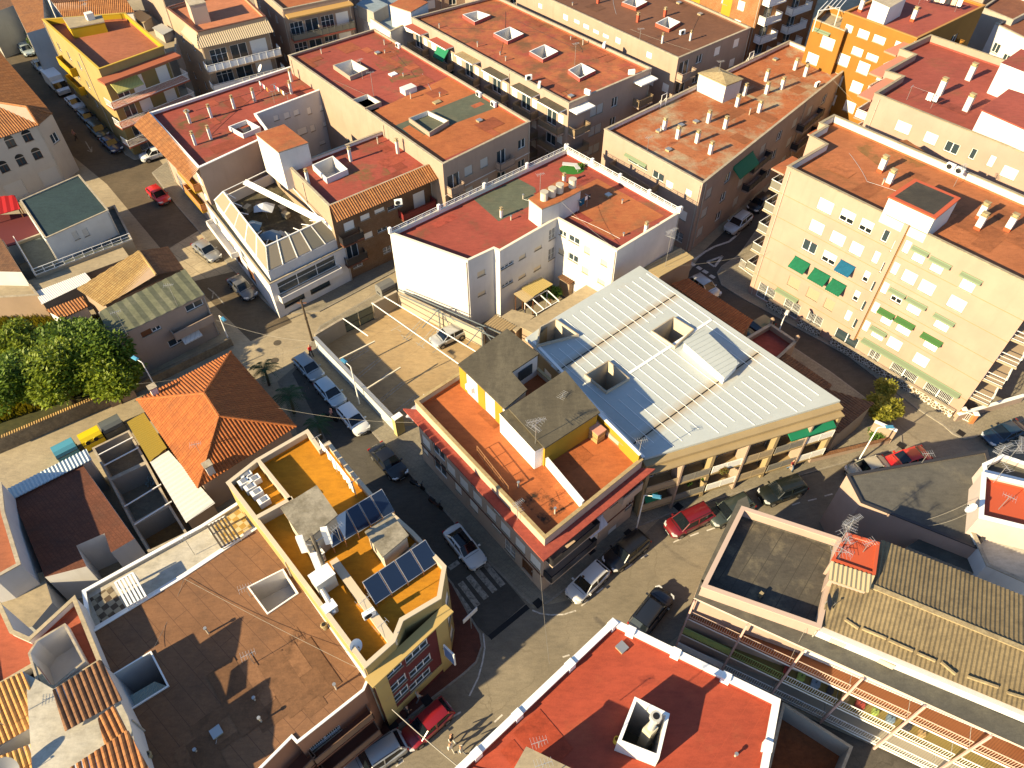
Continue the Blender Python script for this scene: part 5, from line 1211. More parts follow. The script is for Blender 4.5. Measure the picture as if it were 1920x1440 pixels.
for q0, q1 in (((1090, 400), (1220, 450)), ((1225, 480), (1385, 550)), ((1455, 595), (1615, 670)), ((920, 715), (1045, 770)), ((1050, 785), (1200, 860)), ((1255, 905), (1415, 975)), ((780, 1000), (900, 1060))): b.awning(fi, Z8(*q0), Z8(*q1), plain('faded_green', (.17, .22, .14), .8), .45, .1)
for q0, q1 in (((840, 865), (960, 920)), ((970, 930), (1110, 1000)), ((1165, 1050), (1320, 1125))): b.awning(fi, Z8(*q0), Z8(*q1), plain('leaf_green_canvas', (.045, .125, .035), .8), .55, .15)
BANDM = plain('ochre_band', (.28, .19, .08), .8); L8 = b.frame(fi)[3]; uG = b.hit(fi, 1692, 440)[0]
for z in (3.0, 5.65, 8.3, 10.95, 13.6): b.band(fi, z, .05, .015, BANDM, 0, uG-.2); b.band(fi, z-.35, .05, .015, BANDM, uG+.2, L8)
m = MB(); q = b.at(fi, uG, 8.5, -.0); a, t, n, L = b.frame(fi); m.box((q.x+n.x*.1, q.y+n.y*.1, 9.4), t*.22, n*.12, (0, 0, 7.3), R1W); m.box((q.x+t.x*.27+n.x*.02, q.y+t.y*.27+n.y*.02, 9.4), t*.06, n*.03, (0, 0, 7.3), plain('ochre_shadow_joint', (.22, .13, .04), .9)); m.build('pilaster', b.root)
GFD = plaster('ground_floor_tan', (.33, .27, .2), .4)
m = MB(); u1 = b.hit(fi, 1790, 740)[0]
for u, w_ in ((1.0, 2.2), (4.5, 2.0), (7.5, 1.8), (11, 2.6), (15, 1.2), (17.5, 2.8), (21.2, 2.8), (25.5, 2.8)): b.winm(fi, u, u+w_, .35 if w_ > 2.5 else .25, 2.35, 'r' if w_ != 2.6 else 'g')
b.awningm(fi, uG+1.0, uG+11.5, 2.95, .6, .12, plain('faded_green', (.17, .22, .14), .8)); b.awningm(fi, 3.2, 6.0, 2.9, .5, .1, plain('faded_green', (.17, .22, .14), .8))
for z in (2.9, 5.55, 8.2, 10.85, 13.5):     # balconies on both ends
    b.balcony(0, .1, b.frame(0)[3]-.05, z, 1.3, 'glass', plain('balcony_tan', (.34, .26, .18), .8), WHITE); b.balcony(7, .3, 6.2, z, 1.8, 'open', plain('balcony_tan', (.34, .26, .18), .8), WHITE)
    b.winm(7, 1.0, 3.0, z+.1, z+2.2, 'm'); b.winm(7, 3.6, 5.4, z+.1, z+2.2, 'g'); b.winm(0, .5, 2.0, z+.1, z+2.2, 'g')
    b.balcony(4, .1, b.frame(4)[3]-.1, z, 1.3, 'glass', plain('balcony_tan', (.34, .26, .18), .8), WHITE)
    m = MB()
    for u in (.4, 6.1): pass
for i in (0, 4): b.slab(i, -.1, b.frame(i)[3]+.2, 15.7, 1.5, .18, R1W, 'eave', topm=ORR)
zt = 18.4
b.tower([(1668, 368), (1754, 408), (1799, 371), (1716, 336)], zt, WWALL, (plain('red_trim', (.42, .085, .035), .7), plain('red_trim', (.42, .085, .035), .7), DARKR), 'stair_tower', .1)
b.clutter(7, 22); b.patch([(1600, 275), (1700, 262), (1765, 305), (1665, 325)], surf('r1_stained', (.38, .135, .055), (.32, .11, .045), (.19, .10, .035), lo=.45, hi=.6, sc=.5, fine=7, fa=.2), .012); b.mend(14, 52, (.36, .125, .05)); b.chimneys([(1650, 322), (1664, 348), (1835, 410), (1832, 430), (1888, 432)], h=1.5, w=.45, d=.55, red=plain('red_foot', (.40, .08, .03), .8))
b.done()
ac_unit(1797, 326, zR+.05, 'white air conditioner on the white back parapet of the sand block', GA_RZ+pi)
ac_unit(1780, 318, zR+.05, 'second white air conditioner left of the other one on the white back parapet', GA_RZ+pi)
antenna(1788, 350, zR-.9, 'antenna with tangled wires behind the stair tower with grey top', 2.4, .8)
lamp(1775, 705, 'dark lamp head on a bracket in front of the sand block corner', 5.0, plain('lamp_dark', (.04, .05, .06), .4), rz=2.4)
# stone pattern garden wall and gate of the sand block
STONE = None
def crazy(name):
    m, nt, bb = _base(name, .9); v = nt.nodes.new('ShaderNodeTexVoronoi'); v.feature = 'DISTANCE_TO_EDGE'; v.inputs['Scale'].default_value = 3.2; nt.links.new(_mapped(nt, (1, 1, 1)), v.inputs['Vector'])
    nt.links.new(_mix(nt, _ramp(nt, v.outputs[0], .05, .09), (.62, .58, .5), (.12, .09, .06)), bb.inputs['Base Color']); return m
STONE = crazy('crazy_stone')
for a, e in (((1441, 562), (1480, 585)), ((1500, 597), (1540, 620)), ((1560, 632), (1790, 772))): wall_thing('garden_wall', {1441: 'white crazy stone garden wall left of the entrance of the sand block', 1500: 'short crazy stone wall between the two entrances of the sand block', 1560: 'long white crazy stone wall along the pavement of the sand block'}[a[0]], a, e, 1.0, .95, .25, STONE, z0=.12, cap=CONC)
for a, e, l in (((1796, 778), (1920, 742), 'cream garden wall with orange band along the pavement right of the sand block'),):
    r = wall_thing('garden_wall', l, a, e, 1.0, .95, .25, CREAM, z0=.12, cap=WHITE)
g = MB(); fence_panel(g, P(1385, 500, .12), P(1415, 522, .12), .12, 1.2, 'rail', WHITE); tag(g.build('garden_fence', loc=P(1385, 500, .12)), 'white railed garden fence at the left corner of the sand block', 'fence')
g = thing('gate', 'small white garden gate between orange posts at the sand block corner', 'gate', P(1800, 782, .1)); m = MB(); fence_panel(m, P(1800, 785, .1), P(1816, 792, .1), .12, 1.1, 'rail', WHITE); m.build('gate_leaf', g)
m = MB()
for q in ((1797, 783), (1819, 792)): p = P(*q, .1); m.abox(p.x-.2, p.y-.2, .1, p.x+.2, p.y+.2, 1.4, plain('brick_orange', (.46, .17, .06), .8)); m.abox(p.x-.25, p.y-.25, 1.4, p.x+.25, p.y+.25, 1.48, WHITE)
m.build('gate_post', g)
# block behind it
zR = 16.8
b = Bld('apartment_block', 'sand coloured block with long red brown roof behind the white back parapet', 'building', [P(1640, 175, zR), P(1692, 143, zR), P(1660, 133, zR), P(1715, 102, zR), P(1687, 92, zR), P(1745, 65, zR), P(1745, 65, zR)+dF*40, P(1640, 175, zR)+dF*40], zR, plaster('sand_facade_pale', (.36, .255, .205), .3), surf('r2_roof', (.30, .072, .05), (.27, .064, .045), (.20, .085, .04), lo=.55, hi=.75, sc=.2, fine=7, fa=.14), (.9, .22), cap=MATS['sand_coping'], inner=CREAM)
for q0, q1, k in (((1676, 227), (1710, 250), 'h'), ((1729, 250), (1760, 268), 'h'), ((1767, 266), (1802, 288), 'g'), ((1814, 280), (1834, 297), 'g'), ((1850, 294), (1868, 310), 'h'), ((1873, 312), (1912, 336), 'b')): b.win(7, q0, q1, k, hh=1.25)
for u in range(4): b.winm(7, 4+u*5, 5.6+u*5, 11, 12.4, 'b')
for z in (13.4, 10.7, 8.0, 5.3):
    for i in (0, 2, 4): b.balcony(i, .1, b.frame(i)[3]-.1, z, 1.4, 'panel', plain('pink_slab', (.42, .19, .13), .8), WHITE); b.winm(i, .6, 2.6, z+.1, z+2.2, 'g')
for i in (0, 2, 4): b.slab(i, -.1, b.frame(i)[3]+.3, 16.0, 1.7, .2, plain('pink_eave', (.48, .20, .13), .8), 'eave')
b.tower([(1878, 118), (1960, 150), (2000, 120), (1915, 92)], 19.4, WWALL, (WWALL, MATS['r2_roof']), 'stair_tower', .05)
b.tower([(1843, 205), (1893, 168), (1990, 200), (1940, 248)], 19.0, WWALL, (MATS['r2_roof'], MATS['r2_roof']), 'stair_tower', .15)
b.clutter(6, 23); b.mend(10, 53, (.29, .07, .048)); b.chimneys([(1760, 178), (1815, 150), (1810, 208)], h=1.7, w=.5, d=.6)
b.done()
c = P(1723, 193, zR-.9); m = MB()
clothesline((1700, 187), (1745, 203), zR-.9, 'clothesline with two white shirts on the red brown roof', [(1.9, .6, .9, WHITE, 'large white shirt hanging over the red brown roof'), (2.6, .5, .8, WHITE, 'smaller white shirt hanging over the red brown roof')], 1.6)
# orange painted block with white blinds
zR = 17.0; ORF = plaster('orange_facade', (.27, .125, .022), .25)
a0, a1 = P(1584, 22, zR), P(1720, 72, zR); d1 = (P(1848, 10, zR)-a1)
b = Bld('apartment_block', 'bright orange painted block with rows of white blinds', 'building', [a0, a0+d1, a1+d1, a1], zR, ORF, MATS['r2_roof'], (.3, .2), cap=plain('orange_cap', (.36, .18, .05), .8))
for q0, q1 in (((570, 180), (640, 250)), ((665, 210), (765, 300)), ((780, 255), (885, 340)), ((945, 315), (1000, 355)), ((460, 290), (555, 365)), ((620, 345), (715, 430)), ((730, 390), (830, 470))): b.win(3, (1440+q0[0]/4, q0[1]/4), (1440+q1[0]/4, q1[1]/4), 'b')
for z in (5, 7.8, 10.5): b.row(3, [2+k*3.1 for k in range(5)], z, 1.7, 1.5, 'b')
b.row(2, [2, 5, 8, 11], 13, 1.6, 1.6, 'g')
for z in (12.6, 15.2): b.balcony(2, 1, 12, z-2.3, 1.2, 'panel', ORF, ORF)
b.chimneys([(1612, 22), (1710, 40)], h=1.5, w=.4, d=.5, red=MATS['red_foot'])
b.tower([(1637, 0), (1668, 14), (1700, -4), (1660, -18)], 19.0, WWALL, (WWALL, CONC), 'stair_tower', .05)
b.done()
w0 = P(1527, 35, 15.2); b = Bld('apartment_wing', 'lower orange wing with white pergola beside the orange block', 'building', [P(1526, 36, 15.2), P(1584, 58, 15.2), P(1606, 30, 15.2), P(1552, 10, 15.2)], 15.2, ORF, TANF, (.9, .2)); b.awning(0, (1528, 52), (1558, 62), MATS['faded_green'], .4, .1); b.winm(0, 2, 4, 12.2, 13.7, 'b'); b.winm(0, .6, 2.4, 9.6, 11, 'b'); b.winm(0, 3, 5, 9.6, 11, 'b')
m = MB()
for k in range(5): m.bar(P(1535+k*10, 14-k*1.5+6, 17.0), P(1552+k*10, 10-k*2-8, 17.0), .07, WHITE)
for q in ((1535, 20), (1575, 14)): p = P(*q, 17.0); m.bar((p.x, p.y, 14.3), p, .08, WHITE)
m.bar(P(1535, 20, 17), P(1575, 14, 17), .08, WHITE); m.build('pergola', b.root); b.done()
clothesline((1722, 8), (1790, 22), 16.7, 'long line of pale laundry on the orange block roof', [(.3+.7*k, .6, .9, (WHITE, MATS['dark_cloth'], plain('beige_cloth', (.5, .42, .32), .8))[k % 3], ('white sheet hanging on the orange block roof', 'dark garment hanging on the orange block roof', 'beige garment hanging on the orange block roof')[k % 3]) for k in range(7)], 1.6)
# brick block at the top edge
BRICK = brickm('orange_brick', (.32, .13, .045), (.3, .22, .14)); zR = 18.0
b = Bld('brick_block', 'orange brick block with yellow stripe and white balconies at the top edge', 'building', [P(1440, -52, zR), P(1300, -100, zR), P(1400, -170, zR), P(1560, -90, zR)], zR, BRICK, REDR, (.5, .2))
for z in (14.6, 11.9, 9.2, 6.5): b.row(0, [1.5+k*3 for k in range(6)], z, 1.2, 1.3, 'bhb'); b.balcony(3, .4, 4.2, z-.9, 1.3, 'panel', WHITE, WHITE); b.balcony(3, 6.5, 11, z-.9, 1.3, 'panel', WHITE, WHITE); b.row(3, [2.2, 8.5], z-.8, 1.8, 2.1, 'g')
m = MB(); m2 = MB(); L = b.frame(0)[3]
b.band(0, 9, 15, .03, plain('yellow_stripe', (.36, .24, .02), .7), L-6.5, L-4.8); b.band(0, 9, 15, .03, plain('yellow_stripe', (.36, .24, .02), .7), 1, 3)
b.done()
# white walled houses in the top right corner
b = Bld('house', 'plain white walled house in the top right corner', 'house', [P(1866, 44, 13), P(1935, 78, 13), P(2010, 40, 13), P(1950, 10, 13)], 13, WWALL, surf('brown_tiles_far', (.22, .085, .045), (.18, .07, .04), None, sc=.5), (.3, .2)); b.winm(0, 1.2, 2.4, 9.6, 10.9, 'g'); b.row(0, [4, 7], 9, 1.2, 1.2, 'g'); b.done()
b = Bld('house', 'house with brown roof behind the white walled house', 'house', [P(1842, 14, 13.5), P(1900, 38, 13.5), P(1990, -10, 13.5), P(1920, -40, 13.5)], 13.5, GWALL, MATS['brown_tiles_far'], (.4, .2)); b.done()
# ------------------------------------------------------------------ far middle blocks
FACG = plaster('beige_facade', (.34, .25, .19), .5); FACG2 = plaster('pale_beige_facade', (.36, .265, .21), .45); REDCAN = plain('red_canopy', (.30, .075, .05), .8)
Z1 = lambda x, y: (x/4, y/4); Z2 = lambda x, y: (480+x/4, y/4); Z3 = lambda x, y: (960+x/4, y/4); Z4 = lambda x, y: (1440+x/4, y/4)
Z5 = lambda x, y: (x/4, 360+y/4); Z6 = lambda x, y: (480+x/4, 360+y/4)
b = Bld('apartment_block', 'beige apartment block with lichen spotted orange roof full of white chimneys', 'building', [(1133, 242), (1318, 344), (1594, 124), (1480, 76)], 9.9, FACG2, ORG, (.65, .2), inner=WWALL)
b.clutter(8, 31); b.mend(12, 61, (.36, .13, .055)); b.chimneys([Z3(*q) for q in ((1140, 975), (1240, 1040), (1385, 1070), (1470, 920), (1595, 965), (1485, 1155), (1685, 800), (1850, 845), (1740, 715), (1905, 705))] + [(1490, 131), (1509, 143), (1465, 167), (1436, 152)], h=1.35, w=.42, d=.42)
b.tower([Z3(1405, 545), Z3(1607, 638), Z3(1728, 590), Z3(1540, 505)], 11.7, WWALL, (TANCAP, TANCAP), 'stair_tower', .12)
q = [P(*Z3(*p), 11.7) for p in ((1405, 545), (1607, 638), (1728, 590), (1540, 505))]; c = sum(q, Vector((0, 0, 0)))/4 + Vector((0, 0, .55)); m = MB()
for k in range(4): m.face([q[k], q[(k+1) % 4], c] if (q[(k+1) % 4]-q[k]).cross(c-q[k]).z > 0 else [q[(k+1) % 4], q[k], c], TANCAP)
m.v = [(x, y, z+.003) for x, y, z in m.v]; m.build('tower_cap', b.root)
L0, L1 = b.frame(0)[3], b.frame(1)[3]
b.win(0, (1222, 318), (1245, 343), 'g'); b.win(0, (1247, 336), (1262, 356), 'b'); b.win(0, (1284, 353), (1297, 370), 'b'); b.win(0, (1176, 295), (1214, 322), 'g'); b.awning(0, (1173, 287), (1213, 310), MATS['faded_green'], .3, .1)
for z in (6.8, 4.1): b.balcony(0, L0*.16, L0*.62, z-.9, 1.3, 'panel', FACG2, plain('brown_panel', (.22, .16, .1), .6)); b.row(0, [L0*.3, L0*.5], z-.8, 1.6, 2.0, 'g'); b.row(0, [L0*.72, L0*.88], z-.1, 1.3, 1.3, 'bh')
b.row(0, [L0*k for k in (.2, .45, .7, .88)], .8, 1.5, 1.4, 'r')
for z in (6.9, 4.2, 1.4): b.row(1, [L1*(k+.5)/9 for k in range(9)], z, 1.3, 1.3, 'bghbgbhgb', blind=BLINDG)
for z in (6.0, 3.3): b.balcony(1, L1*.30, L1*.42, z, 1.0, 'panel', FACG2, DKMET); b.balcony(1, L1*.64, L1*.8, z, 1.0, 'panel', FACG2, DKMET)
b.awningm(1, L1*.19, L1*.31, 8.6, 1.2, 1.1, plain('emerald_canvas', (.01, .22, .11), .7)); b.done()
ac_unit(*Z4(365, 650), 9.3, 'white air conditioner at the back edge of the lichen spotted orange roof', .7)
antenna(*Z3(1010, 1150), 9.3, 'small antenna at the front parapet of the lichen spotted roof', 2.2, .3, 'small'); antenna(*Z3(1550, 545), 12.2, 'stubby antenna on the pyramid cap of the white stair tower', 1.6, .3, 'small')
for q in (Z3(1130, 800), Z3(1780, 480)):
    A = P(*q, 9.3); m = MB()
    for d in (-.5, .5): m.bar(A+GB*d, A+GB*d+Vector((0, 0, 1.7)), .05, WHITE); m.bar(A+GB*d+GA*.6, A+GB*d+GA*.1+Vector((0, 0, 1.0)), .04, WHITE)
    m.bar(A-GB*.5+Vector((0, 0, 1.7)), A+GB*.5+Vector((0, 0, 1.7)), .05, WHITE); tag(m.build('drying_frame', loc=A), 'bare white drying frame at the %s of the lichen spotted orange roof' % ('left parapet' if q[0] < 1300 else 'far parapet'), 'drying frame')
b = Bld('apartment_block', 'long block with worn orange roof, four white light wells and red canopies over balconies', 'building', [(772, 33), (1067, 194), (1222, 128), (928, -8)], 12.2, FACG2, surf('worn_orange_roof', (.38, .13, .05), (.30, .07, .045), (.18, .085, .04), lo=.47, hi=.64, sc=.28, fine=7, fa=.22), (.45, .2))
lb = b
for w_ in (((867, 27), (895, 20), (920, 28), (890, 41)), ((925, 62), (956, 50), (982, 63), (952, 77)), ((992, 96), (1021, 83), (1047, 96), (1018, 111)), ((1065, 131), (1090, 118), (1117, 132), (1087, 147))): b.well(w_, .5, 2.0, WWALL, .12, out=plain('pink_red_kerb', (.36, .075, .06), .8), cap=WHITE)
L0, L1 = b.frame(0)[3], b.frame(1)[3]
for z in (9.0, 6.2, 3.4):
    for c in (.06, .24, .42, .60, .78, .93): b.balcony(0, L0*(c-.055), L0*(c+.055), z-.95, 1.35, 'panel', FACG2, plain('brown_panel', (.22, .16, .1), .6)); b.winm(0, L0*c-1.6, L0*c+.2, z-.85, z+1.2, 'g'); b.winm(0, L0*c+.5, L0*c+1.5, z, z+1.2, 'b')
    b.row(0, [L0*k for k in (.15, .33, .51, .69)], z, 1.2, 1.2, 'bh')
    b.row(1, [L1*k for k in (.3, .38, .56)], z, 1.1, 1.3, 'hbg', blind=BLINDG)
    b.balcony(1, .2, L1*.2, z-.95, 1.2, 'panel', FACG2, plain('brown_panel', (.22, .16, .1), .6)); b.balcony(1, L1*.8, L1-.2, z-.95, 1.2, 'panel', FACG2, plain('brown_panel', (.22, .16, .1), .6))
b.clutter(12, 36); b.mend(18, 66, (.34, .10, .048))
for k, c in enumerate((.06, .24, .42, .60, .78, .93)): b.slab(0, L0*(c-.06), L0*(c+.06), 11.3, 1.5, .16, WHITE, 'canopy', topm=(REDCAN, REDCAN, TANCAP, GCOR, GCOR, GCOR)[k])
b.slab(1, .1, L1*.22, 11.3, 1.4, .16, WHITE, 'canopy'); b.slab(1, L1*.78, L1-.1, 11.3, 1.4, .16, WHITE, 'canopy')
b.awningm(0, L0*.205, L0*.275, 11.0, 1.5, 1.6, plain('emerald_canvas', (.01, .22, .11), .7)); b.awningm(0, L0*.205, L0*.24, 7.8, 1.3, 1.9, plain('dark_green_canvas', (.01, .07, .045), .8)); b.awningm(0, L0*.245, L0*.285, 7.8, 1.3, 1.9, plain('dark_green_canvas', (.01, .07, .045), .8))
b.done()
for k, (q, l) in enumerate(((Z3(125, 600), 'air conditioner at the left parapet of the worn orange roof'), (Z3(205, 655), 'air conditioner right of its twin on the left parapet of the worn orange roof'), (Z3(565, 710), 'air conditioner at the near corner of the worn orange roof'), (Z3(895, 560), 'air conditioner on the right end of the worn orange roof'), (Z3(690, 355), 'air conditioner on the pink far parapet of the worn orange roof'))): ac_unit(*q, 12.2, l, .4+k)
antenna(*Z3(470, 490), 11.8, 'tall thin antenna between two white light wells of the worn orange roof', 3.0, .5, 'small')
b = Bld('apartment_block', 'beige block with brown roof and red edged light wells at the top', 'building', [(968, -30), (1272, 109), (1408, 52), (1145, -65)], 13.0, FACG, BRR, (.4, .2))
for w_ in (((1229, 43), (1252, 31), (1276, 41), (1255, 54)), ((1166, 4), (1190, -7), (1214, 3), (1193, 14))): b.well(w_, .5, 2.0, WWALL, .12, out=plain('red_kerb', (.40, .075, .04), .8), cap=WHITE)
L0, L1 = b.frame(0)[3], b.frame(1)[3]
for q0, q1 in (((380, 100), (420, 160)), ((462, 140), (505, 185)), ((532, 175), (577, 225)), ((605, 215), (652, 262)), ((678, 245), (725, 295)), ((772, 275), (815, 335)), ((1003, 385), (1048, 445)), ((195, 20), (225, 70))): b.win(0, Z3(*q0), Z3(*q1), 'h')
for z in (11, 8.2): b.row(1, [L1*k for k in (.3, .55, .62, .82)], z, 1.2, 1.2, 'gbgh'); b.balcony(1, .2, L1*.2, z-.95, 1.1, 'panel', FACG, FACG); b.winm(1, .5, 2.4, z-.8, z+1.2, 'g')
for z in (7.8, 5): b.row(0, [L0*(k+.5)/12 for k in range(12)], z, 1.2, 1.2, 'bh')
b.clutter(8, 32); b.mend(10, 62, (.165, .076, .044)); b.chimneys([Z3(942, 165), Z3(1145, 125), Z3(645, 25)], h=1.0, w=.35, d=.35, mat=plain('red_kerb', (.40, .075, .04), .8)); b.chimneys([Z3(1125, 325), Z3(1335, 305)], h=1.1, w=.22, d=.22); b.done()
ac_unit(*Z3(1275, 260), 12.6, 'round fan unit beside small chimneys on the brown roof', .5); antenna(*Z3(957, 300), 13, 'short mast on the front parapet of the brown roofed block', 1.6, .2, 'small')
# red and orange roofed block
ORB = surf('orange_block_coat', (.40, .13, .045), (.36, .11, .04), (.45, .32, .2), lo=.66, hi=.8, sc=.25, fine=6, fa=.2)
b = Bld('apartment_block', 'block with red upper and orange lower roof crossed by a grey green strip', 'building', [(540, 104), (830, 308), (994, 228), (702, 54)], 12.0, FACG, REDR, (.4, .2), cap=CONC)
b.patch([Z2(870, 840), Z2(1440, 575), Z2(2030, 920), Z2(1390, 1205)], ORB, .006); b.patch([Z2(1035, 945), Z2(1640, 700), Z2(1810, 805), Z2(1190, 1040)], GREYR, .012); b.patch([Z2(1100, 965), Z2(1150, 940), Z2(1260, 1010), Z2(1200, 1050)], ORB, .018)
for w_ in (((624, 122), (659, 111), (691, 129), (656, 144)), ((766, 221), (802, 207), (842, 226), (805, 249)), ((659, 187), (689, 176), (715, 191), (684, 203))): b.well(w_, .55, 1.3, WWALL, .14, out=CREAM)
b.clutter(12, 33); b.patch([(690, 105), (755, 92), (800, 140), (735, 155)], STR, .012); b.mend(12, 63, (.36, .10, .045)); b.box(*Z2(1145, 690), 11.6, .9, .6, .7, WWALL, 'vent_box'); b.box(*Z2(1028, 560), 11.6, .5, .4, .15, WHITE, 'roof_hatch'); b.box(*Z2(1358, 770), 11.6, .5, .35, .15, TANCAP, 'roof_hatch')
L1 = b.frame(1)[3]
for z in (9.0, 6.2, 3.4): b.row(1, [L1*k for k in (.27, .45, .9)], z, 1.2, 1.2, 'bbg', blind=BLINDG); b.balcony(1, .3, L1*.17, z-.95, .9, 'panel', FACG, FACG); b.winm(1, .5, 2.3, z-.85, z+1.2, 'g'); b.balcony(1, L1*.58, L1*.76, z-.95, .9, 'panel', FACG, FACG); b.winm(1, L1*.6, L1*.7, z-.85, z+1.2, 'g'); b.band(1, z-1.1, .12, .04, WWALL)
b.winm(0, 13, 14.5, 3, 5.5, 'g'); b.done()
for q, l in ((Z2(1068, 360), 'air conditioner at the far right parapet of the red upper roof'), (Z2(1672, 725), 'air conditioner at the left end of the grey green strip'), (Z2(1782, 800), 'air conditioner at the right end of the grey green strip')): ac_unit(*q, 11.6, l, GA_RZ+pi)
antenna(*Z2(885, 735), 11.7, 'tall thin antenna by the edge light well of the red roof', 3.4, .3, 'small'); antenna(*Z2(800, 590), 11.6, 'thin mast beside the large square light well of the red roof', 2.6, .9, 'small')
# red roofed house with tile eave on the left street
b = Bld('apartment_house', 'white and tan house with red roof, tiled left eave and rows of slim chimneys', 'building', [(279, 212), (547, 124), (607, 166), (480, 214), (508, 252), (372, 315)], 10.0, FACG2, REDR, (.5, .2), cap=WHITE, inner=WWALL); lh = b
b.emats = {2: WWALL, 3: WWALL}
b.clutter(6, 34); b.patch([(312, 240), (380, 213), (432, 212), (372, 262)], STR, .012); b.mend(8, 64, (.32, .075, .042)); b.chimneys([(357, 231), (397, 221), (440, 204), (367, 272), (396, 261), (478, 190), (547, 153), (547, 176)], h=1.5, w=.3, d=.3)
b.well([(428, 237), (462, 224), (488, 238), (455, 252)], .6, 1.2, WWALL, .12, cap=WHITE)
for q0, q1 in (((130, 860), (175, 910)), ((205, 845), (260, 885)), ((280, 815), (330, 870)), ((380, 800), (420, 860)), ((475, 790), (525, 820)), ((310, 950), (385, 1020)), ((405, 930), (450, 990)), ((500, 900), (550, 950)), ((475, 1050), (520, 1090))): b.win(2, Z2(*q0), Z2(*q1), 'h')
e = [P(251, 235, 9.3), P(354, 340, 9.3), P(373, 315, 10.05), P(280, 211, 10.05)]; m = MB(); ribbed(m, e, 0, .3, .08, TILE, 'tile', under=CREAM); m.build('tiled_eave', b.root)
L5 = b.frame(5)[3]
for z in (6.9, 4.1): b.row(5, [L5*k for k in (.2, .45, .7, .9)], z, 1.2, 1.7, 'gb'); b.balcony(5, L5*.52, L5*.88, z-.9, .9, 'panel', YELW, plain('ochre_panel', (.4, .17, .06), .7))
b.row(5, [L5*k for k in (.2, .5, .8)], .2, 2, 2.3, 'r'); b.done()
for k, (a_, e_, l) in enumerate(((Z2(40, 690), Z2(140, 775), 'left'), (Z2(150, 720), Z2(250, 790), 'right'))):
    clothesline(a_, e_, 9.5, l + ' clothesline full of small garments on the red roof with slim chimneys', [(.15+.42*j, .34, .55, (WHITE, BLUEC, plain('pink_cloth', (.6, .12, .2), .8), WHITE, MATS['dark_cloth'], plain('orange_cloth', (.6, .22, .05), .8))[(j+k) % 6], ('white shirt', 'blue cloth', 'pink cloth', 'white towel', 'dark trousers', 'orange cloth')[(j+k) % 6] + ' drying on the red roof with slim chimneys, %s line' % l) for j in range(6)], 1.6)
dish(*Z2(45, 545), 9.9, 'white satellite dish on the far parapet of the red roof with slim chimneys', 3.6, 1.0, .6)
# brick house with tile eave
BRK = brickm('brown_brick', (.22, .115, .055), (.25, .19, .13))
b = Bld('apartment_house', 'brown brick house with red roof, ribbed tile eave and block shaped stair tower', 'building', [(617, 387), (807, 308), (722, 243), (578, 298), (532, 234), (480, 251)], 10.6, OLIVE, REDR, (.55, .2), inner=WWALL); bh = b
b.emats = {0: BRK, 5: plaster('side_render', (.33, .24, .17), .4)}
b.well([(585, 309), (624, 292), (652, 317), (612, 335)], .7, 1.2, WWALL, .12, cap=WHITE)
b.tower([(480, 251), (532, 233), (577, 267), (522, 285)], 12.9, WWALL, (CONC, ORR), 'stair_tower', .04, z0=8)
b.clutter(4, 35); b.patch([(662, 322), (722, 312), (748, 345), (690, 365)], STR, .012); b.mend(5, 65, (.31, .07, .042)); b.chimneys([Z2(395, 1380), Z2(712, 1210), Z2(1065, 1150)], h=1.6, w=.3, d=.3)
e = [P(632, 417, 9.6), P(823, 335, 9.6), P(807, 307, 10.7), P(617, 386, 10.7)]; m = MB(); ribbed(m, e, 0, .3, .08, TILE, 'tile', under=BRW); m.build('tiled_eave', b.root)
for q0, q1, k in (((780, 150), (858, 222), 'b'), ((888, 110), (965, 168), 'b'), ((800, 295), (890, 352), 'b'), ((910, 255), (985, 312), 'g'), ((722, 500), (805, 582), 'r'), ((655, 205), (745, 300), 'b'), ((985, 70), (1100, 150), 'g'), ((950, 400), (1015, 470), 'r')): b.win(0, Z6(*q0), Z6(*q1), k)
L0 = b.frame(0)[3]; b.winm(0, 5.2, 7.0, .2, 2.8, 'd', mat=MAROON)
for z in (6.5, 3.6): b.balcony(0, .3, 3.0, z-.9, 1.0, 'panel', BRW, plain('black_rail', (.03, .028, .03), .35)); b.balcony(0, L0*.62, L0*.97, z-.9, 1.2, 'panel', BRW, MAROON); b.winm(0, .8, 2.4, z-.8, z+1.2, 'g'); b.row(0, [L0*.7, L0*.85], z-.8, 1.6, 2.0, 'gb')
m = MB(); a, t, n, L = b.frame(0); c = a+t*4.2+n*.04; m.box((c.x, c.y, 1.5), t*4.2, n*.03, (0, 0, 1.5), WWALL); m.build('rendered_base', b.root) if False else None
b.done()
ac_unit(*Z6(1070, 95), 9.2, 'round fan on the dark balcony of the brown brick house', .3)
# low white house with caged roof terrace
DGR = surf('dark_ledge', (.10, .11, .10), (.085, .095, .085), None, sc=.6)
b = Bld('house', 'low white house with glazed cage terrace and grey ledge at the crossing', 'house', [(384, 378), (505, 533), (648, 462), (518, 318)], 5.0, WWALL, DGR, (.12, .1)); lw = b
L1 = b.frame(1)[3]; L0 = b.frame(0)[3]
b.winm(1, .8, 8.2, 3.0, 4.6, 'm'); b.win(1, Z6(563, 480), Z6(645, 570), 'b'); b.row(1, [2.2, 5.6], 1.0, 2.6, 1.1, 'g', frame=DKMET); b.row(1, [11], .9, 1.4, 1.2, 'b', blind=BLINDG)
b.balcony(1, .5, 8.4, 2.55, .8, 'solid', WWALL, WWALL, h=.6)
b.row(0, [3, 7, 11], 3.0, 1.5, 1.4, 'gbg'); b.row(0, [4, 8, 12], .3, 2.0, 2.2, 'd'); b.balcony(0, 1.0, 9, 2.6, .9, 'solid', WWALL, WWALL, h=.5)
up = [P(402, 376, 6.2), P(503, 510, 6.2), P(636, 446, 6.2), P(522, 318, 6.2)]; m = MB()
oo, ii = ccw(up), ccw(inset(up, .18))
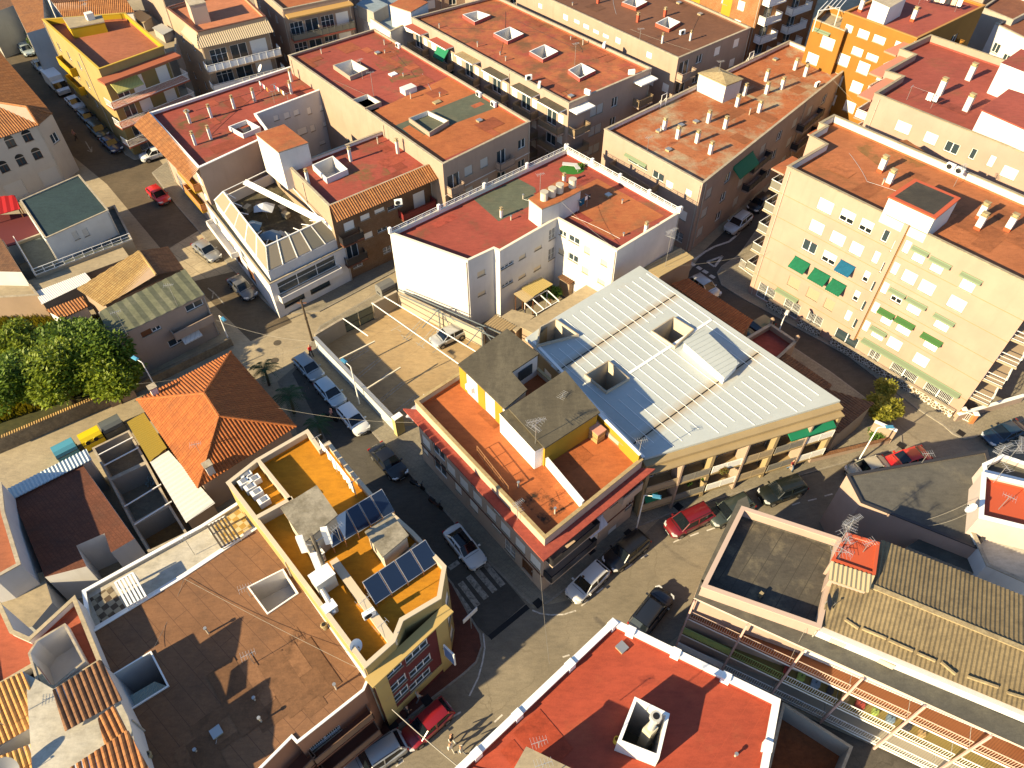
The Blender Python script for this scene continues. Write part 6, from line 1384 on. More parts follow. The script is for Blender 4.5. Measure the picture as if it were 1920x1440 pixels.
for k in range(4):
    a_, e_, c_, d_ = oo[k], oo[(k+1) % 4], ii[(k+1) % 4], ii[k]
    m.face([(a_.x, a_.y, 4.9), (e_.x, e_.y, 4.9), (e_.x, e_.y, 6.2), (a_.x, a_.y, 6.2)], WWALL); m.face([(a_.x, a_.y, 6.2), (e_.x, e_.y, 6.2), (c_.x, c_.y, 6.2), (d_.x, d_.y, 6.2)], WWALL); m.face([(c_.x, c_.y, 4.9), (d_.x, d_.y, 4.9), (d_.x, d_.y, 6.2), (c_.x, c_.y, 6.2)], WWALL)
m.build('terrace_wall', b.root)
u_ = [Vector((p.x, p.y, 6.25)) for p in up]; cc = sum(u_, Vector((0, 0, 0)))/4; TANP = plain('tan_glazing', (.25, .21, .15), .3); v_ = [p + (cc-p)*.22 + Vector((0, 0, 1.7)) for p in u_]
pm = MB(); rb = MB()
for k, nn in ((0, 5), (1, 5)):
    for j in range(nn):
        L_ = lambda s, t0: s[k].lerp(s[k+1], t0); q = [L_(u_, j/nn), L_(u_, (j+1)/nn), L_(v_, (j+1)/nn), L_(v_, j/nn)]
        mm = MB(); mm.face([q[i].lerp(q[(i+2) % 4], .03) for i in range(4)], TANP if not (k == 1 and j > 2) else plain('smoked_panel', (.16, .15, .12), .2)); mm.build('glazed_panel', b.root)
    for j in range(nn+1): rb.bar(u_[k].lerp(u_[k+1], j/nn), v_[k].lerp(v_[k+1], j/nn), .1, WHITE); p = v_[k].lerp(v_[k+1], j/nn); rb.bar(p, p + (cc-p)*.25 + Vector((0, 0, -.1)), .07, WHITE)
for k in range(2): rb.bar(v_[k], v_[k+1], .12, WHITE)
rb.bar(v_[2], v_[3], .08, WHITE); rb.bar(v_[3], v_[0], .08, WHITE)
for k in (2, 3): rb.bar(u_[k], v_[k], .08, WHITE)
rb.build('cage_frame', b.root)
mm = MB(); A, B = P(455, 345, 7.3), P(622, 430, 7.3); t = (B-A).normalized(); s_ = Vector((-t.y, t.x, 0)); mm.face([A, B, B+s_*.6+Vector((0, 0, .35)), A+s_*.6+Vector((0, 0, .35))], WHITE); mm.face([A, A+s_*.6+Vector((0, 0, .33)), B+s_*.6+Vector((0, 0, .33)), B-Vector((0, 0, .02))], WHITE); mm.build('sloping_sheet', b.root)
b.patch([(395, 385), (503, 510), (635, 448), (522, 325)], surf('cluttered_deck', (.09, .08, .05), (.06, .055, .04), (.16, .13, .08), sc=1.2, fine=5, fa=.4), .05); b.done()
for k, (q, col, l) in enumerate(((Z5(1880, 250), (.12, .22, .30), 'pale blue tarpaulin draped over the left of the caged terrace'), (Z6(110, 320), (.16, .24, .30), 'crumpled blue tarpaulin in the middle of the caged terrace'), (Z6(60, 110), (.45, .47, .5), 'white parasol canvas at the back of the caged terrace'))):
    c = P(*q, 6.6); m = MB()
    for j in range(8):
        a0, a1 = j*pi/4, (j+1)*pi/4; r0 = 1.2+.3*(j % 2); r1 = 1.2+.3*((j+1) % 2); m.face([c+Vector((0, 0, .5)), c+Vector((r0*cos(a0), .8*r0*sin(a0), -.25*(j % 2))), c+Vector((r1*cos(a1), .8*r1*sin(a1), -.25*((j+1) % 2)))], plain('tarp%s' % 'abc'[k], col, .6))
    m.bar(c+Vector((0, 0, .45)), (c.x, c.y, 4.9), .06, ALU); tag(m.build('tarpaulin', loc=c), l, 'tarpaulin')
rnd = random.Random(3)
for k in range(14):
    q = (430+rnd.random()*150, 0); q = (q[0], 388+(q[0]-430)*.42+rnd.uniform(-40, 22)); c = P(*q, 5.1); m = MB(); a_ = rnd.random()*3; hx = rnd.uniform(.2, .6); hz_ = rnd.uniform(.15, .5); col = ((.3, .27, .2), (.14, .1, .06), (.4, .38, .33), (.06, .055, .05))[k % 4]; cm = plain('clutter_%d' % (k % 4), col, .8)
    m.box((c.x, c.y, 5.06+hz_), (hx*cos(a_), hx*sin(a_), 0), (-.3*sin(a_), .3*cos(a_), 0), (0, 0, hz_), cm); m.box((c.x, c.y, 5.1+2*hz_), (hx*1.1*cos(a_), hx*1.1*sin(a_), 0), (-.34*sin(a_), .34*cos(a_), 0), (0, 0, .03), cm)
    tag(m.build('crate', loc=c), ('pale crate', 'brown crate', 'light grey crate', 'blackish crate')[k % 4] + ' lying about on the deck of the caged terrace', 'crate', 'clutter on the caged terrace')
ac_unit(*Z6(258, 560), 5.0, 'white air conditioner on the grey ledge of the low white house', GB_RZ)
# ------------------------------------------------------------------ top left blocks
YW = plaster('yellow_block', (.30, .22, .085), .3); YELF = plaster('bright_yellow', (.40, .25, .01), .2); TERB = surf('terracotta_deck', (.34, .12, .06), (.31, .105, .055), None, sc=1, fine=9, fa=.12)
b = Bld('apartment_block', 'yellow apartment block with terracotta roof deck and curved white balconies', 'building', [(185, 130), (307, 86), (234, 24), (79, 36)], 12.6, YW, TERB, (.9, .2), inner=YELF, cap=plain('yellow_cap', (.45, .3, .04), .7))
L0, L1 = b.frame(0)[3], b.frame(1)[3]
for z in (9.0, 6.2, 3.4):
    b.balcony(0, -.9, L0+1.2, z-.95, 2.0, 'rail', plain('red_slab', (.30, .09, .045), .8), WHITE); b.row(0, [L0*.2, L0*.45, L0*.62, L0*.85], z-.85, 1.7, 2.1, 'gbgb'); b.row(3, [3, 7, 11], z, .9, 1.2, 'g')
b.slab(0, -.7, L0+1.0, 11.4, 2.0, .3, plain('red_slab', (.30, .09, .045), .8), 'canopy'); b.awningm(0, .5, L0*.45, 11.0, 1.8, 1.2, slatm('yellow_stripe_canvas', (.42, .40, .14), .3, 'U')); b.row(0, [L0*.25, L0*.6], .2, 2.4, 2.3, 'r')
for z in (8.2, 5.4): b.balcony(3, 2.5, 8, z-.95, .9, 'solid', YELF, YELF)
b.tower([(131, 52), (195, 40), (190, 28), (118, 33)], 13.2, YELF, (CONC, TANF), 'stair_tower', .05); b.box(172, 40, 12.9, .5, .5, 1.2, WWALL, 'chimney_block'); b.done()
antenna(168, 30, 13.2, 'antenna on the stair tower of the yellow apartment block', 2.2, .4)
b = Bld('apartment_block', 'beige block with terracotta roof, ribbed skirt roof and long white balconies', 'building', [(370, 60), (498, 31), (440, -25), (312, 14)], 13.6, plaster('warm_beige', (.36, .26, .175), .4), surf('pink_deck', (.44, .17, .085), (.40, .15, .075), None, sc=.6, fine=8, fa=.14), (.5, .2), cap=BRW)
e = [P(372, 92, 12.0), P(514, 60, 12.0), P(498, 30, 13.4), P(370, 59, 13.4)]; m = MB(); ribbed(m, e, 0, .3, .07, plain('pale_tile', (.38, .30, .2), .7), 'tile', under=CREAM); m.build('skirt_roof', b.root)
e = [P(340, 60, 12.0), P(372, 92, 12.0), P(370, 60, 13.4), P(350, 44, 13.4)]; m = MB(); ribbed(m, e, 0, .3, .07, plain('pale_tile', (.38, .30, .2), .7), 'tile', under=CREAM); m.build('skirt_roof', b.root)
L0 = b.frame(0)[3]
for z in (9.6, 6.8, 4.0, 1.2): b.balcony(0, -.5, L0+.6, z-.95, 1.8, 'panel', plaster('warm_beige', (.36, .28, .19)), WHITE); b.row(0, [L0*.2, L0*.5, L0*.8], z-.85, 2.4, 2.1, 'mgb'); b.row(3, [3, 7], z, .8, 1.2, 'g')
b.tower([(355, 10), (385, 4), (372, -12), (345, -4)], 15.8, plain('pinkish', (.4, .3, .24), .8), (CONC, CONC), 'stair_tower', .05); b.done()
b = Bld('apartment_block', 'tan block with wide shaded balconies behind the red roofs', 'building', [(530, 18), (654, -8), (600, -60), (468, -34)], 13.4, FACG, ORR, (.5, .2)); L0 = b.frame(0)[3]
b.slab(0, .2, L0, 12.6, 1.6, .2, plain('ochre_slab', (.4, .24, .08), .8), 'canopy')
for z in (10.2, 7.2, 4.4): b.balcony(0, .3, L0-.2, z-.95, 1.5, 'panel', REDCAN, MATS['smoked_panel'] if 'smoked_panel' in MATS else WHITE); b.row(0, [L0*.15, L0*.38, L0*.62, L0*.85], z-.85, 2.0, 2.0, 'mgmb'); b.row(3, [2, 6, 9], z, .9, 1.2, 'g')
b.done()
BLT = surf('blue_grey_terrace', (.24, .29, .32), (.2, .25, .28), None, sc=.5)
b = Bld('house', 'white house with blue grey terrace beyond the red roof', 'house', [(664, 14), (732, 59), (800, 26), (725, -30)], 10.4, WWALL, BLT, (.7, .2)); b.row(0, [3, 6], 7.2, 1.2, 1.2, 'b'); b.row(1, [2, 6], 7.2, 1.2, 1.2, 'b'); b.row(1, [2, 6], 4.2, 1.2, 1.2, 'b'); b.tower([(731, 9), (770, 22), (802, 4), (765, -10)], 12.8, WWALL, (CONC, ORR), 'stair_tower', .05); b.tower([(668, 8), (700, 22), (727, 8), (692, -8)], 11.6, GWALL, (ALU, BLT), 'terrace_room', .05); b.done()
b = Bld('house', 'house with two tone tile roof at the top left edge behind the yellow block', 'house', [(120, 30), (250, 22), (215, -22), (85, -10)], 8.0, WWALL, TILE, None); b.noroof = True
m = MB(); ribbed(m, [P(118, 32, 8), P(252, 23, 8), P(235, -4, 9.4), P(100, 6, 9.4)], 0, .3, .08, TILE, 'tile', under=CREAM); ribbed(m, [P(217, -24, 8), P(83, -12, 8), P(100, 6, 9.4), P(235, -4, 9.4)], 0, .3, .08, TILE, 'tile', under=CREAM); m.build('roof', b.root); b.done()
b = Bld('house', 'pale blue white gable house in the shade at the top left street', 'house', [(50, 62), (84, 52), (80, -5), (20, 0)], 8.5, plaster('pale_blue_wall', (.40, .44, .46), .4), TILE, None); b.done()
b = Bld('house', 'jumbled low roofs with pale sheets between yellow and beige blocks', 'house', [(262, 95), (330, 108), (330, 20), (250, 20)], 5.0, GWALL, TANF, (.4, .2)); b.done()
shed('shed', 'pale sheet roof among the low roofs between two blocks', [(246, 28), (268, 44), (285, 32), (262, 18)], 6.2, GWALL, TSH); shed('shed', 'small grey sheet roof behind the pale one between two blocks', [(285, 52), (305, 66), (325, 56), (303, 44)], 6.0, GWALL, plain('grey_sheet', (.4, .4, .38), .5))
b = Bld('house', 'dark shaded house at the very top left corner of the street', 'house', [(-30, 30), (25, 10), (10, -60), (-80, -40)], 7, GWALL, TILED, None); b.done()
# ------------------------------------------------------------------ left edge houses
PNK = plaster('pink_house_wall', (.36, .27, .205), .45)
b = Bld('house', 'white house with arched windows under a big tile roof at the left edge', 'house', [(-70, 283), (70, 233), (97, 213), (0, 98), (-100, 40)], 8.4, plaster('cream_white', (.44, .40, .34), .3), TILE, None); b.noroof = True; ah = b
rz_ = 9.9; r0, r1 = P(-80, 180, rz_), P(50, 200, rz_)
m = MB(); ribbed(m, [P(-78, 287, 8.35), P(72, 235, 8.35), r1, r0], 0, .3, .09, TILE, 'tile', under=CREAM); ribbed(m, [P(98, 213, 8.35), P(-2, 96, 8.35), P(-110, 36, 8.35), r0, r1], 0, .3, .09, TILE, 'tile', under=CREAM); ribbed(m, [P(72, 235, 8.35), P(98, 213, 8.35), r1], 0, .3, .09, TILE, 'tile', under=CREAM); m.tube([r0, r1, P(98, 213, 8.45)], .14, TILE, 6); m.tube([r1, P(72, 235, 8.45)], .14, TILE, 6); m.build('roof', b.root)
for px, py in ((20, 268), (52, 257), (70, 290), (40, 302), (8, 315)):
    u, v = b.hit(0, px, py); o = b.winm(0, u-.55, u+.55, v-.6, v+.4, 'g', frame=WOOD)
    if o:
        q = b.at(0, u, v+.5, .015); a, t, n, L = b.frame(0); mm = MB()
        mm.face([q+t*.55*cos(k*pi/10)+Vector((0, 0, .5*sin(k*pi/10)))-Vector((0, 0, .0)) for k in range(11)], DARKG); mm.build('window_arch', b.root)
b.row(0, [3, 7.5, 12, 16], .3, 2.4, 2.2, 'b', blind=BLINDG); b.row(1, [1.5, 3.5], 5, 1.2, 1.3, 'g'); b.row(2, [2, 6, 10], 5.5, 1.3, 1.3, 'g'); b.done()
GRN = surf('dark_green_flat', (.03, .055, .06), (.026, .047, .054), None, sc=.4)
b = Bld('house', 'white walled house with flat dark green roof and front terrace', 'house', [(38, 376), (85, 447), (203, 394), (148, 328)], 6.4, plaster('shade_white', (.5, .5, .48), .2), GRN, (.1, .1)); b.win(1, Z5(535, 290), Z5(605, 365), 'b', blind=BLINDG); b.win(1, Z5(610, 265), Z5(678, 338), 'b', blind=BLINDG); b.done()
b = Bld('house', 'lower terrace storey with white railing below the dark green roof', 'house', [(30, 455), (67, 518), (248, 450), (215, 385)], 3.3, plaster('lot_wall_tan', (.33, .28, .2)), DGR, (.3, .15)); railing_on(b, 1, 3.3, .9, style='open'); railing_on(b, 0, 3.3, .9, style='open'); b.done()
shed('house_annex', 'long beige flat roof in front of the white terrace railing', [(51, 527), (66, 548), (243, 482), (226, 458)], 2.9, TANW, TANF, None, cat='annex')
shed('shed', 'bright white sheet roof beside the yellow tiled house', [(66, 547), (78, 571), (172, 526), (160, 511)], 3.0, TANW, plain('white_sheet', (.62, .6, .56), .5), i=1, amp=.03)
shed('shed', 'small orange tile shed roof under the white sheet roof', [(86, 582), (116, 598), (165, 575), (155, 556)], 2.7, WWALL, TILE, 'tile', .3, .09, i=1)
h_ = thing('house', 'house with yellow clay tile gable roof in front of the long beige roof', 'house', P(235, 530, 0)); m = MB(); ri = [P(261, 471, 5.9), P(293, 515, 5.9)]
ribbed(m, [P(144, 542, 4.4), P(194, 575, 4.4), ri[1], ri[0]], 0, .3, .09, TILEY, 'tile', under=TANW); ribbed(m, [P(345, 505, 4.7), P(315, 463, 4.7), ri[0], ri[1]], 0, .3, .09, TILED, 'tile', under=TANW); m.tube(ri, .12, TILEY, 6); m.build('roof', h_)  # right slope in brown tile: the shade on that side is put into its colour
m = MB(); q = inset([P(144, 542, 4.4), P(194, 575, 4.4), P(345, 505, 4.7), P(315, 463, 4.7)], .35); m.prism(q, 0, 4.35, TANW); m.build('wall', h_)
b = Bld('house', 'pink rendered house with grey green corrugated roof and corner balcony', 'house', [(186, 586), (210, 635), (382, 551), (346, 507)], 5.9, PNK, GWALL, None); b.noroof = True; GC = surf('green_grey_sheet', (.13, .135, .085), (.11, .115, .075), (.18, .175, .12), sc=.6, fine=6, fa=.2)
m = MB(); ribbed(m, [P(208, 637, 5.9), P(384, 552, 5.9), P(347, 505, 6.4), P(184, 585, 6.4)], 0, 1.1, .07, GC, 'wave', under=GWALL); m.build('roof', b.root)
for q0, q1, k in (((1050, 1020), (1145, 1095), 'b'), ((1135, 995), (1212, 1055), 'g'), ((1385, 800), (1530, 905), 'g'), ((1255, 1060), (1400, 1170), 'g'), ((1060, 1030), (1100, 1060), 'g')): b.win(1, Z5(*q0), Z5(*q1), k, **({'blind': plain('brown_shutter', (.13, .05, .02), .6)} if q0[0] == 1050 else {}))
L1 = b.frame(1)[3]; b.balcony(1, L1-4.6, L1-.2, 2.9, .9, 'solid', PNK, PNK, h=.8); b.awningm(1, L1-4.0, L1-2.0, 2.5, 1.0, .5, slatm('white_stripe_canvas', (.6, .6, .58), .4, 'U')); b.row(2, [2, 5], 3.2, 1.2, 1.2, 'g'); b.done()
antenna(*Z5(960, 1075), 6.0, 'leaning antenna at the lower edge of the green grey roof', 3.2, .5, 'small'); antenna(*Z5(1330, 850), 6.0, 'thin mast on the green grey corrugated roof near the street', 2.8, .2, 'small')
b = Bld('house', 'white house and tan roof terrace at the left edge below the dark green roof', 'house', [(-40, 560), (72, 553), (40, 512), (-60, 520)], 3.2, TANW, TANF, (.2, .15)); b.done()
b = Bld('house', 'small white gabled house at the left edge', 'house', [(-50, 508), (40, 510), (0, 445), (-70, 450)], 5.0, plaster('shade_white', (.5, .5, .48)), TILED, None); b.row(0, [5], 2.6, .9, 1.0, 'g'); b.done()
shed('carport', 'bright red fabric shelter at the left edge above the white house', [(-30, 410), (38, 392), (28, 366), (-40, 372)], 4.0, None, plain('red_fabric', (.36, .012, .01), .6), 'wave', .8, .06, i=0); shed('annex', 'dark maroon roofed yard buildings beside the red shelter', [(-20, 470), (78, 445), (50, 400), (-40, 405)], 2.8, plaster('pale_blue_wall', (.40, .44, .46)), plain('maroon_roof', (.10, .02, .02), .7), None)
for k, (px, py, rd, hh, sd, nn) in enumerate(((175, 640, 3.6, 6.8, 1, 3000), (95, 690, 3.9, 7.0, 2, 3200), (25, 705, 3.6, 6.2, 3, 2700), (195, 700, 3.0, 5.6, 4, 2200), (120, 625, 2.6, 5.4, 5, 2000), (20, 640, 2.6, 4.6, 6, 1700))):
    c = P(px, py, hh-rd*.4); tree(0, 0, 0, ('large bright green tree touching the green grey roof', 'broad green tree in the middle of the walled garden', 'green tree at the left edge of the walled garden', 'dark green tree nearest the garden wall lamp', 'small tree behind the big ones under the tile shed', 'pale green tree at the left edge behind the others')[k], rd, hh, nn, .42, leafm('leaves_%d' % (k % 2), *(((.045, .09, .006), (.115, .145, .009)) if k % 2 else ((.026, .065, .006), (.075, .115, .009)))), sd, loc=c)
gr = MB(); rnd = random.Random(5)
ground_sheet('garden_soil', [(-80, 585), (185, 590), (246, 700), (197, 738), (-40, 836)], .02, surf('garden_soil', (.05, .052, .018), (.07, .065, .022), (.035, .03, .014), sc=.8))
for k in range(15000):
    u, v = rnd.random(), rnd.random(); p = P(-60+280*u, 598+(218-98*u)*v, 0); d = Vector((rnd.uniform(-.5, .5), rnd.uniform(-.5, .5), 1)).normalized(); leaf(gr, Vector((p.x, p.y, .02)), d, Vector((1, 0, .1)), rnd.uniform(.3, .9), .16, leafm('weeds', (.07, .09, .01), (.13, .12, .015)))
tag(gr.build('garden_weeds', loc=P(80, 700, 0)), 'yellow green weeds covering the walled garden', 'weeds', kind='stuff')
STW = surf('old_stone_wall', (.26, .2, .125), (.2, .155, .1), (.13, .10, .07), sc=.8, fine=5, fa=.35)
wall_thing('garden_wall', 'long rough stone garden wall with tile topped edge along the pale street', (-40, 838), (197, 738), 1.7, 1.7, .3, STW, tiles=TILEY); wall_thing('garden_wall', 'low stone wall between pink house yard and the side street', (250, 722), (432, 634), 1.0, 1.0, .35, STW, cap=STW); wall_thing('garden_wall', 'short rendered wall joining the stone garden wall', (197, 742), (245, 722), 1.7, 1.7, .25, TANW)
lamp(303, 747, 'blue headed street lamp between garden trees and orange tile house', 5.2, plain('lamp_sky', (.10, .34, .5), .4), rz=2.6); lamp(432, 645, 'small street lamp at the corner of the pink house wall', 4.2, rz=-.8); lamp(1447, 657, 'white headed street lamp between small red terrace and the right street', 4.6, plain('lamp_white', (.6, .6, .58), .4), rz=1.0); lamp(48, 350, 'leaning street lamp pole in front of the arched window house', 5.0, rz=1.2)
pt = thing('utility_pole', 'dark wooden utility pole at the parking lot corner', 'pole', P(586, 640, 0)); p = P(586, 640, 0); m = MB(); m.tube([p, p+Vector((0, 0, 6.0))], [.14, .1], surf('pole_wood', (.10, .07, .045), (.07, .05, .03), None, sc=3), 8); m.build('post', pt); m = MB(); m.bar(p+Vector((-.5, 0, 5.6)), p+Vector((.5, 0, 5.6)), .08, RUST); m.bar(p+Vector((-.12, 0, 3.4)), p+Vector((.12, 0, 3.4)), .2, DKMET); m.build('cross_arm', pt)
m = MB(); p = P(700, 660+20, 0); lamp(674, 757, 'street lamp at the middle of the pale blue parking lot wall', 5.4, z=.12, rz=2.4)

for k, (pts, z, wm, rm, l) in enumerate((([(655, -30), (905, -70), (860, -140), (600, -100)], 11, FACG, ORR, 'beige block with orange roof beyond the blue grey terrace'), ([(905, -30), (1130, -75), (1080, -150), (850, -100)], 12, FACG2, REDR, 'beige block with red roof at the top edge behind the worn orange roof'), ([(1410, 30), (1470, 10), (1440, -30), (1380, -10)], 9, WWALL, TANF, 'low white house between brown roof and brick block'),
    ([(300, -20), (430, -60), (380, -110), (240, -70)], 12, FACG, ORR, 'block at the top edge behind the terracotta roof'), ([(-60, -20), (60, -60), (20, -120), (-140, -80)], 8, GWALL, TILED, 'shaded block at the top left corner'), ([(1900, -20), (2060, 40), (2120, -20), (1980, -80)], 14, WWALL, REDR, 'white block in the far top right corner'), ([(1740, -30), (1850, -10), (1900, -60), (1800, -90)], 14, FACG2, ORR, 'beige block behind the orange painted block'))):
    b = Bld('apartment_block', l, 'building', pts, z, wm, rm, (.5, .2)); L0 = b.frame(0)[3]
    for zz in (2.0, 5.0, 8.0): b.row(0, [L0*(j+.5)/6 for j in range(6)], zz, 1.4, 1.4, 'bgh') if zz < z-2 else None
    b.done()
# ------------------------------------------------------------------ orange tile house and courtyards on the left
h_ = thing('house', 'house with big four sided orange tile roof beside the left street', 'house', P(400, 800, 0)); ze = 4.3; zr_ = 7.0
eL, eT, eR, eB = P(257, 750, ze), P(433, 660, ze), P(556, 800, ze), P(371, 916, ze); rA, rB = P(383, 738, zr_), P(411, 781, zr_)
m = MB(); U = dict(under=CREAM)
ribbed(m, [eL, eB, rB, rA], 0, .30, .09, TILEO, 'tile', **U); ribbed(m, [eT, eL, rA], 0, .30, .09, TILEO, 'tile', **U); ribbed(m, [eR, eT, rA, rB], 0, .30, .09, TILEO, 'tile', **U); ribbed(m, [eB, eR, rB], 0, .30, .09, TILEO, 'tile', **U)
for a_, e_ in ((eL, rA), (eT, rA), (rA, rB), (rB, eB), (rB, eR)): m.tube([a_+Vector((0, 0, .06)), e_+Vector((0, 0, .06))], .13, TILEO, 6)
rf = m.build('roof', h_); m = MB(); m.prism(inset([eL, eT, eR, eB], .5), 0, 4.2, CREAM); m.build('wall', h_)
for q in ((393, 880), (290, 735)): c = P(*q, 5.0); m = MB(); m.box((c.x, c.y, 5.0), GB*.3, GA*.3, (0, 0, .7), WWALL); m.box((c.x, c.y, 5.75), GB*.38, GA*.38, (0, 0, .06), CONC); m.build('chimney', h_)
antenna(375, 850, 5.6, 'small antenna on the lit slope of the orange tile roof', 1.4, .3, 'small')
shed('sheet_roof', 'long white ribbed sheet roof beside the orange tile house', [(281, 866), (316, 845), (403, 943), (349, 980)], 3.0, TANW, plain('white_sheet', (.55, .53, .49), .5), 'wave', .5, .05, i=1); shed('canopy', 'yellow ribbed plastic canopy beside the orange tile house', [(238, 792), (270, 774), (313, 840), (281, 866)], 3.1, TANW, plain('yellow_plastic', (.34, .24, .04), .4), 'wave', .26, .08, i=1)
def court(name, label, pts, h, wall, floor, zf=.1, t=.2):
    q = [P(*p, h) for p in pts]; c = sum(q, Vector((0, 0, 0)))/len(q); r = thing(name, label, 'courtyard', (c.x, c.y, 0)); oo, ii = ccw(q), ccw(inset(q, t)); m = MB()
    for k in range(len(oo)):
        a_, e_, c_, d_ = oo[k], oo[(k+1) % len(oo)], ii[(k+1) % len(oo)], ii[k]
        m.face([(a_.x, a_.y, 0), (e_.x, e_.y, 0), (e_.x, e_.y, h), (a_.x, a_.y, h)], wall); m.face([(a_.x, a_.y, h), (e_.x, e_.y, h), (c_.x, c_.y, h), (d_.x, d_.y, h)], CONC); m.face([(c_.x, c_.y, zf), (d_.x, d_.y, zf), (d_.x, d_.y, h), (c_.x, c_.y, h)], wall)
    m.build('wall', r); f = MB(); f.flat(ii, zf, floor); f.build('floor', r); return r
CTF = surf('court_floor', (.24, .19, .13), (.2, .16, .11), None, sc=.6); COR = surf('court_terracotta', (.30, .15, .05), (.26, .13, .045), None, sc=.8)
court('courtyard', 'walled grey courtyard with white poles nearest the yellow container', [(172, 840), (242, 806), (276, 866), (204, 900)], 2.4, GWALL, CTF); court('courtyard', 'middle walled courtyard with flower pots', [(204, 900), (276, 866), (318, 945), (248, 985)], 2.4, GWALL, CTF); court('courtyard', 'walled courtyard with ochre floor at the end of the row', [(248, 985), (318, 945), (352, 1000), (278, 1036)], 2.4, GWALL, COR)
m = MB()
for a_, e_ in (((185, 853), (249, 820)), ((195, 873), (260, 839)), ((233, 950), (302, 908)), ((252, 984), (322, 940))): m.bar(P(*a_, 2.7), P(*e_, 2.7), .09, WHITE)
tag(m.build('beam', loc=P(240, 900, 2.7)), 'row of slim white beams spanning the walled courtyards', 'beam') if False else None
for k, (a_, e_) in enumerate((((185, 853), (249, 820)), ((195, 873), (260, 839)), ((233, 950), (302, 908)), ((252, 984), (322, 940)))):
    m = MB(); m.bar(P(*a_, 2.55), P(*e_, 2.55), .09, WHITE); tag(m.build('beam', loc=P(*a_, 2.55)), ('slim white beam over the first courtyard nearest the street', 'second white beam over the first courtyard', 'white beam over the middle courtyard with pots', 'white beam above the ochre floored courtyard')[k], 'beam')
shrub(288, 905, .1, 'pale blue grey potted plants in the middle courtyard', .6, .8, 120, .16, leafm('grey_leaves', (.10, .15, .16), (.2, .25, .26)), seed=8, cat='plant', name='potted_plant')
DKB = surf('dark_brown_tiles', (.17, .062, .035), (.13, .05, .03), (.10, .05, .035), lo=.5, hi=.75, sc=.5, fine=6, fa=.3, seams=(.3, .3, .02, .72))
b = Bld('house', 'house with large dark brown roof deck and notched front on the left', 'house', [(25, 936), (152, 868), (252, 1010), (208, 1036), (196, 1000), (143, 1023), (162, 1062), (84, 1082)], 4.2, WWALL, DKB, None); b.done()
shed('canopy', 'narrow blue white ribbed canopy along the dark brown roof', [(14, 917), (162, 842), (172, 862), (25, 936)], 4.4, GWALL, plain('blue_white_sheet', (.42, .48, .5), .45), 'wave', .3, .09, i=0)
b = Bld('house', 'tall white side house left of the dark brown roof deck', 'house', [(-90, 910), (2, 905), (8, 960), (38, 1058), (-10, 1085), (-60, 1100)], 6.6, WWALL, TERB, (.5, .2)); b.done()
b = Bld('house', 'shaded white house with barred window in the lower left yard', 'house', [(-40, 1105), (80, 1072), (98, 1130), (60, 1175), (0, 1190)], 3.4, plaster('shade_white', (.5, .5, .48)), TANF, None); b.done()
# ------------------------------------------------------------------ big brown roof and white terraces beside it
BIGB = surf('big_brown_roof', (.235, .118, .06), (.205, .104, .054), (.16, .085, .048), lo=.52, hi=.72, sc=.3, fine=10, fa=.2, seams=(8.0, 1.05, .022, .72), seamc=(.11, .055, .032))
b = Bld('warehouse', 'wide building with huge flat brown felt roof at the lower left', 'building', [(166, 1188), (345, 1080), (488, 985), (690, 1275), (682, 1294), (557, 1393), (547, 1382), (430, 1500), (300, 1560), (282, 1440), (240, 1342), (205, 1267)], 8.2, plaster('brown_front', (.26, .13, .08), .4), BIGB, (.06, .08), cap=WHITE); wb = b
b.well([(207, 1266), (283, 1220), (317, 1286), (243, 1332)], .12, 5.5, WWALL, .1, cap=WHITE); b.well([(463, 1100), (531, 1066), (560, 1112), (501, 1152)], .12, 2.2, WWALL, .1, cap=WHITE)
b.clutter(9, 42); b.mend(16, 72, (.225, .114, .058)); L5 = b.frame(5)[3]; b.row(4, [1.5+2.6*k for k in range(3)], 5.2, 2.2, .9, 'r'); b.balcony(4, .2, b.frame(4)[3]-.2, 5.0, .8, 'panel', BRW, plain('pierced_brown', (.15, .09, .06), .8)); b.balcony(4, .2, b.frame(4)[3]-.2, 2.4, 1.1, 'panel', BRW, plain('pierced_brown', (.15, .09, .06), .8)); b.balcony(6, .2, 5, 5.0, 1.2, 'panel', BRW, MATS['pierced_brown']); b.balcony(6, .2, 5, 2.4, 1.2, 'panel', BRW, MATS['pierced_brown']); b.row(4, [1.5+2.6*k for k in range(3)], 2.5, 2.2, 2.0, 'g'); b.done()
shed('canopy', 'pale green ribbed canopy inside the roof opening of the brown roof', [(235, 1310), (290, 1278), (315, 1287), (243, 1333)], 6.9, None, plain('pale_green_sheet', (.36, .42, .36), .4), 'wave', .16, .03, i=1, z0=2.6)
for q, l in (((476, 1244), 'thin ring shaped aerial standing on the big brown roof'), ((470, 1120), 'bent antenna by the square opening of the brown roof')): antenna(*q, 8.15, l, 1.6, .5, 'small')
for q, l in (((610, 1178), 'round vent pot on the brown roof beside the white parapet'), ((282, 1420), 'white pipe vent near the tile roofs at the brown roof edge')):
    p = P(*q, 8.15); m = MB(); m.tube([p, p+Vector((0, 0, .5))], .16, TANCAP, 10); m.tube([p+Vector((0, 0, .5)), p+Vector((0, 0, .62))], [.26, .2], TANCAP, 10); m.tube([p+Vector((0, 0, .62)), p+Vector((0, 0, .66))], .14, BLACK, 10); tag(m.build('roof_vent', loc=p), l, 'vent')
CHK = None
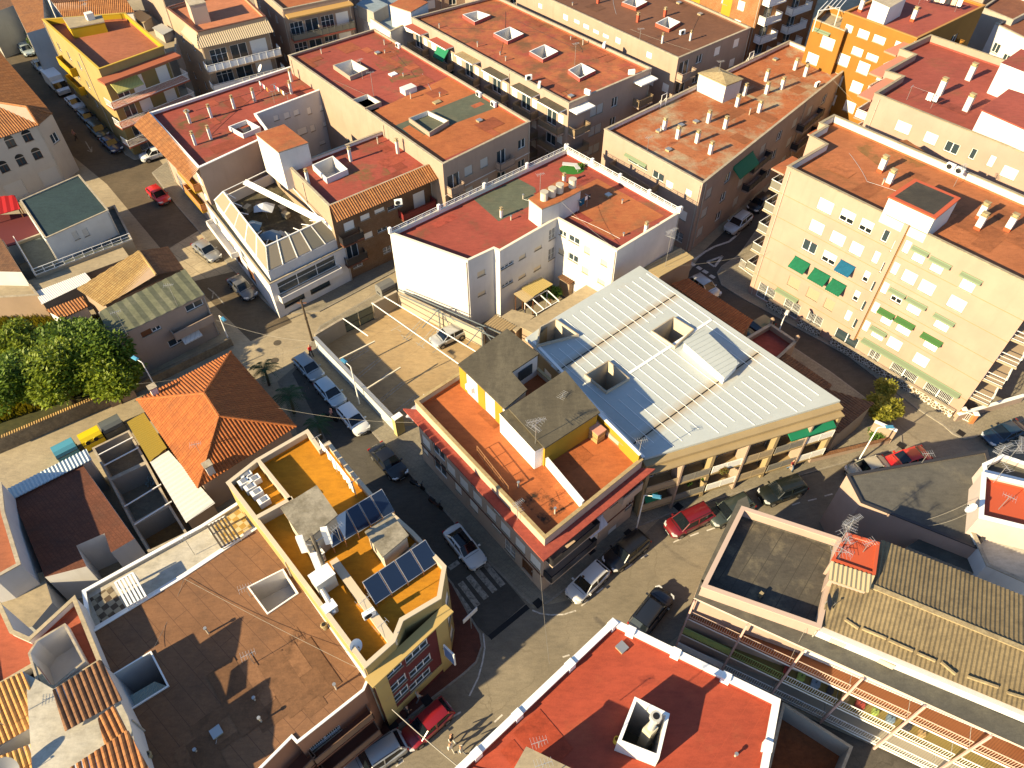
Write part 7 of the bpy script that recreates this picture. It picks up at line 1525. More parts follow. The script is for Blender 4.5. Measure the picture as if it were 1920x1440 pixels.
def checker(name, a, c, s=.45):
    m, nt, bb = _base(name, .7); k = nt.nodes.new('ShaderNodeTexChecker'); k.inputs['Scale'].default_value = 1/s; k.inputs[1].default_value = C4(a); k.inputs[2].default_value = C4(c); nt.links.new(_mapped(nt, (1, 1, 1), .72), k.inputs[0]); n = _noise(nt, 1.2, 5, .6, _mapped(nt, (1, 1, 1))); nt.links.new(_mix(nt, _ramp(nt, n.outputs[0], .55, .85), k.outputs[0], (.25, .2, .12)), bb.inputs[0]); return m
b = Bld('house', 'white roof terrace house with checkered patios behind the big brown roof', 'house', [(155, 1108), (238, 1062), (378, 985), (452, 938), (487, 985), (345, 1080), (168, 1187)], 7.6, WWALL, surf('white_deck', (.50, .46, .38), (.45, .41, .33), (.33, .3, .24), lo=.5, hi=.7, sc=.5, fine=7, fa=.12), (.35, .18), cap=WHITE)
b.patch([(168, 1122), (208, 1098), (240, 1146), (190, 1172)], checker('dark_checker', (.08, .055, .035), (.3, .25, .17)), .01); b.patch([(400, 985), (450, 953), (474, 990), (424, 1020)], checker('yellow_checker', (.52, .40, .22), (.36, .23, .06)), .01)
for q0 in ((395, 992), (222, 1098)):
    m = MB()
    for k in range(6): a_ = P(q0[0]-6+k*6.5, q0[1]-6-k*3.5, 8.6); m.bar(a_, a_ - GA*2.4, .14, WHITE if q0[0] < 300 else plain('dark_slat', (.07, .055, .04), .7))
    a_ = P(q0[0]-6, q0[1]-6, 8.5); e_ = P(q0[0]+27, q0[1]-24, 8.5)
    for p in (a_, e_, a_-GA*2.4, e_-GA*2.4): m.bar((p.x, p.y, 7.3), p, .1, WHITE)
    m.bar(a_, e_, .1, WHITE); m.bar(a_-GA*2.4, e_-GA*2.4, .1, WHITE); m.build('pergola', b.root)
b.done(); antenna(365, 1040, 7.3, 'spindly antenna on the white roof terrace', 2.6, .7, 'small')
# ------------------------------------------------------------------ lower left tile roofs
b = Bld('house', 'white stepped house with round ended terrace and red deck at the lower left', 'house', [(0, 1130), (24, 1182), (55, 1196), (140, 1118), (190, 1240), (95, 1300), (60, 1250), (-60, 1320), (-80, 1150)], 9.6, WWALL, surf('salmon_deck', (.36, .095, .05), (.32, .085, .045), None, sc=.6, fine=8, fa=.12), (.7, .18), cap=surf('sand_rim', (.42, .34, .22), None, None))
b.well([(52, 1225), (68, 1200), (122, 1168), (160, 1240), (100, 1290), (68, 1280)], .8, 1.9, WWALL, .14); b.done()
b = Bld('house', 'white house with brown and orange ribbed tile roofs at the lower left corner', 'house', [(48, 1262), (100, 1292), (188, 1240), (240, 1344), (300, 1560), (80, 1600), (60, 1440)], 10.6, WWALL, MATS['white_deck'], None); m = MB()
ribbed(m, [P(122, 1372, 11.0), P(230, 1312, 11.0), P(190, 1236, 11.9), P(98, 1294, 11.9)], 0, .34, .10, TILED, 'tile', under=WWALL); ribbed(m, [P(197, 1400, 11.2), P(240, 1372, 11.2), P(215, 1322, 11.6), P(183, 1345, 11.6)], 0, .34, .10, TILE, 'tile', under=WWALL); ribbed(m, [P(200, 1560, 10.8), P(312, 1500, 10.8), P(240, 1368, 11.8), P(130, 1440, 11.8)], 0, .34, .10, TILE, 'tile', under=WWALL); m.build('roof', b.root); b.done()
b = Bld('house', 'white house with pale orange tile roof in the lower left corner', 'house', [(-90, 1330), (45, 1262), (82, 1348), (0, 1400), (-60, 1440)], 9.6, WWALL, MATS['white_deck'], None); m = MB(); ribbed(m, [P(-110, 1460, 9.8), P(84, 1350, 9.8), P(44, 1258, 11.0), P(-140, 1350, 11.0)], 0, .3, .09, tilem('pale_orange_tile', (.52, .27, .09), (.42, .20, .065), (.30, .24, .08)), 'tile', under=WWALL); m.build('roof', b.root); b.done()
b = Bld('house', 'low tiled lean to with white wall under the big satellite dish', 'house', [(-60, 1450), (78, 1388), (100, 1470), (20, 1560)], 9.6, WWALL, MATS['white_deck'], None); m = MB(); ribbed(m, [P(-60, 1560, 9.7), P(100, 1470, 9.7), P(78, 1386, 10.5), P(-80, 1450, 10.5)], 0, .3, .09, MATS['pale_orange_tile'], 'tile', under=WWALL); m.build('roof', b.root); b.done()
dish(28, 1450, 10.2, 'large grey satellite dish above the orange tiles in the lower left corner', -1.2, 1.5, 1.0, plain('dish_grey', (.16, .165, .18), .5), .8); antenna(8, 1360, 10.4, 'small antenna on the pale orange tile roof', 1.6, .3, 'small')
# ------------------------------------------------------------------ yellow and maroon house with solar panels
OCH = surf('ochre_terrace', (.44, .19, .012), (.40, .17, .011), (.30, .13, .015), lo=.6, hi=.8, sc=.5, fine=9, fa=.12); PLE = plaster('pale_parapet', (.44, .38, .29), .3); OCW = plaster('ochre_wall', (.36, .26, .10), .3); MARW = plaster('maroon_wall', (.13, .028, .028), .3)
b = Bld('apartment_house', 'yellow and maroon corner house with ochre roof terraces and solar panels', 'building', [(425, 905), (480, 862), (577, 806), (600, 838), (617, 828), (655, 877), (705, 935), (775, 997), (836, 1062), (826, 1122), (755, 1164), (740, 1203), (685, 1252), (535, 1050)], 10.6, OCW, OCH, (.75, .22), cap=plain('pale_cap', (.50, .42, .31), .8), inner=PLE); sb = b
zr3 = b.zr
low_wall(b, (482, 970), (548, 934), zr3, 1.0, .25, PLE, capm=MATS['pale_cap']); low_wall(b, (485, 864), (545, 938), zr3, 1.0, .2, PLE, capm=MATS['pale_cap']); low_wall(b, (625, 1050), (738, 1205), zr3, .65, .5, PLE, capm=MATS['pale_cap']); low_wall(b, (690, 1110), (780, 1020), zr3, .5, .12, PLE, capm=MATS['pale_cap'])
SCN = surf('stained_concrete', (.34, .30, .23), (.27, .24, .18), (.18, .155, .11), lo=.45, hi=.65, sc=.9, fine=5, fa=.25)
b.tower([(531, 952), (592, 914), (628, 965), (571, 1012)], 13.0, PLE, (SCN, SCN), 'stair_tower', .15); b.tower([(688, 997), (733, 966), (762, 1003), (718, 1040)], 12.0, PLE, (SCN, SCN), 'stair_tower', .12)
# street facade (front), cornice, windows and maroon band
fE = (10, 11, 12)
a0, a1, a2, a3 = b.pts[9], b.pts[10], b.pts[11], b.pts[12]
fr0, fr1 = b.pts[12], b.pts[9]; tt = (fr1-fr0).normalized(); nn = Vector((tt.y, -tt.x, 0)); nn = nn if nn.y < 0 else -nn
fl = (fr1-fr0).length
class Fac(Bld):
    def __init__(s, root, pts, z, wall): s.root = root; s.pts = pts; s.z = z; s.z0 = 0; s.sg = 1 if area2(pts) > 0 else -1; s.holes = {}; s.wall = wall; s.emats = {}; s.skip = set(); s.noroof = True; s.pipes = False; s.wells = []; s.par = None; s.patches = []; s.zr = z
q_ = [fr0+nn*.30, fr1+nn*.30, fr1+nn*.02, fr0+nn*.02]
f_ = Fac(b.root, [Vector((p.x, p.y, 0)) for p in q_], 9.2, MARW)
f_i = [i for i in range(4) if f_.frame(i)[3] > 3 and f_.frame(i)[2].dot(nn) > .9][0]
for p0, p1, k in (((716, 1246), (747, 1277), 'm'), ((748, 1229), (765, 1251), 'b'), ((766, 1204), (797, 1237), 'm'), ((725, 1272), (757, 1302), 'm'), ((758, 1259), (774, 1280), 'b'), ((775, 1232), (802, 1265), 'm'), ((731, 1292), (761, 1321), 'm'), ((762, 1280), (773, 1297), 'b'), ((774, 1262), (802, 1285), 'm')):
    u, v = f_.hit(f_i, (p0[0]+p1[0])/2, (p0[1]+p1[1])/2); w_ = .9 if k == 'b' else 2.0; f_.winm(f_i, u-w_/2, u+w_/2, v-.65, v+.65, k, blind=plain('shutter_green', (.22, .24, .18), .6))
print('FAC', fl, [(round(h[0],1), round(h[2],1)) for h in f_.holes.get(f_i, [])]); f_.done(); m = MB(); YTR = plain('yellow_trim', (.42, .30, .11), .7)
for u, w_ in ((.5, 1.0), (fl-.5, 1.0)): c = fr0+tt*u+nn*.33; m.box((c.x, c.y, 4.35), tt*w_/2, nn*.03, (0, 0, 4.35), YTR)
m.build('yellow_corner', b.root); m = MB(); c = fr0+tt*fl/2+nn*.42; m.box((c.x, c.y, 9.3), tt*(fl/2+.3), nn*.42, (0, 0, .08), YTR); m.build('cornice', b.root)
m = MB(); c = fr0+tt*fl/2+nn*.34; m.box((c.x, c.y, 1.3), tt*fl/2, nn*.03, (0, 0, .5), YTR); m.build('plinth_band', b.root)
b.win(11, (758, 1170), (778, 1190), 'g')
for z in (1.2, 4.0, 6.8): b.row(8, [1.5, 3.6], z, 1.0, 1.3, 'b'); b.row(6, [1.6, 3.6], z, 1.0, 1.3, 'b'); b.row(7, [1.6, 3.6], z, 1.0, 1.3, 'b')
b.done()
sg_ = thing('sign', 'blue and white projecting shop sign on the maroon corner', 'sign', P(841, 1240, 3)); c = P(843, 1228, 4.2); m = MB(); m.box(c, tt*.06, nn*.55, (0, 0, .95), WHITE); m.box(c, tt*.075, nn*.48, (0, 0, .85), plain('sign_blue', (.10, .18, .38), .4)); m.build('panel', sg_); m = MB(); m.bar(c-nn*.5, c-nn*1.3, .06, DKMET); m.build('bracket', sg_)
PVC = glassm('solar_cell', (.012, .022, .05), .12)
def solar(label, tl, tr, br, bl, zt, zb, n, gaps=.06):
    A, B, C_, D = P(*tl, zt), P(*tr, zt), P(*br, zb), P(*bl, zb); r = thing('solar_array', label, 'solar panels', Vector(((A+C_)/2).xy.to_3d() if False else ((A.x+C_.x)/2, (A.y+C_.y)/2, zr3)))
    N = (B-A).cross(D-A).normalized(); N = N if N.z > 0 else -N
    for k in range(n):
        u0, u1 = k/n+gaps/n/2, (k+1)/n-gaps/n/2; q = [A.lerp(B, u0), A.lerp(B, u1), D.lerp(C_, u1), D.lerp(C_, u0)]; m = MB()
        t1, t2 = (q[1]-q[0]), (q[3]-q[0]); cc = sum(q, Vector((0, 0, 0)))/4; m.box(cc, t1/2, t2/2, N*.04, ALU); o = m.build('solar_panel', r)
        g = MB(); i4 = [p+(cc-p)*.05+N*.046 for p in q]; g.face(i4 if (i4[1]-i4[0]).cross(i4[2]-i4[0]).dot(N) > 0 else i4[::-1], PVC); g.build('glass', o)
    cf = plain('copper_frame', (.40, .19, .08), .5)
    for k in range(n+1):
        m = MB()
        for a_, e_ in ((A, B), (D, C_)): p = a_.lerp(e_, min(max(k/n, .02), .98)); m.bar((p.x, p.y, zr3), p-Vector((0, 0, .05)), .06, cf)
        t = min(max(k/n, .02), .98); m.bar(A.lerp(B, t)-N*.07, D.lerp(C_, t)-N*.07, .1, cf); m.build('stand', r)
    return r
solar('row of five dark solar panels beside the stained concrete stair roof', (602, 985), (716, 916), (741, 958), (622, 1027), 11.9, 10.7, 5); solar('row of four dark solar panels nearest the zebra crossing', (678, 1092), (798, 1011), (823, 1053), (703, 1134), 11.4, 10.3, 4)
ct = thing('cell_mast', 'mobile phone mast with white panel antennas on the ochre terrace', 'mast', P(614, 1080, zr3)); p = P(614, 1080, zr3); m = MB(); m.tube([p, p+Vector((0, 0, 5.6))], .12, plain('mast_steel', (.14, .12, .09), .6), 8)
for k in range(9): m.bar(p+Vector((-.3, 0, .4+.55*k)), p+Vector((.3, 0, .6+.55*k)), .05, MATS['mast_steel'])
for k in range(5): m.tube([p+Vector((.12*cos(k), .12*sin(k), 0)), p+Vector((.16*cos(k), .16*sin(k), 4.5))], .035, DKMET, 5)
m.build('pole', ct)
for k, (dx, dy, dz) in enumerate(((-.9, .1, 4.2), (.7, .5, 4.6), (.0, -.7, 3.4))):
    m = MB(); c = p+Vector((dx, dy, dz)); m.box(c, (.22, .05, 0), (-.03, .1, 0), (0, 0, .95), WHITE); m.bar(c, p+Vector((0, 0, dz)), .07, METAL); m.build('panel_antenna', ct)
for k, (q, s_, h2, l) in enumerate((((612, 1100), (.7, .5), 1.6, 'tall pale equipment cabinet beside the phone mast'), ((600, 1050), (.35, .35), 1.0, 'small pale equipment box behind the phone mast'), ((622, 1148), (.4, .3), .8, 'grey box at the foot of the silver duct'))):
    c = P(*q, zr3); m = MB(); m.box((c.x, c.y, zr3+h2/2+.1), GB*s_[0], GA*s_[1], (0, 0, h2/2), plain('cabinet_cream', (.46, .44, .38), .5)); m.box((c.x, c.y, zr3+h2+.13), GB*(s_[0]+.05), GA*(s_[1]+.05), (0, 0, .03), WHITE); m.box((c.x, c.y, zr3+.05), GB*s_[0]*.9, GA*s_[1]*.9, (0, 0, .05), DKMET); tag(m.build('cabinet', loc=c), l, 'cabinet')
m = MB(); a_ = P(590, 1075, zr3+.9); m.tube([a_, P(600, 1098, zr3+.9), P(618, 1130, zr3+.8), P(626, 1150, zr3+.5)], .2, ALU, 10); tag(m.build('duct', loc=a_), 'silver ventilation duct lying along the ochre terrace', 'duct')
ac_unit(693, 1155, zr3+.9, 'white fan unit on the thick parapet of the ochre terrace', .6); dish(668, 1218, zr3, 'white satellite dish at the left parapet of the ochre terrace', -.6, .9, .7)
for k, q in enumerate(((458, 905), (470, 915), (482, 925), (495, 940), (462, 892), (478, 900))):
    c = P(*q, zr3+.4); m = MB(); m.box((c.x, c.y, zr3+.35), GB*.42, GA*.28, (0, 0, .3), WHITE); m.box((c.x, c.y, zr3+.68), GB*.2, GA*.2, (0, 0, .03), METAL); m.box((c.x, c.y, zr3+.03), GB*.36, GA*.2, (0, 0, .03), DKMET); tag(m.build('condenser', loc=c), 'pale box condenser in the crowded corner of the ochre terrace', 'air conditioner', 'condensers in the ochre terrace corner')
for q, l in (((690, 1150), 'low antenna on the thick pale parapet above the left ochre strip'), ((722, 1195), 'leaning aerial at the end of the thick pale parapet'), ((640, 1015), 'aerial behind the row of five solar panels')): antenna(*q, zr3+1.2, l, 2.0, .8, 'small')
clothesline((603, 848), (668, 932), zr3, 'long clothesline of white bed sheets on the ochre terrace', [(.3+.85*k, .75, 1.1+.3*(k % 3), WHITE, 'white sheet hanging over the ochre terrace') for k in range(6)], 2.0)
# ------------------------------------------------------------------ red roof at the bottom
REDB = surf('bright_red_roof', (.35, .064, .033), (.31, .056, .03), (.34, .085, .04), lo=.55, hi=.8, sc=.3, fine=10, fa=.16, seams=(9.0, 1.0, .01, -.87), seamc=(.34, .062, .03))
b = Bld('apartment_house', 'house with bright red roof and white stepped parapet at the bottom', 'building', [(1150, 1161), (1462, 1312), (1428, 1500), (1380, 1640), (1000, 1660), (836, 1458)], 9.0, WWALL, REDB, (.5, .35), cap=WHITE, inner=WWALL); rb_ = b
for i, us in ((0, (.3, .6, .88)), (5, (.02, .3, .62, .85)), (1, (.05, .5))):
    m = MB(); a, t, n, L = b.frame(i)
    for u in us:
        m = MB(); c = b.at(i, u*L, 9.0, -.2); m.box((c.x, c.y, 8.85), t*.28, n*.26, (0, 0, .35), WHITE); m.build('parapet_pier', b.root)
b.well([(1190, 1306), (1256, 1338), (1236, 1422), (1157, 1391)], 1.7, 4.0, WWALL, .2, cap=WHITE)
b.clutter(5, 41); b.mend(6, 71, (.37, .06, .027))
p = P(1207, 1395, 7.0); m = MB(); m.box((p.x, p.y, 8.6), GB*.35, GA*.3, (0, 0, 1.6), plain('flue_cream', (.5, .45, .33), .7)); m.tube([(p.x, p.y, 10.2), (p.x+.05, p.y+.05, 11.8)], .22, plain('flue_grey', (.42, .41, .38), .5), 12); m.tube([(p.x+.05, p.y+.05, 11.8), (p.x+.05, p.y+.05, 12.15)], [.36, .34], MATS['flue_grey'], 12); m.tube([(p.x+.05, p.y+.05, 12.15), (p.x+.05, p.y+.05, 12.17)], .2, BLACK, 12); m.build('flue', b.root)
b.tower([(988, 1404), (1075, 1446), (1040, 1520), (940, 1490)], 11.6, WWALL, (plain('sand_cap', (.40, .33, .22), .8), TANF), 'stair_tower', .1)
b.done()
hc = MB(); c = P(1157, 1385, 9.6)
for k in range(9): hc.tube([(c.x+.16*cos(j*pi/5), c.y+.16*sin(j*pi/5), 9.0+k*.07) for j in range(11)], .03, plain('yellow_hose', (.5, .3, .02), .5), 5, False)
tag(hc.build('hose', loc=c), 'coiled yellow hose hanging at the white flue shaft', 'hose')
antenna(1010, 1402, 11.6, 'small mast on the stair tower of the bright red roof', 1.2, .3, 'small')
antenna(1015, 1470, 11.6, 'unseen tall mast behind the stair tower of the bright red roof', 4.0, .3, 'small')  # added outside the view for the shadow it casts on the roof
# ------------------------------------------------------------------ pink house with dark felt roof, corrugated roofs and long balconies
PKW = plaster('pink_wall', (.40, .29, .235), .25); FELT = surf('felt_sheets', (.085, .076, .062), (.07, .062, .052), (.17, .145, .10), lo=.5, hi=.68, sc=.55, fine=8, fa=.25, seams=(1.0, 7.0, .03, .66)); DSTR = surf('dark_gravel_strip', (.10, .095, .08), (.085, .08, .068), (.14, .13, .1), sc=.4, fine=9, fa=.2)
b = Bld('apartment_house', 'pink house with sunken dark felt roof beside the bright red roof', 'building', [(1391, 950), (1577, 1010), (1538, 1178), (1316, 1100)], 10.2, PKW, FELT, (1.0, .24), cap=plain('pink_cap', (.46, .34, .27), .8)); pb = b
b.box(1425, 1118, b.zr, .12, .12, .5, TANCAP, 'vent_pipe'); b.done()
gpx = [(1384, 938), (1400, 930), (1410, 960), (1340, 1080), (1318, 1102), (1538, 1182), (1740, 1262), (1990, 1375), (1990, 1431), (1302, 1119)]
gp = [P(*q, 9.0) for q in gpx]; gt = (gp[8]-gp[9]).normalized(); gn = Vector((gt.y, -gt.x, 0)); gn = gn if gn.y < 0 else -gn
gp[8] = gp[8]-gn*1.5; gp[9] = gp[9]-gn*1.5
b = Bld('apartment_house', 'long pink and white house with balcony rows and pink columns at the lower right', 'building', gp, 9.0, PKW, DSTR, None); gb = b
L9 = b.frame(8)[3]; FE = 8
for z in (5.9, 3.2, .5):
    nb = 12; bw = L9/nb
    for j in range(nb): b.winm(FE, j*bw+.3, j*bw+1.8, z+.1, z+2.2, 'g'); b.winm(FE, j*bw+2.2, j*bw+bw-.2, z+.8, z+2.1, 'b')
FLR = (plain('orange_deck', (.20, .075, .03), .8), plain('olive_deck', (.20, .15, .05), .8), plain('grey_deck', (.3, .27, .22), .8))
for zi, z in enumerate((5.9, 3.2, .5)):
    for j in range(6):
        u0, u1 = L9*j/6, L9*(j+1)/6
        bb = b.slab(FE, u0+.02, u1-.02, z-.1, 1.6, .2, WHITE, 'balcony', topm=FLR[zi])
        m = MB(); A_, B_ = b.at(FE, u0+.1, z, 1.52), b.at(FE, u1-.1, z, 1.52); fence_panel(m, A_, B_, z, .95, 'rail' if j != 0 or zi == 0 else 'panel', (plain('peach_rail', (.56, .42, .33), .6), WHITE, WHITE)[zi] if not (zi == 1 and j < 2) else plain('lime_panel', (.34, .42, .14), .6)); m.build('railing', bb)
b.slab(FE, 0, L9, 8.86, 1.55, .2, plain('peach_edge', (.5, .40, .34), .7), 'eave', topm=DSTR)
for j in range(7):
    m = MB(); c = b.at(FE, min(max(L9*j/6, .1), L9-.1), 0, 1.75); a, t, n, L = b.frame(FE); m.box((c.x, c.y, 4.45), t*.065, n*.065, (0, 0, 4.45), plain('pink_post', (.50, .33, .29), .6)); m.build('column', b.root)
b.done()
for k in range(10):
    px, py = 1560+k*26, 1285+k*14; col = (('red', (.30, .05, .04)), ('lime', (.25, .32, .08)), ('blue', (.14, .2, .28)), ('dark', (.04, .04, .05)), ('ochre', (.35, .24, .12)))[k % 5]
    c = b.at(FE, L9*(.34+.045*k), 3.22, .8); a, t, n, L = b.frame(FE); m = MB(); pc = plain('%s_plastic' % col[0], col[1], .5)
    m.box((c.x, c.y, 3.42), t*(.18+.05*(k%3)), n*.2, (0, 0, .2), pc); m.box((c.x, c.y, 3.64), t*(.2+.05*(k%3)), n*.22, (0, 0, .025), pc); m.bar((c.x, c.y, 3.66), (c.x, c.y, 3.9), .05, DKMET); tag(m.build('storage_bin', loc=c), '%s plastic box standing on a cluttered middle balcony, %s' % (col[0], 'left part' if k < 5 else 'right part'), 'box')
# corrugated roofs behind the white wall
CORR = surf('asbestos_sheet', (.215, .165, .092), (.19, .145, .082), (.13, .1, .06), lo=.5, hi=.7, sc=.6, fine=7, fa=.25)
h_ = thing('house', 'house with two long tan corrugated roofs and white wall at the right edge', 'house', P(1740, 1200, 0)); m = MB(); zE, zG = 9.9, 10.9
e0, e1, g0, g1 = P(1535, 1172, zE), P(1960, 1350, zE), P(1566, 1072, zG), P(1970, 1238, zG)
ribbed(m, [e0, e1, g1, g0], 0, .28, .065, CORR, 'wave', under=TANW); k0, k1 = P(1652, 1012, 10.3), P(1990, 1145, 10.3); ribbed(m, [P(1632, 1094, zG), g1, k1, k0], 0, .28, .065, CORR, 'wave', under=TANW); m.bar(g0+Vector((0, 0, .05)), g1+Vector((0, 0, .05)), .35, TANCAP, ht=.12); m.build('roof', h_)
m = MB(); w_ = [P(1533, 1180, 9.9), P(1960, 1357, 9.9), k1, P(1640, 1020, 10)]; m.prism(w_, 0, 9.75, WWALL); m.build('wall', h_)
for a_, e_ in (((1556, 1200), (1585, 1211)), ((1647, 1238), (1676, 1252)), ((1716, 1256), (1752, 1272)), ((1792, 1290), (1830, 1306)), ((1872, 1322), (1912, 1340))): A_, B_ = P(*a_, 9.3), P(*e_, 9.3); m = MB(); m.bar(A_, B_, .06, BLINDB if a_[0] < 1700 else SKYG, ht=.5); m.build('window', h_)
for a_, e_ in (((1583, 1163), (1608, 1180)), ((1615, 1180), (1660, 1199)), ((1665, 1202), (1710, 1222)), ((1718, 1226), (1752, 1241)), ((1763, 1243), (1790, 1266)), ((1812, 1270), (1870, 1290)), ((1750, 1122), (1775, 1132)), ((1886, 1300), (1920, 1310))): A_, B_ = P(*a_, 10.15), P(*e_, 10.15); m = MB(); m.bar(A_+Vector((0, 0, .12)), B_+Vector((0, 0, .12)), .14, TANCAP, ht=.16); m.build('tile_ridge', h_)
shed('roof_room', 'slatted cream roof box under the small bright red deck', [(1560, 1054), (1640, 1080), (1628, 1112), (1552, 1086)], 11.25, PKW, plain('cream_slat', (.42, .34, .2), .7), 'wave', .3, .08, i=0, z0=8, cat='roof room')
dish(1545, 1135, 10.2, 'dark satellite dish on the corrugated roof next to the pink parapet', -.4, 1.1, .6, plain('dish_dark', (.09, .085, .08), .6), .5)
b = Bld('roof_room', 'small roof room with bright red deck between felt roof and corrugated roof', 'room', [(1588, 1000), (1648, 1018), (1640, 1078), (1560, 1050)], 11.2, PKW, plain('vermilion', (.42, .075, .03), .75), (.15, .12), cap=plain('vermilion', (.42, .075, .03), .75), z0=6); b.done()
for k, (q, l) in enumerate((((1578, 1010), 'tallest antenna of the cluster beside the small bright red deck'), ((1570, 1030), 'second antenna of the cluster beside the small bright red deck'), ((1564, 1052), 'lowest antenna of the cluster by the felt roof edge'), ((1618, 1035), 'slim aerial in the middle of the small bright red deck'))): antenna(*q, 10.3 if k < 3 else 11.05, l, 2.6-.4*k, .5+k, 'big' if k < 3 else 'small')
# grey roofed pink house and white tower on the right
b = Bld('house', 'pink house with plain grey roof at the right crossing', 'house', [(1588, 890), (1615, 942), (1736, 990), (1832, 1028), (1880, 960), (1850, 845)], 7.2, PKW, surf('grey_roof_plain', (.105, .10, .088), (.09, .086, .076), (.15, .135, .105), lo=.55, hi=.75, sc=.4, fine=9, fa=.2), (.12, .15), cap=DKMET); b.winm(1, 5, 7, 3, 4.4, 'b', blind=plain('grey_panel', (.38, .4, .42), .5)) ; b.done()
b = Bld('house', 'white house with red roof terrace and many cables at the right edge', 'house', [(1842, 886), (1926, 906), (2000, 1010), (1836, 970)], 9.4, plaster('pale_pink', (.5, .42, .38), .2), plain('vermilion', (.42, .075, .03), .75), (.5, .25), cap=WHITE); b.done()
b = Bld('house', 'small white upper terrace behind the red terrace at the right edge', 'house', [(1843, 870), (1880, 853), (1965, 882), (1930, 905), (1846, 885)], 9.0, MATS['pale_pink'], DSTR, (.7, .2), cap=WHITE); b.done()
b = Bld('house', 'lower white terrace house under the red roof terrace', 'house', [(1816, 984), (1990, 1022), (1985, 1120), (1850, 1060)], 7.4, WWALL, surf('white_deck', (.50, .46, .38)), (.5, .2)); b.done()
b = Bld('passage_house', 'low roof with glazed strips and maroon beams between pink house and corrugated roof', 'house', [(1740, 1000), (1835, 1040), (1960, 1095), (1990, 1140), (1700, 1025)], 5.6, GWALL, DSTR, None); b.done()
for k, (q, l) in enumerate((((1850, 880), 'big antenna leaning over the blue car street at the right edge'), ((1885, 868), 'antenna with tilted elements on the white tower at the right edge'), ((1862, 905), 'antenna at the corner of the red terrace with many cables'), ((1872, 955), 'low antenna in the middle of the red terrace with cables'), ((1728, 868), 'small white aerial at the edge of the plain grey roof'))): antenna(*q, 9.4 if k < 4 else 7.2, l, 3.0-.4*k, .4+.7*k, 'big' if k < 2 else 'small')
dish(1818, 962, 9.4, 'white satellite dish on the pink corner below the red terrace', 2.6, .9, .5)
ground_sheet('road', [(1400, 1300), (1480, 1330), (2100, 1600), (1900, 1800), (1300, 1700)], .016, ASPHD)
# dark yard between bright red roof and balconies
court('courtyard', 'dark yard with rusty brown tile strip below the balconies at the bottom right', [(1468, 1316), (1600, 1400), (1560, 1500), (1432, 1470)], 2.2, GWALL, surf('rust_tile_floor', (.26, .085, .03), (.2, .065, .025), None, sc=1))
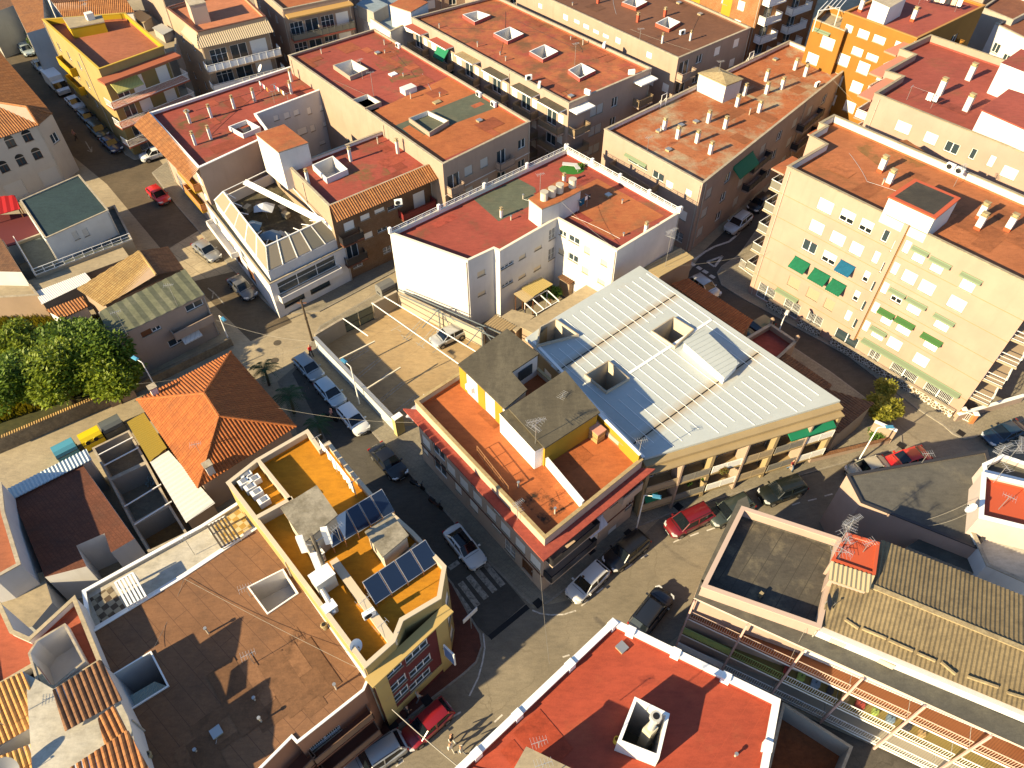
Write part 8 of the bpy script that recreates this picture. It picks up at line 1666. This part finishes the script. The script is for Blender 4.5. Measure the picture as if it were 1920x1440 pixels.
# ------------------------------------------------------------------ cars
CW = paint('car_white', (.62, .62, .61)); CS = paint('car_silver', (.36, .37, .37), .6); CG = paint('car_grey', (.14, .14, .14), .5); CK = paint('car_black', (.008, .008, .009)); CN = paint('car_navy', (.010, .018, .06)); CR = paint('car_red', (.42, .012, .010)); CDR = paint('car_dark_red', (.13, .008, .012)); CBE = paint('car_beige', (.40, .39, .32), .4); CBL = paint('car_blue', (.02, .05, .085), .4); CPB = paint('car_pale_blue', (.40, .47, .50), .4); CGR = paint('car_green_grey', (.055, .07, .06), .4); CSM = paint('car_steel', (.27, .30, .31), .5)
for q in (
    ((23, 68), (4, 36), 'sedan', CK, 'black car parked highest up the left street at the picture edge'),
    ((63, 108), (37, 82), 'hatch', CPB, 'pale blue white car near the top of the left street'),
    ((90, 138), (63, 111), 'sedan', CS, 'silver car parked in front of the box truck on the left street'),
    ((156, 208), (127, 181), 'sedan', CW, 'white sedan parked right behind the box truck on the left street'),
    ((178, 233), (152, 209), 'hatch', CG, 'dark grey hatchback behind the white sedan on the left street'),
    ((199, 259), (172, 233), 'suv', CGR, 'dark green grey car between the grey hatchback and the navy car'),
    ((225, 285), (194, 258), 'sedan', CN, 'navy blue car parked last in the row by the street corner'),
    ((268, 297), (312, 283), 'hatch', CW, 'white hatchback half hidden behind the tiled eave at the street corner'),
    ((318, 385), (279, 351), 'hatch', CR, 'bright red hatchback in front of the yellow house wall on the left street'),
    ((409, 488), (368, 455), 'sedan', CS, 'silver sedan parked on the sunlit concrete slabs beside the low white house'),
    ((475, 560), (435, 521), 'sedan', CG, 'grey sedan driving on the brown asphalt before the crossing'),
    ((601, 713), (558, 669), 'hatch', CSM, 'steel blue sedan parked first in the row at the parking lot wall'),
    ((640, 760), (600, 716), 'hatch', CPB, 'pale blue white crossover parked between the steel sedan and the white crossover'),
    ((683, 811), (643, 765), 'hatch', CW, 'white crossover parked last at the pale blue parking lot wall'),
    ((755, 896), (703, 838), 'sedan', CK, 'black sedan parked in the shade left of the salmon corner house'),
    ((903, 1066), (841, 988), 'sedan', paint('car_white_pano', (.62, .62, .61)), 'white car with black glass roof driving onto the zebra crossing'),
    ((1072, 1121), (1130, 1066), 'hatch', paint('car_pearl', (.58, .57, .55)), 'white hatchback parked at the pavement below the corner house balconies'),
    ((1142, 1061), (1204, 1010), 'suv', CK, 'black car parked in the shade between white hatchback and red people carrier'),
    ((1256, 995), (1326, 961), 'mpv', CDR, 'dark red people carrier parked by the lamp'),
    ((1338, 974), (1398, 944), 'suv', CGR, 'dark car half hidden by the pink house parapet behind the red people carrier'),
    ((1427, 935), (1503, 908), 'suv', paint('car_black_green', (.012, .016, .014), .2), 'dark green black estate car driving past the balconies with a long shadow'),
    ((1244, 1117), (1197, 1178), 'suv', paint('car_black_blue', (.012, .015, .022)), 'black car beside the apex of the bright red roof with a long shadow'),
    ((1667, 873), (1730, 853), 'sedan', CR, 'bright red car parked behind the beige car at the garden corner'),
    ((1589, 889), (1662, 868), 'old', CBE, 'old beige car parked under the street lamp beside the plain grey roof'),
    ((1847, 827), (1916, 800), 'sedan', CBL, 'dark blue car in the shade at the right edge street'),
    ((811, 645), (869, 618), 'hatch', paint('car_silver_bright', (.44, .45, .45), .5), 'silver car alone inside the walled parking lot'),
    ((1361, 438), (1405, 403), 'suv', paint('car_silver_white', (.5, .51, .51), .3), 'silver white crossover waiting near the painted triangle on the right street'),
    ((1408, 395), (1438, 370), 'hatch', CK, 'dark car further up the right street in the shade'),
    ((1397, 630), (1442, 605), 'hatch', paint('car_teal', (.02, .06, .07), .3), 'teal dark car partly hidden behind the terracotta yard roof'),
    ((1336, 551), (1306, 529), 'hatch', paint('car_silver_b', (.4, .41, .41), .5), 'silver car peeping out beyond the tip of the terracotta yard roof'),
    ((762, 1393), (838, 1326), 'hatch', paint('car_ruby', (.20, .008, .012)), 'ruby red car in the shade below the maroon corner house'),
    ((668, 1447), (742, 1398), 'suv', paint('car_silver_c', (.38, .39, .39), .5), 'silver car at the bottom edge below the brown roof building')):
    z = .126 if q[0] == (811, 645) else .012; kw = {}
    if 'glass roof' in q[4]: kw['roofglass'] = True
    if q[2] in ('suv', 'mpv') : kw['rails'] = True
    car(*q, z=z, **kw)
def truck(nose, tail, label):
    a, e = P(*nose, .8), P(*tail, .8); c = (a+e)/2; r = thing('box_truck', label, 'truck', (c.x, c.y, .012), atan2(a.y-e.y, a.x-e.x)); o = []
    m = MB(); m.abox(-2.9, -1.0, .75, 1.0, 1.0, 2.75, WHITE); o.append(m.build('cargo_box', r, loc=(0, 0, 0)))
    m = MB(); pr = [(1.1, .5), (2.85, .5), (2.9, 1.1), (2.45, 1.35), (1.95, 2.1), (1.1, 2.15)]
    for k in range(6):
        (x0, z0), (x1, z1) = pr[k], pr[(k+1) % 6]; m.face([(x0, -.92, z0), (x1, -.92, z1), (x1, .92, z1), (x0, .92, z0)][::-1], CARGL if k == 3 else CW)
    m.face([(x, -.92, z) for x, z in pr], CW); m.face([(x, .92, z) for x, z in pr][::-1], CW); m.face([(1.3, .925, 1.35), (2.3, .925, 1.35), (1.95, .925, 2.0), (1.3, .925, 2.0)][::-1], CARGL); m.face([(1.3, -.925, 1.35), (2.3, -.925, 1.35), (1.95, -.925, 2.0), (1.3, -.925, 2.0)], CARGL); o.append(m.build('cab', r, loc=(0, 0, 0)))
    m = MB(); m.abox(-2.8, -.8, .5, 2.6, .8, .72, TRIM); o.append(m.build('chassis', r, loc=(0, 0, 0)))
    for x in (2.0, -1.8):
        for sd in (-1, 1): m = MB(); m.tube([(x, sd*.75, .38), (x, sd*.98, .38)], .38, TYRE, 14); o.append(m.build('wheel', r, loc=(0, 0, 0)))
    for sd in (-.7, .7): m = MB(); m.box((2.9, sd, .85), (.03, 0, 0), (0, .16, 0), (0, 0, .09), LENS); o.append(m.build('headlight', r, loc=(0, 0, 0)))
    for x in o: x.location = (0, 0, 0)
truck((133, 184), (86, 139), 'white box truck parked on the left street across from the tile roof')
def bike(px, py, label, col, rz):
    p = P(px, py, .01); r = thing('scooter', label, 'scooter', p, rz); o = []
    for x in (-.6, .6): m = MB(); m.tube([(x, -.06, .27), (x, .06, .27)], .27, TYRE, 12); o.append(m.build('wheel', r, loc=(0, 0, 0)))
    m = MB(); m.tube([(-.7, 0, .55), (-.3, 0, .5), (.1, 0, .32), (.45, 0, .4), (.55, 0, .8)], [.13, .17, .14, .13, .1], col, 8); o.append(m.build('body', r, loc=(0, 0, 0)))
    m = MB(); m.tube([(-.65, 0, .78), (-.05, 0, .74)], .13, BLACK, 8); o.append(m.build('seat', r, loc=(0, 0, 0)))
    m = MB(); m.tube([(.48, -.32, 1.0), (.55, 0, .95), (.48, .32, 1.0)], .025, DKMET, 6); m.tube([(.6, 0, .3), (.55, 0, .95)], .035, DKMET, 6); o.append(m.build('handlebar', r, loc=(0, 0, 0)))
    for x in o: x.location = (0, 0, 0)
RZS = atan2(-GA.y, -GA.x)
bike(783, 913, 'black scooter parked nearer the black sedan in the shade', CK, RZS+.3); bike(817, 948, 'dark brown scooter parked behind the black one in the shade', plain('scooter_brown', (.06, .025, .015), .4), RZS+.2); bike(620, 787, 'dark scooter ridden by a person in pink beside the white crossover', CK, RZS+.5)
# ------------------------------------------------------------------ people
CLR = lambda n, c: plain(n, c, .85)
person(585, 668, 'person in red jumper and black trousers walking at the parking lot corner', CLR('cloth_red', (.50, .02, .02)), CLR('cloth_black', (.02, .02, .022)), BLACK, 2.2)
person(848, 1393, 'person in dark top and white skirt walking foremost of the group by the red roof', CLR('cloth_dark', (.04, .035, .035)), CLR('cloth_white', (.62, .60, .56)), BLACK, 2.4, skirt=True)
person(846, 1409, 'person in white shirt and pale trousers walking nearest the road in the group', CLR('cloth_white', (.62, .60, .56)), CLR('cloth_pale', (.45, .42, .36)), plain('hair_brown', (.05, .025, .012), .6), 2.2)
person(866, 1414, 'person in white shirt beside the white parapet of the bright red roof', CLR('cloth_white', (.62, .60, .56)), CLR('cloth_grey', (.2, .2, .2)), BLACK, 2.6)
person(144, 263, 'person in pink top crossing the left street near the navy car', CLR('cloth_pink', (.5, .25, .22)), CLR('cloth_black', (.02, .02, .022)), BLACK, 1.0)
person(786, 1313, 'person in pale clothes standing on the maroon pavement under the corner house', CLR('cloth_pale', (.45, .42, .36)), CLR('cloth_grey', (.2, .2, .2)), plain('hair_brown', (.05, .025, .012), .6), .6, z=.12)
person(766, 1340, 'person in dark clothes on the maroon pavement next to the ruby car', CLR('cloth_dark', (.04, .035, .035)), CLR('cloth_black', (.02, .02, .022)), BLACK, .8, z=.12)
person(1480, 882, 'person in blue jeans standing in front of the ground floor balconies', CLR('cloth_maroon', (.2, .03, .03)), CLR('cloth_jeans', (.10, .16, .24)), BLACK, -1.2, z=.12)
person(624, 786, 'person in pink shirt astride the dark scooter', CLR('cloth_pink', (.5, .25, .22)), CLR('cloth_dark', (.04, .035, .035)), BLACK, RZS+.5, z=.2, stride=.2)
# ------------------------------------------------------------------ containers, palms, cables
bin_big(178, 830, 'yellow recycling container with two round holes behind the courtyard wall', plain('bin_yellow', (.62, .46, .01), .5), True, GB_RZ); bin_big(216, 808, 'dark grey waste container right of the yellow one', plain('bin_grey', (.10, .11, .11), .5), False, GB_RZ); bin_big(130, 853, 'blue waste container behind the blue white ribbed canopy', plain('bin_blue', (.07, .26, .36), .5), False, GB_RZ); bin_big(724, 549, 'grey waste container between parking lot wall and white house', plain('bin_grey_b', (.15, .15, .145), .5), False, GB_RZ)
palm(505, 722, 'broad leaved palm beside the top corner of the orange tile house', 2.4, 15, 2.0, 1); palm(552, 775, 'dark palm in the middle of the shaded side of the orange tile house', 2.6, 17, 2.2, 2); palm(603, 822, 'small palm in front of the ochre terrace parapet', 2.2, 13, 1.8, 3)
shrub(1648, 748, 0, 'leafy upper branch of the garden bush beside the dark brown roof', 1.0, 2.4, 420, .28, MATS['yellow_leaves'], seed=14)
for k, (px, py, rd, hh) in enumerate(((82, 95, 1.6, 3.6), (100, 120, 1.2, 2.6))): tree(px, py, 0, ('dark green street tree beside the yellow apartment block', 'smaller dark tree below the street tree by the yellow block')[k], rd, hh, 900, .34, leafm('dark_leaves', (.018, .04, .008), (.035, .06, .01)), 20+k)
bd = thing('sign', 'small white street sign board on a post at the maroon pavement curve', 'sign', P(884, 1178, .12)); p = P(884, 1178, .12); m = MB(); m.bar(p, p+Vector((0, 0, 2.6)), .07, ALU); m.build('post', bd); m = MB(); m.box(p+Vector((0, 0, 2.4)), tt*.75, nn*.03, (0, 0, .3), WHITE); m.build('board', bd)
for a_, e_, l, s_ in (((586, 640, 5.6), (255, 720, 5.0), 'long cable from the utility pole to the garden wall over the side street', 1.0), ((586, 640, 5.6), (405, 600, 5.6), 'cable from the utility pole to the pink house', .6), ((586, 640, 5.6), (744, 500, 7.0), 'cable from the utility pole to the white house', .6),
    ((522, 765, 7.5), (775, 792, 7.5), 'cable crossing the left street from tile house to corner house', .5), ((735, 1330, 8.3), (900, 1470, 9.2), 'thick cable over the bottom street to the bright red roof', .4), ((345, 1085, 8.3), (690, 1262, 9.0), 'thin cable sagging across the big brown roof', .3), ((345, 1085, 8.3), (285, 1220, 8.5), 'thin cable to the square opening of the brown roof', .3), ((1030, 1245, 9.2), (1013, 1070, 6.0), 'cable from the bright red roof to the corner house', .5),
    ((1247, 500, 8.0), (1440, 470, 7.0), 'cable from the tall antenna across the right street', .4), ((1050, 376, 11.6), (1155, 468, 9.6), 'cable from the stair tower over the white house roof', .2), ((1820, 960, 9.6), (1740, 985, 7.3), 'cable looping from the white tower to the grey roof', .5), ((1822, 940, 9.8), (1735, 975, 7.3), 'second cable looping onto the plain grey roof', .3), ((1510, 1180, 9.8), (1480, 1240, 8.0), 'cable bundle hanging from felt roof corner to the balconies', .2), ((1550, 137, 12.5), (1640, 232, 10.4), 'guy wire from the pyramid cap to the orange roof', .0), ((1182, 55, 13.0), (1304, 97, 12.8), 'wire across the brown roof', .1), ((625, 150, 11.75), (705, 186, 11.75), 'wire lying over the red upper roof', -.02)):
    cable([P(*a_), P(*e_)], l, .013 if 'thick' not in l else .035, sag=s_)
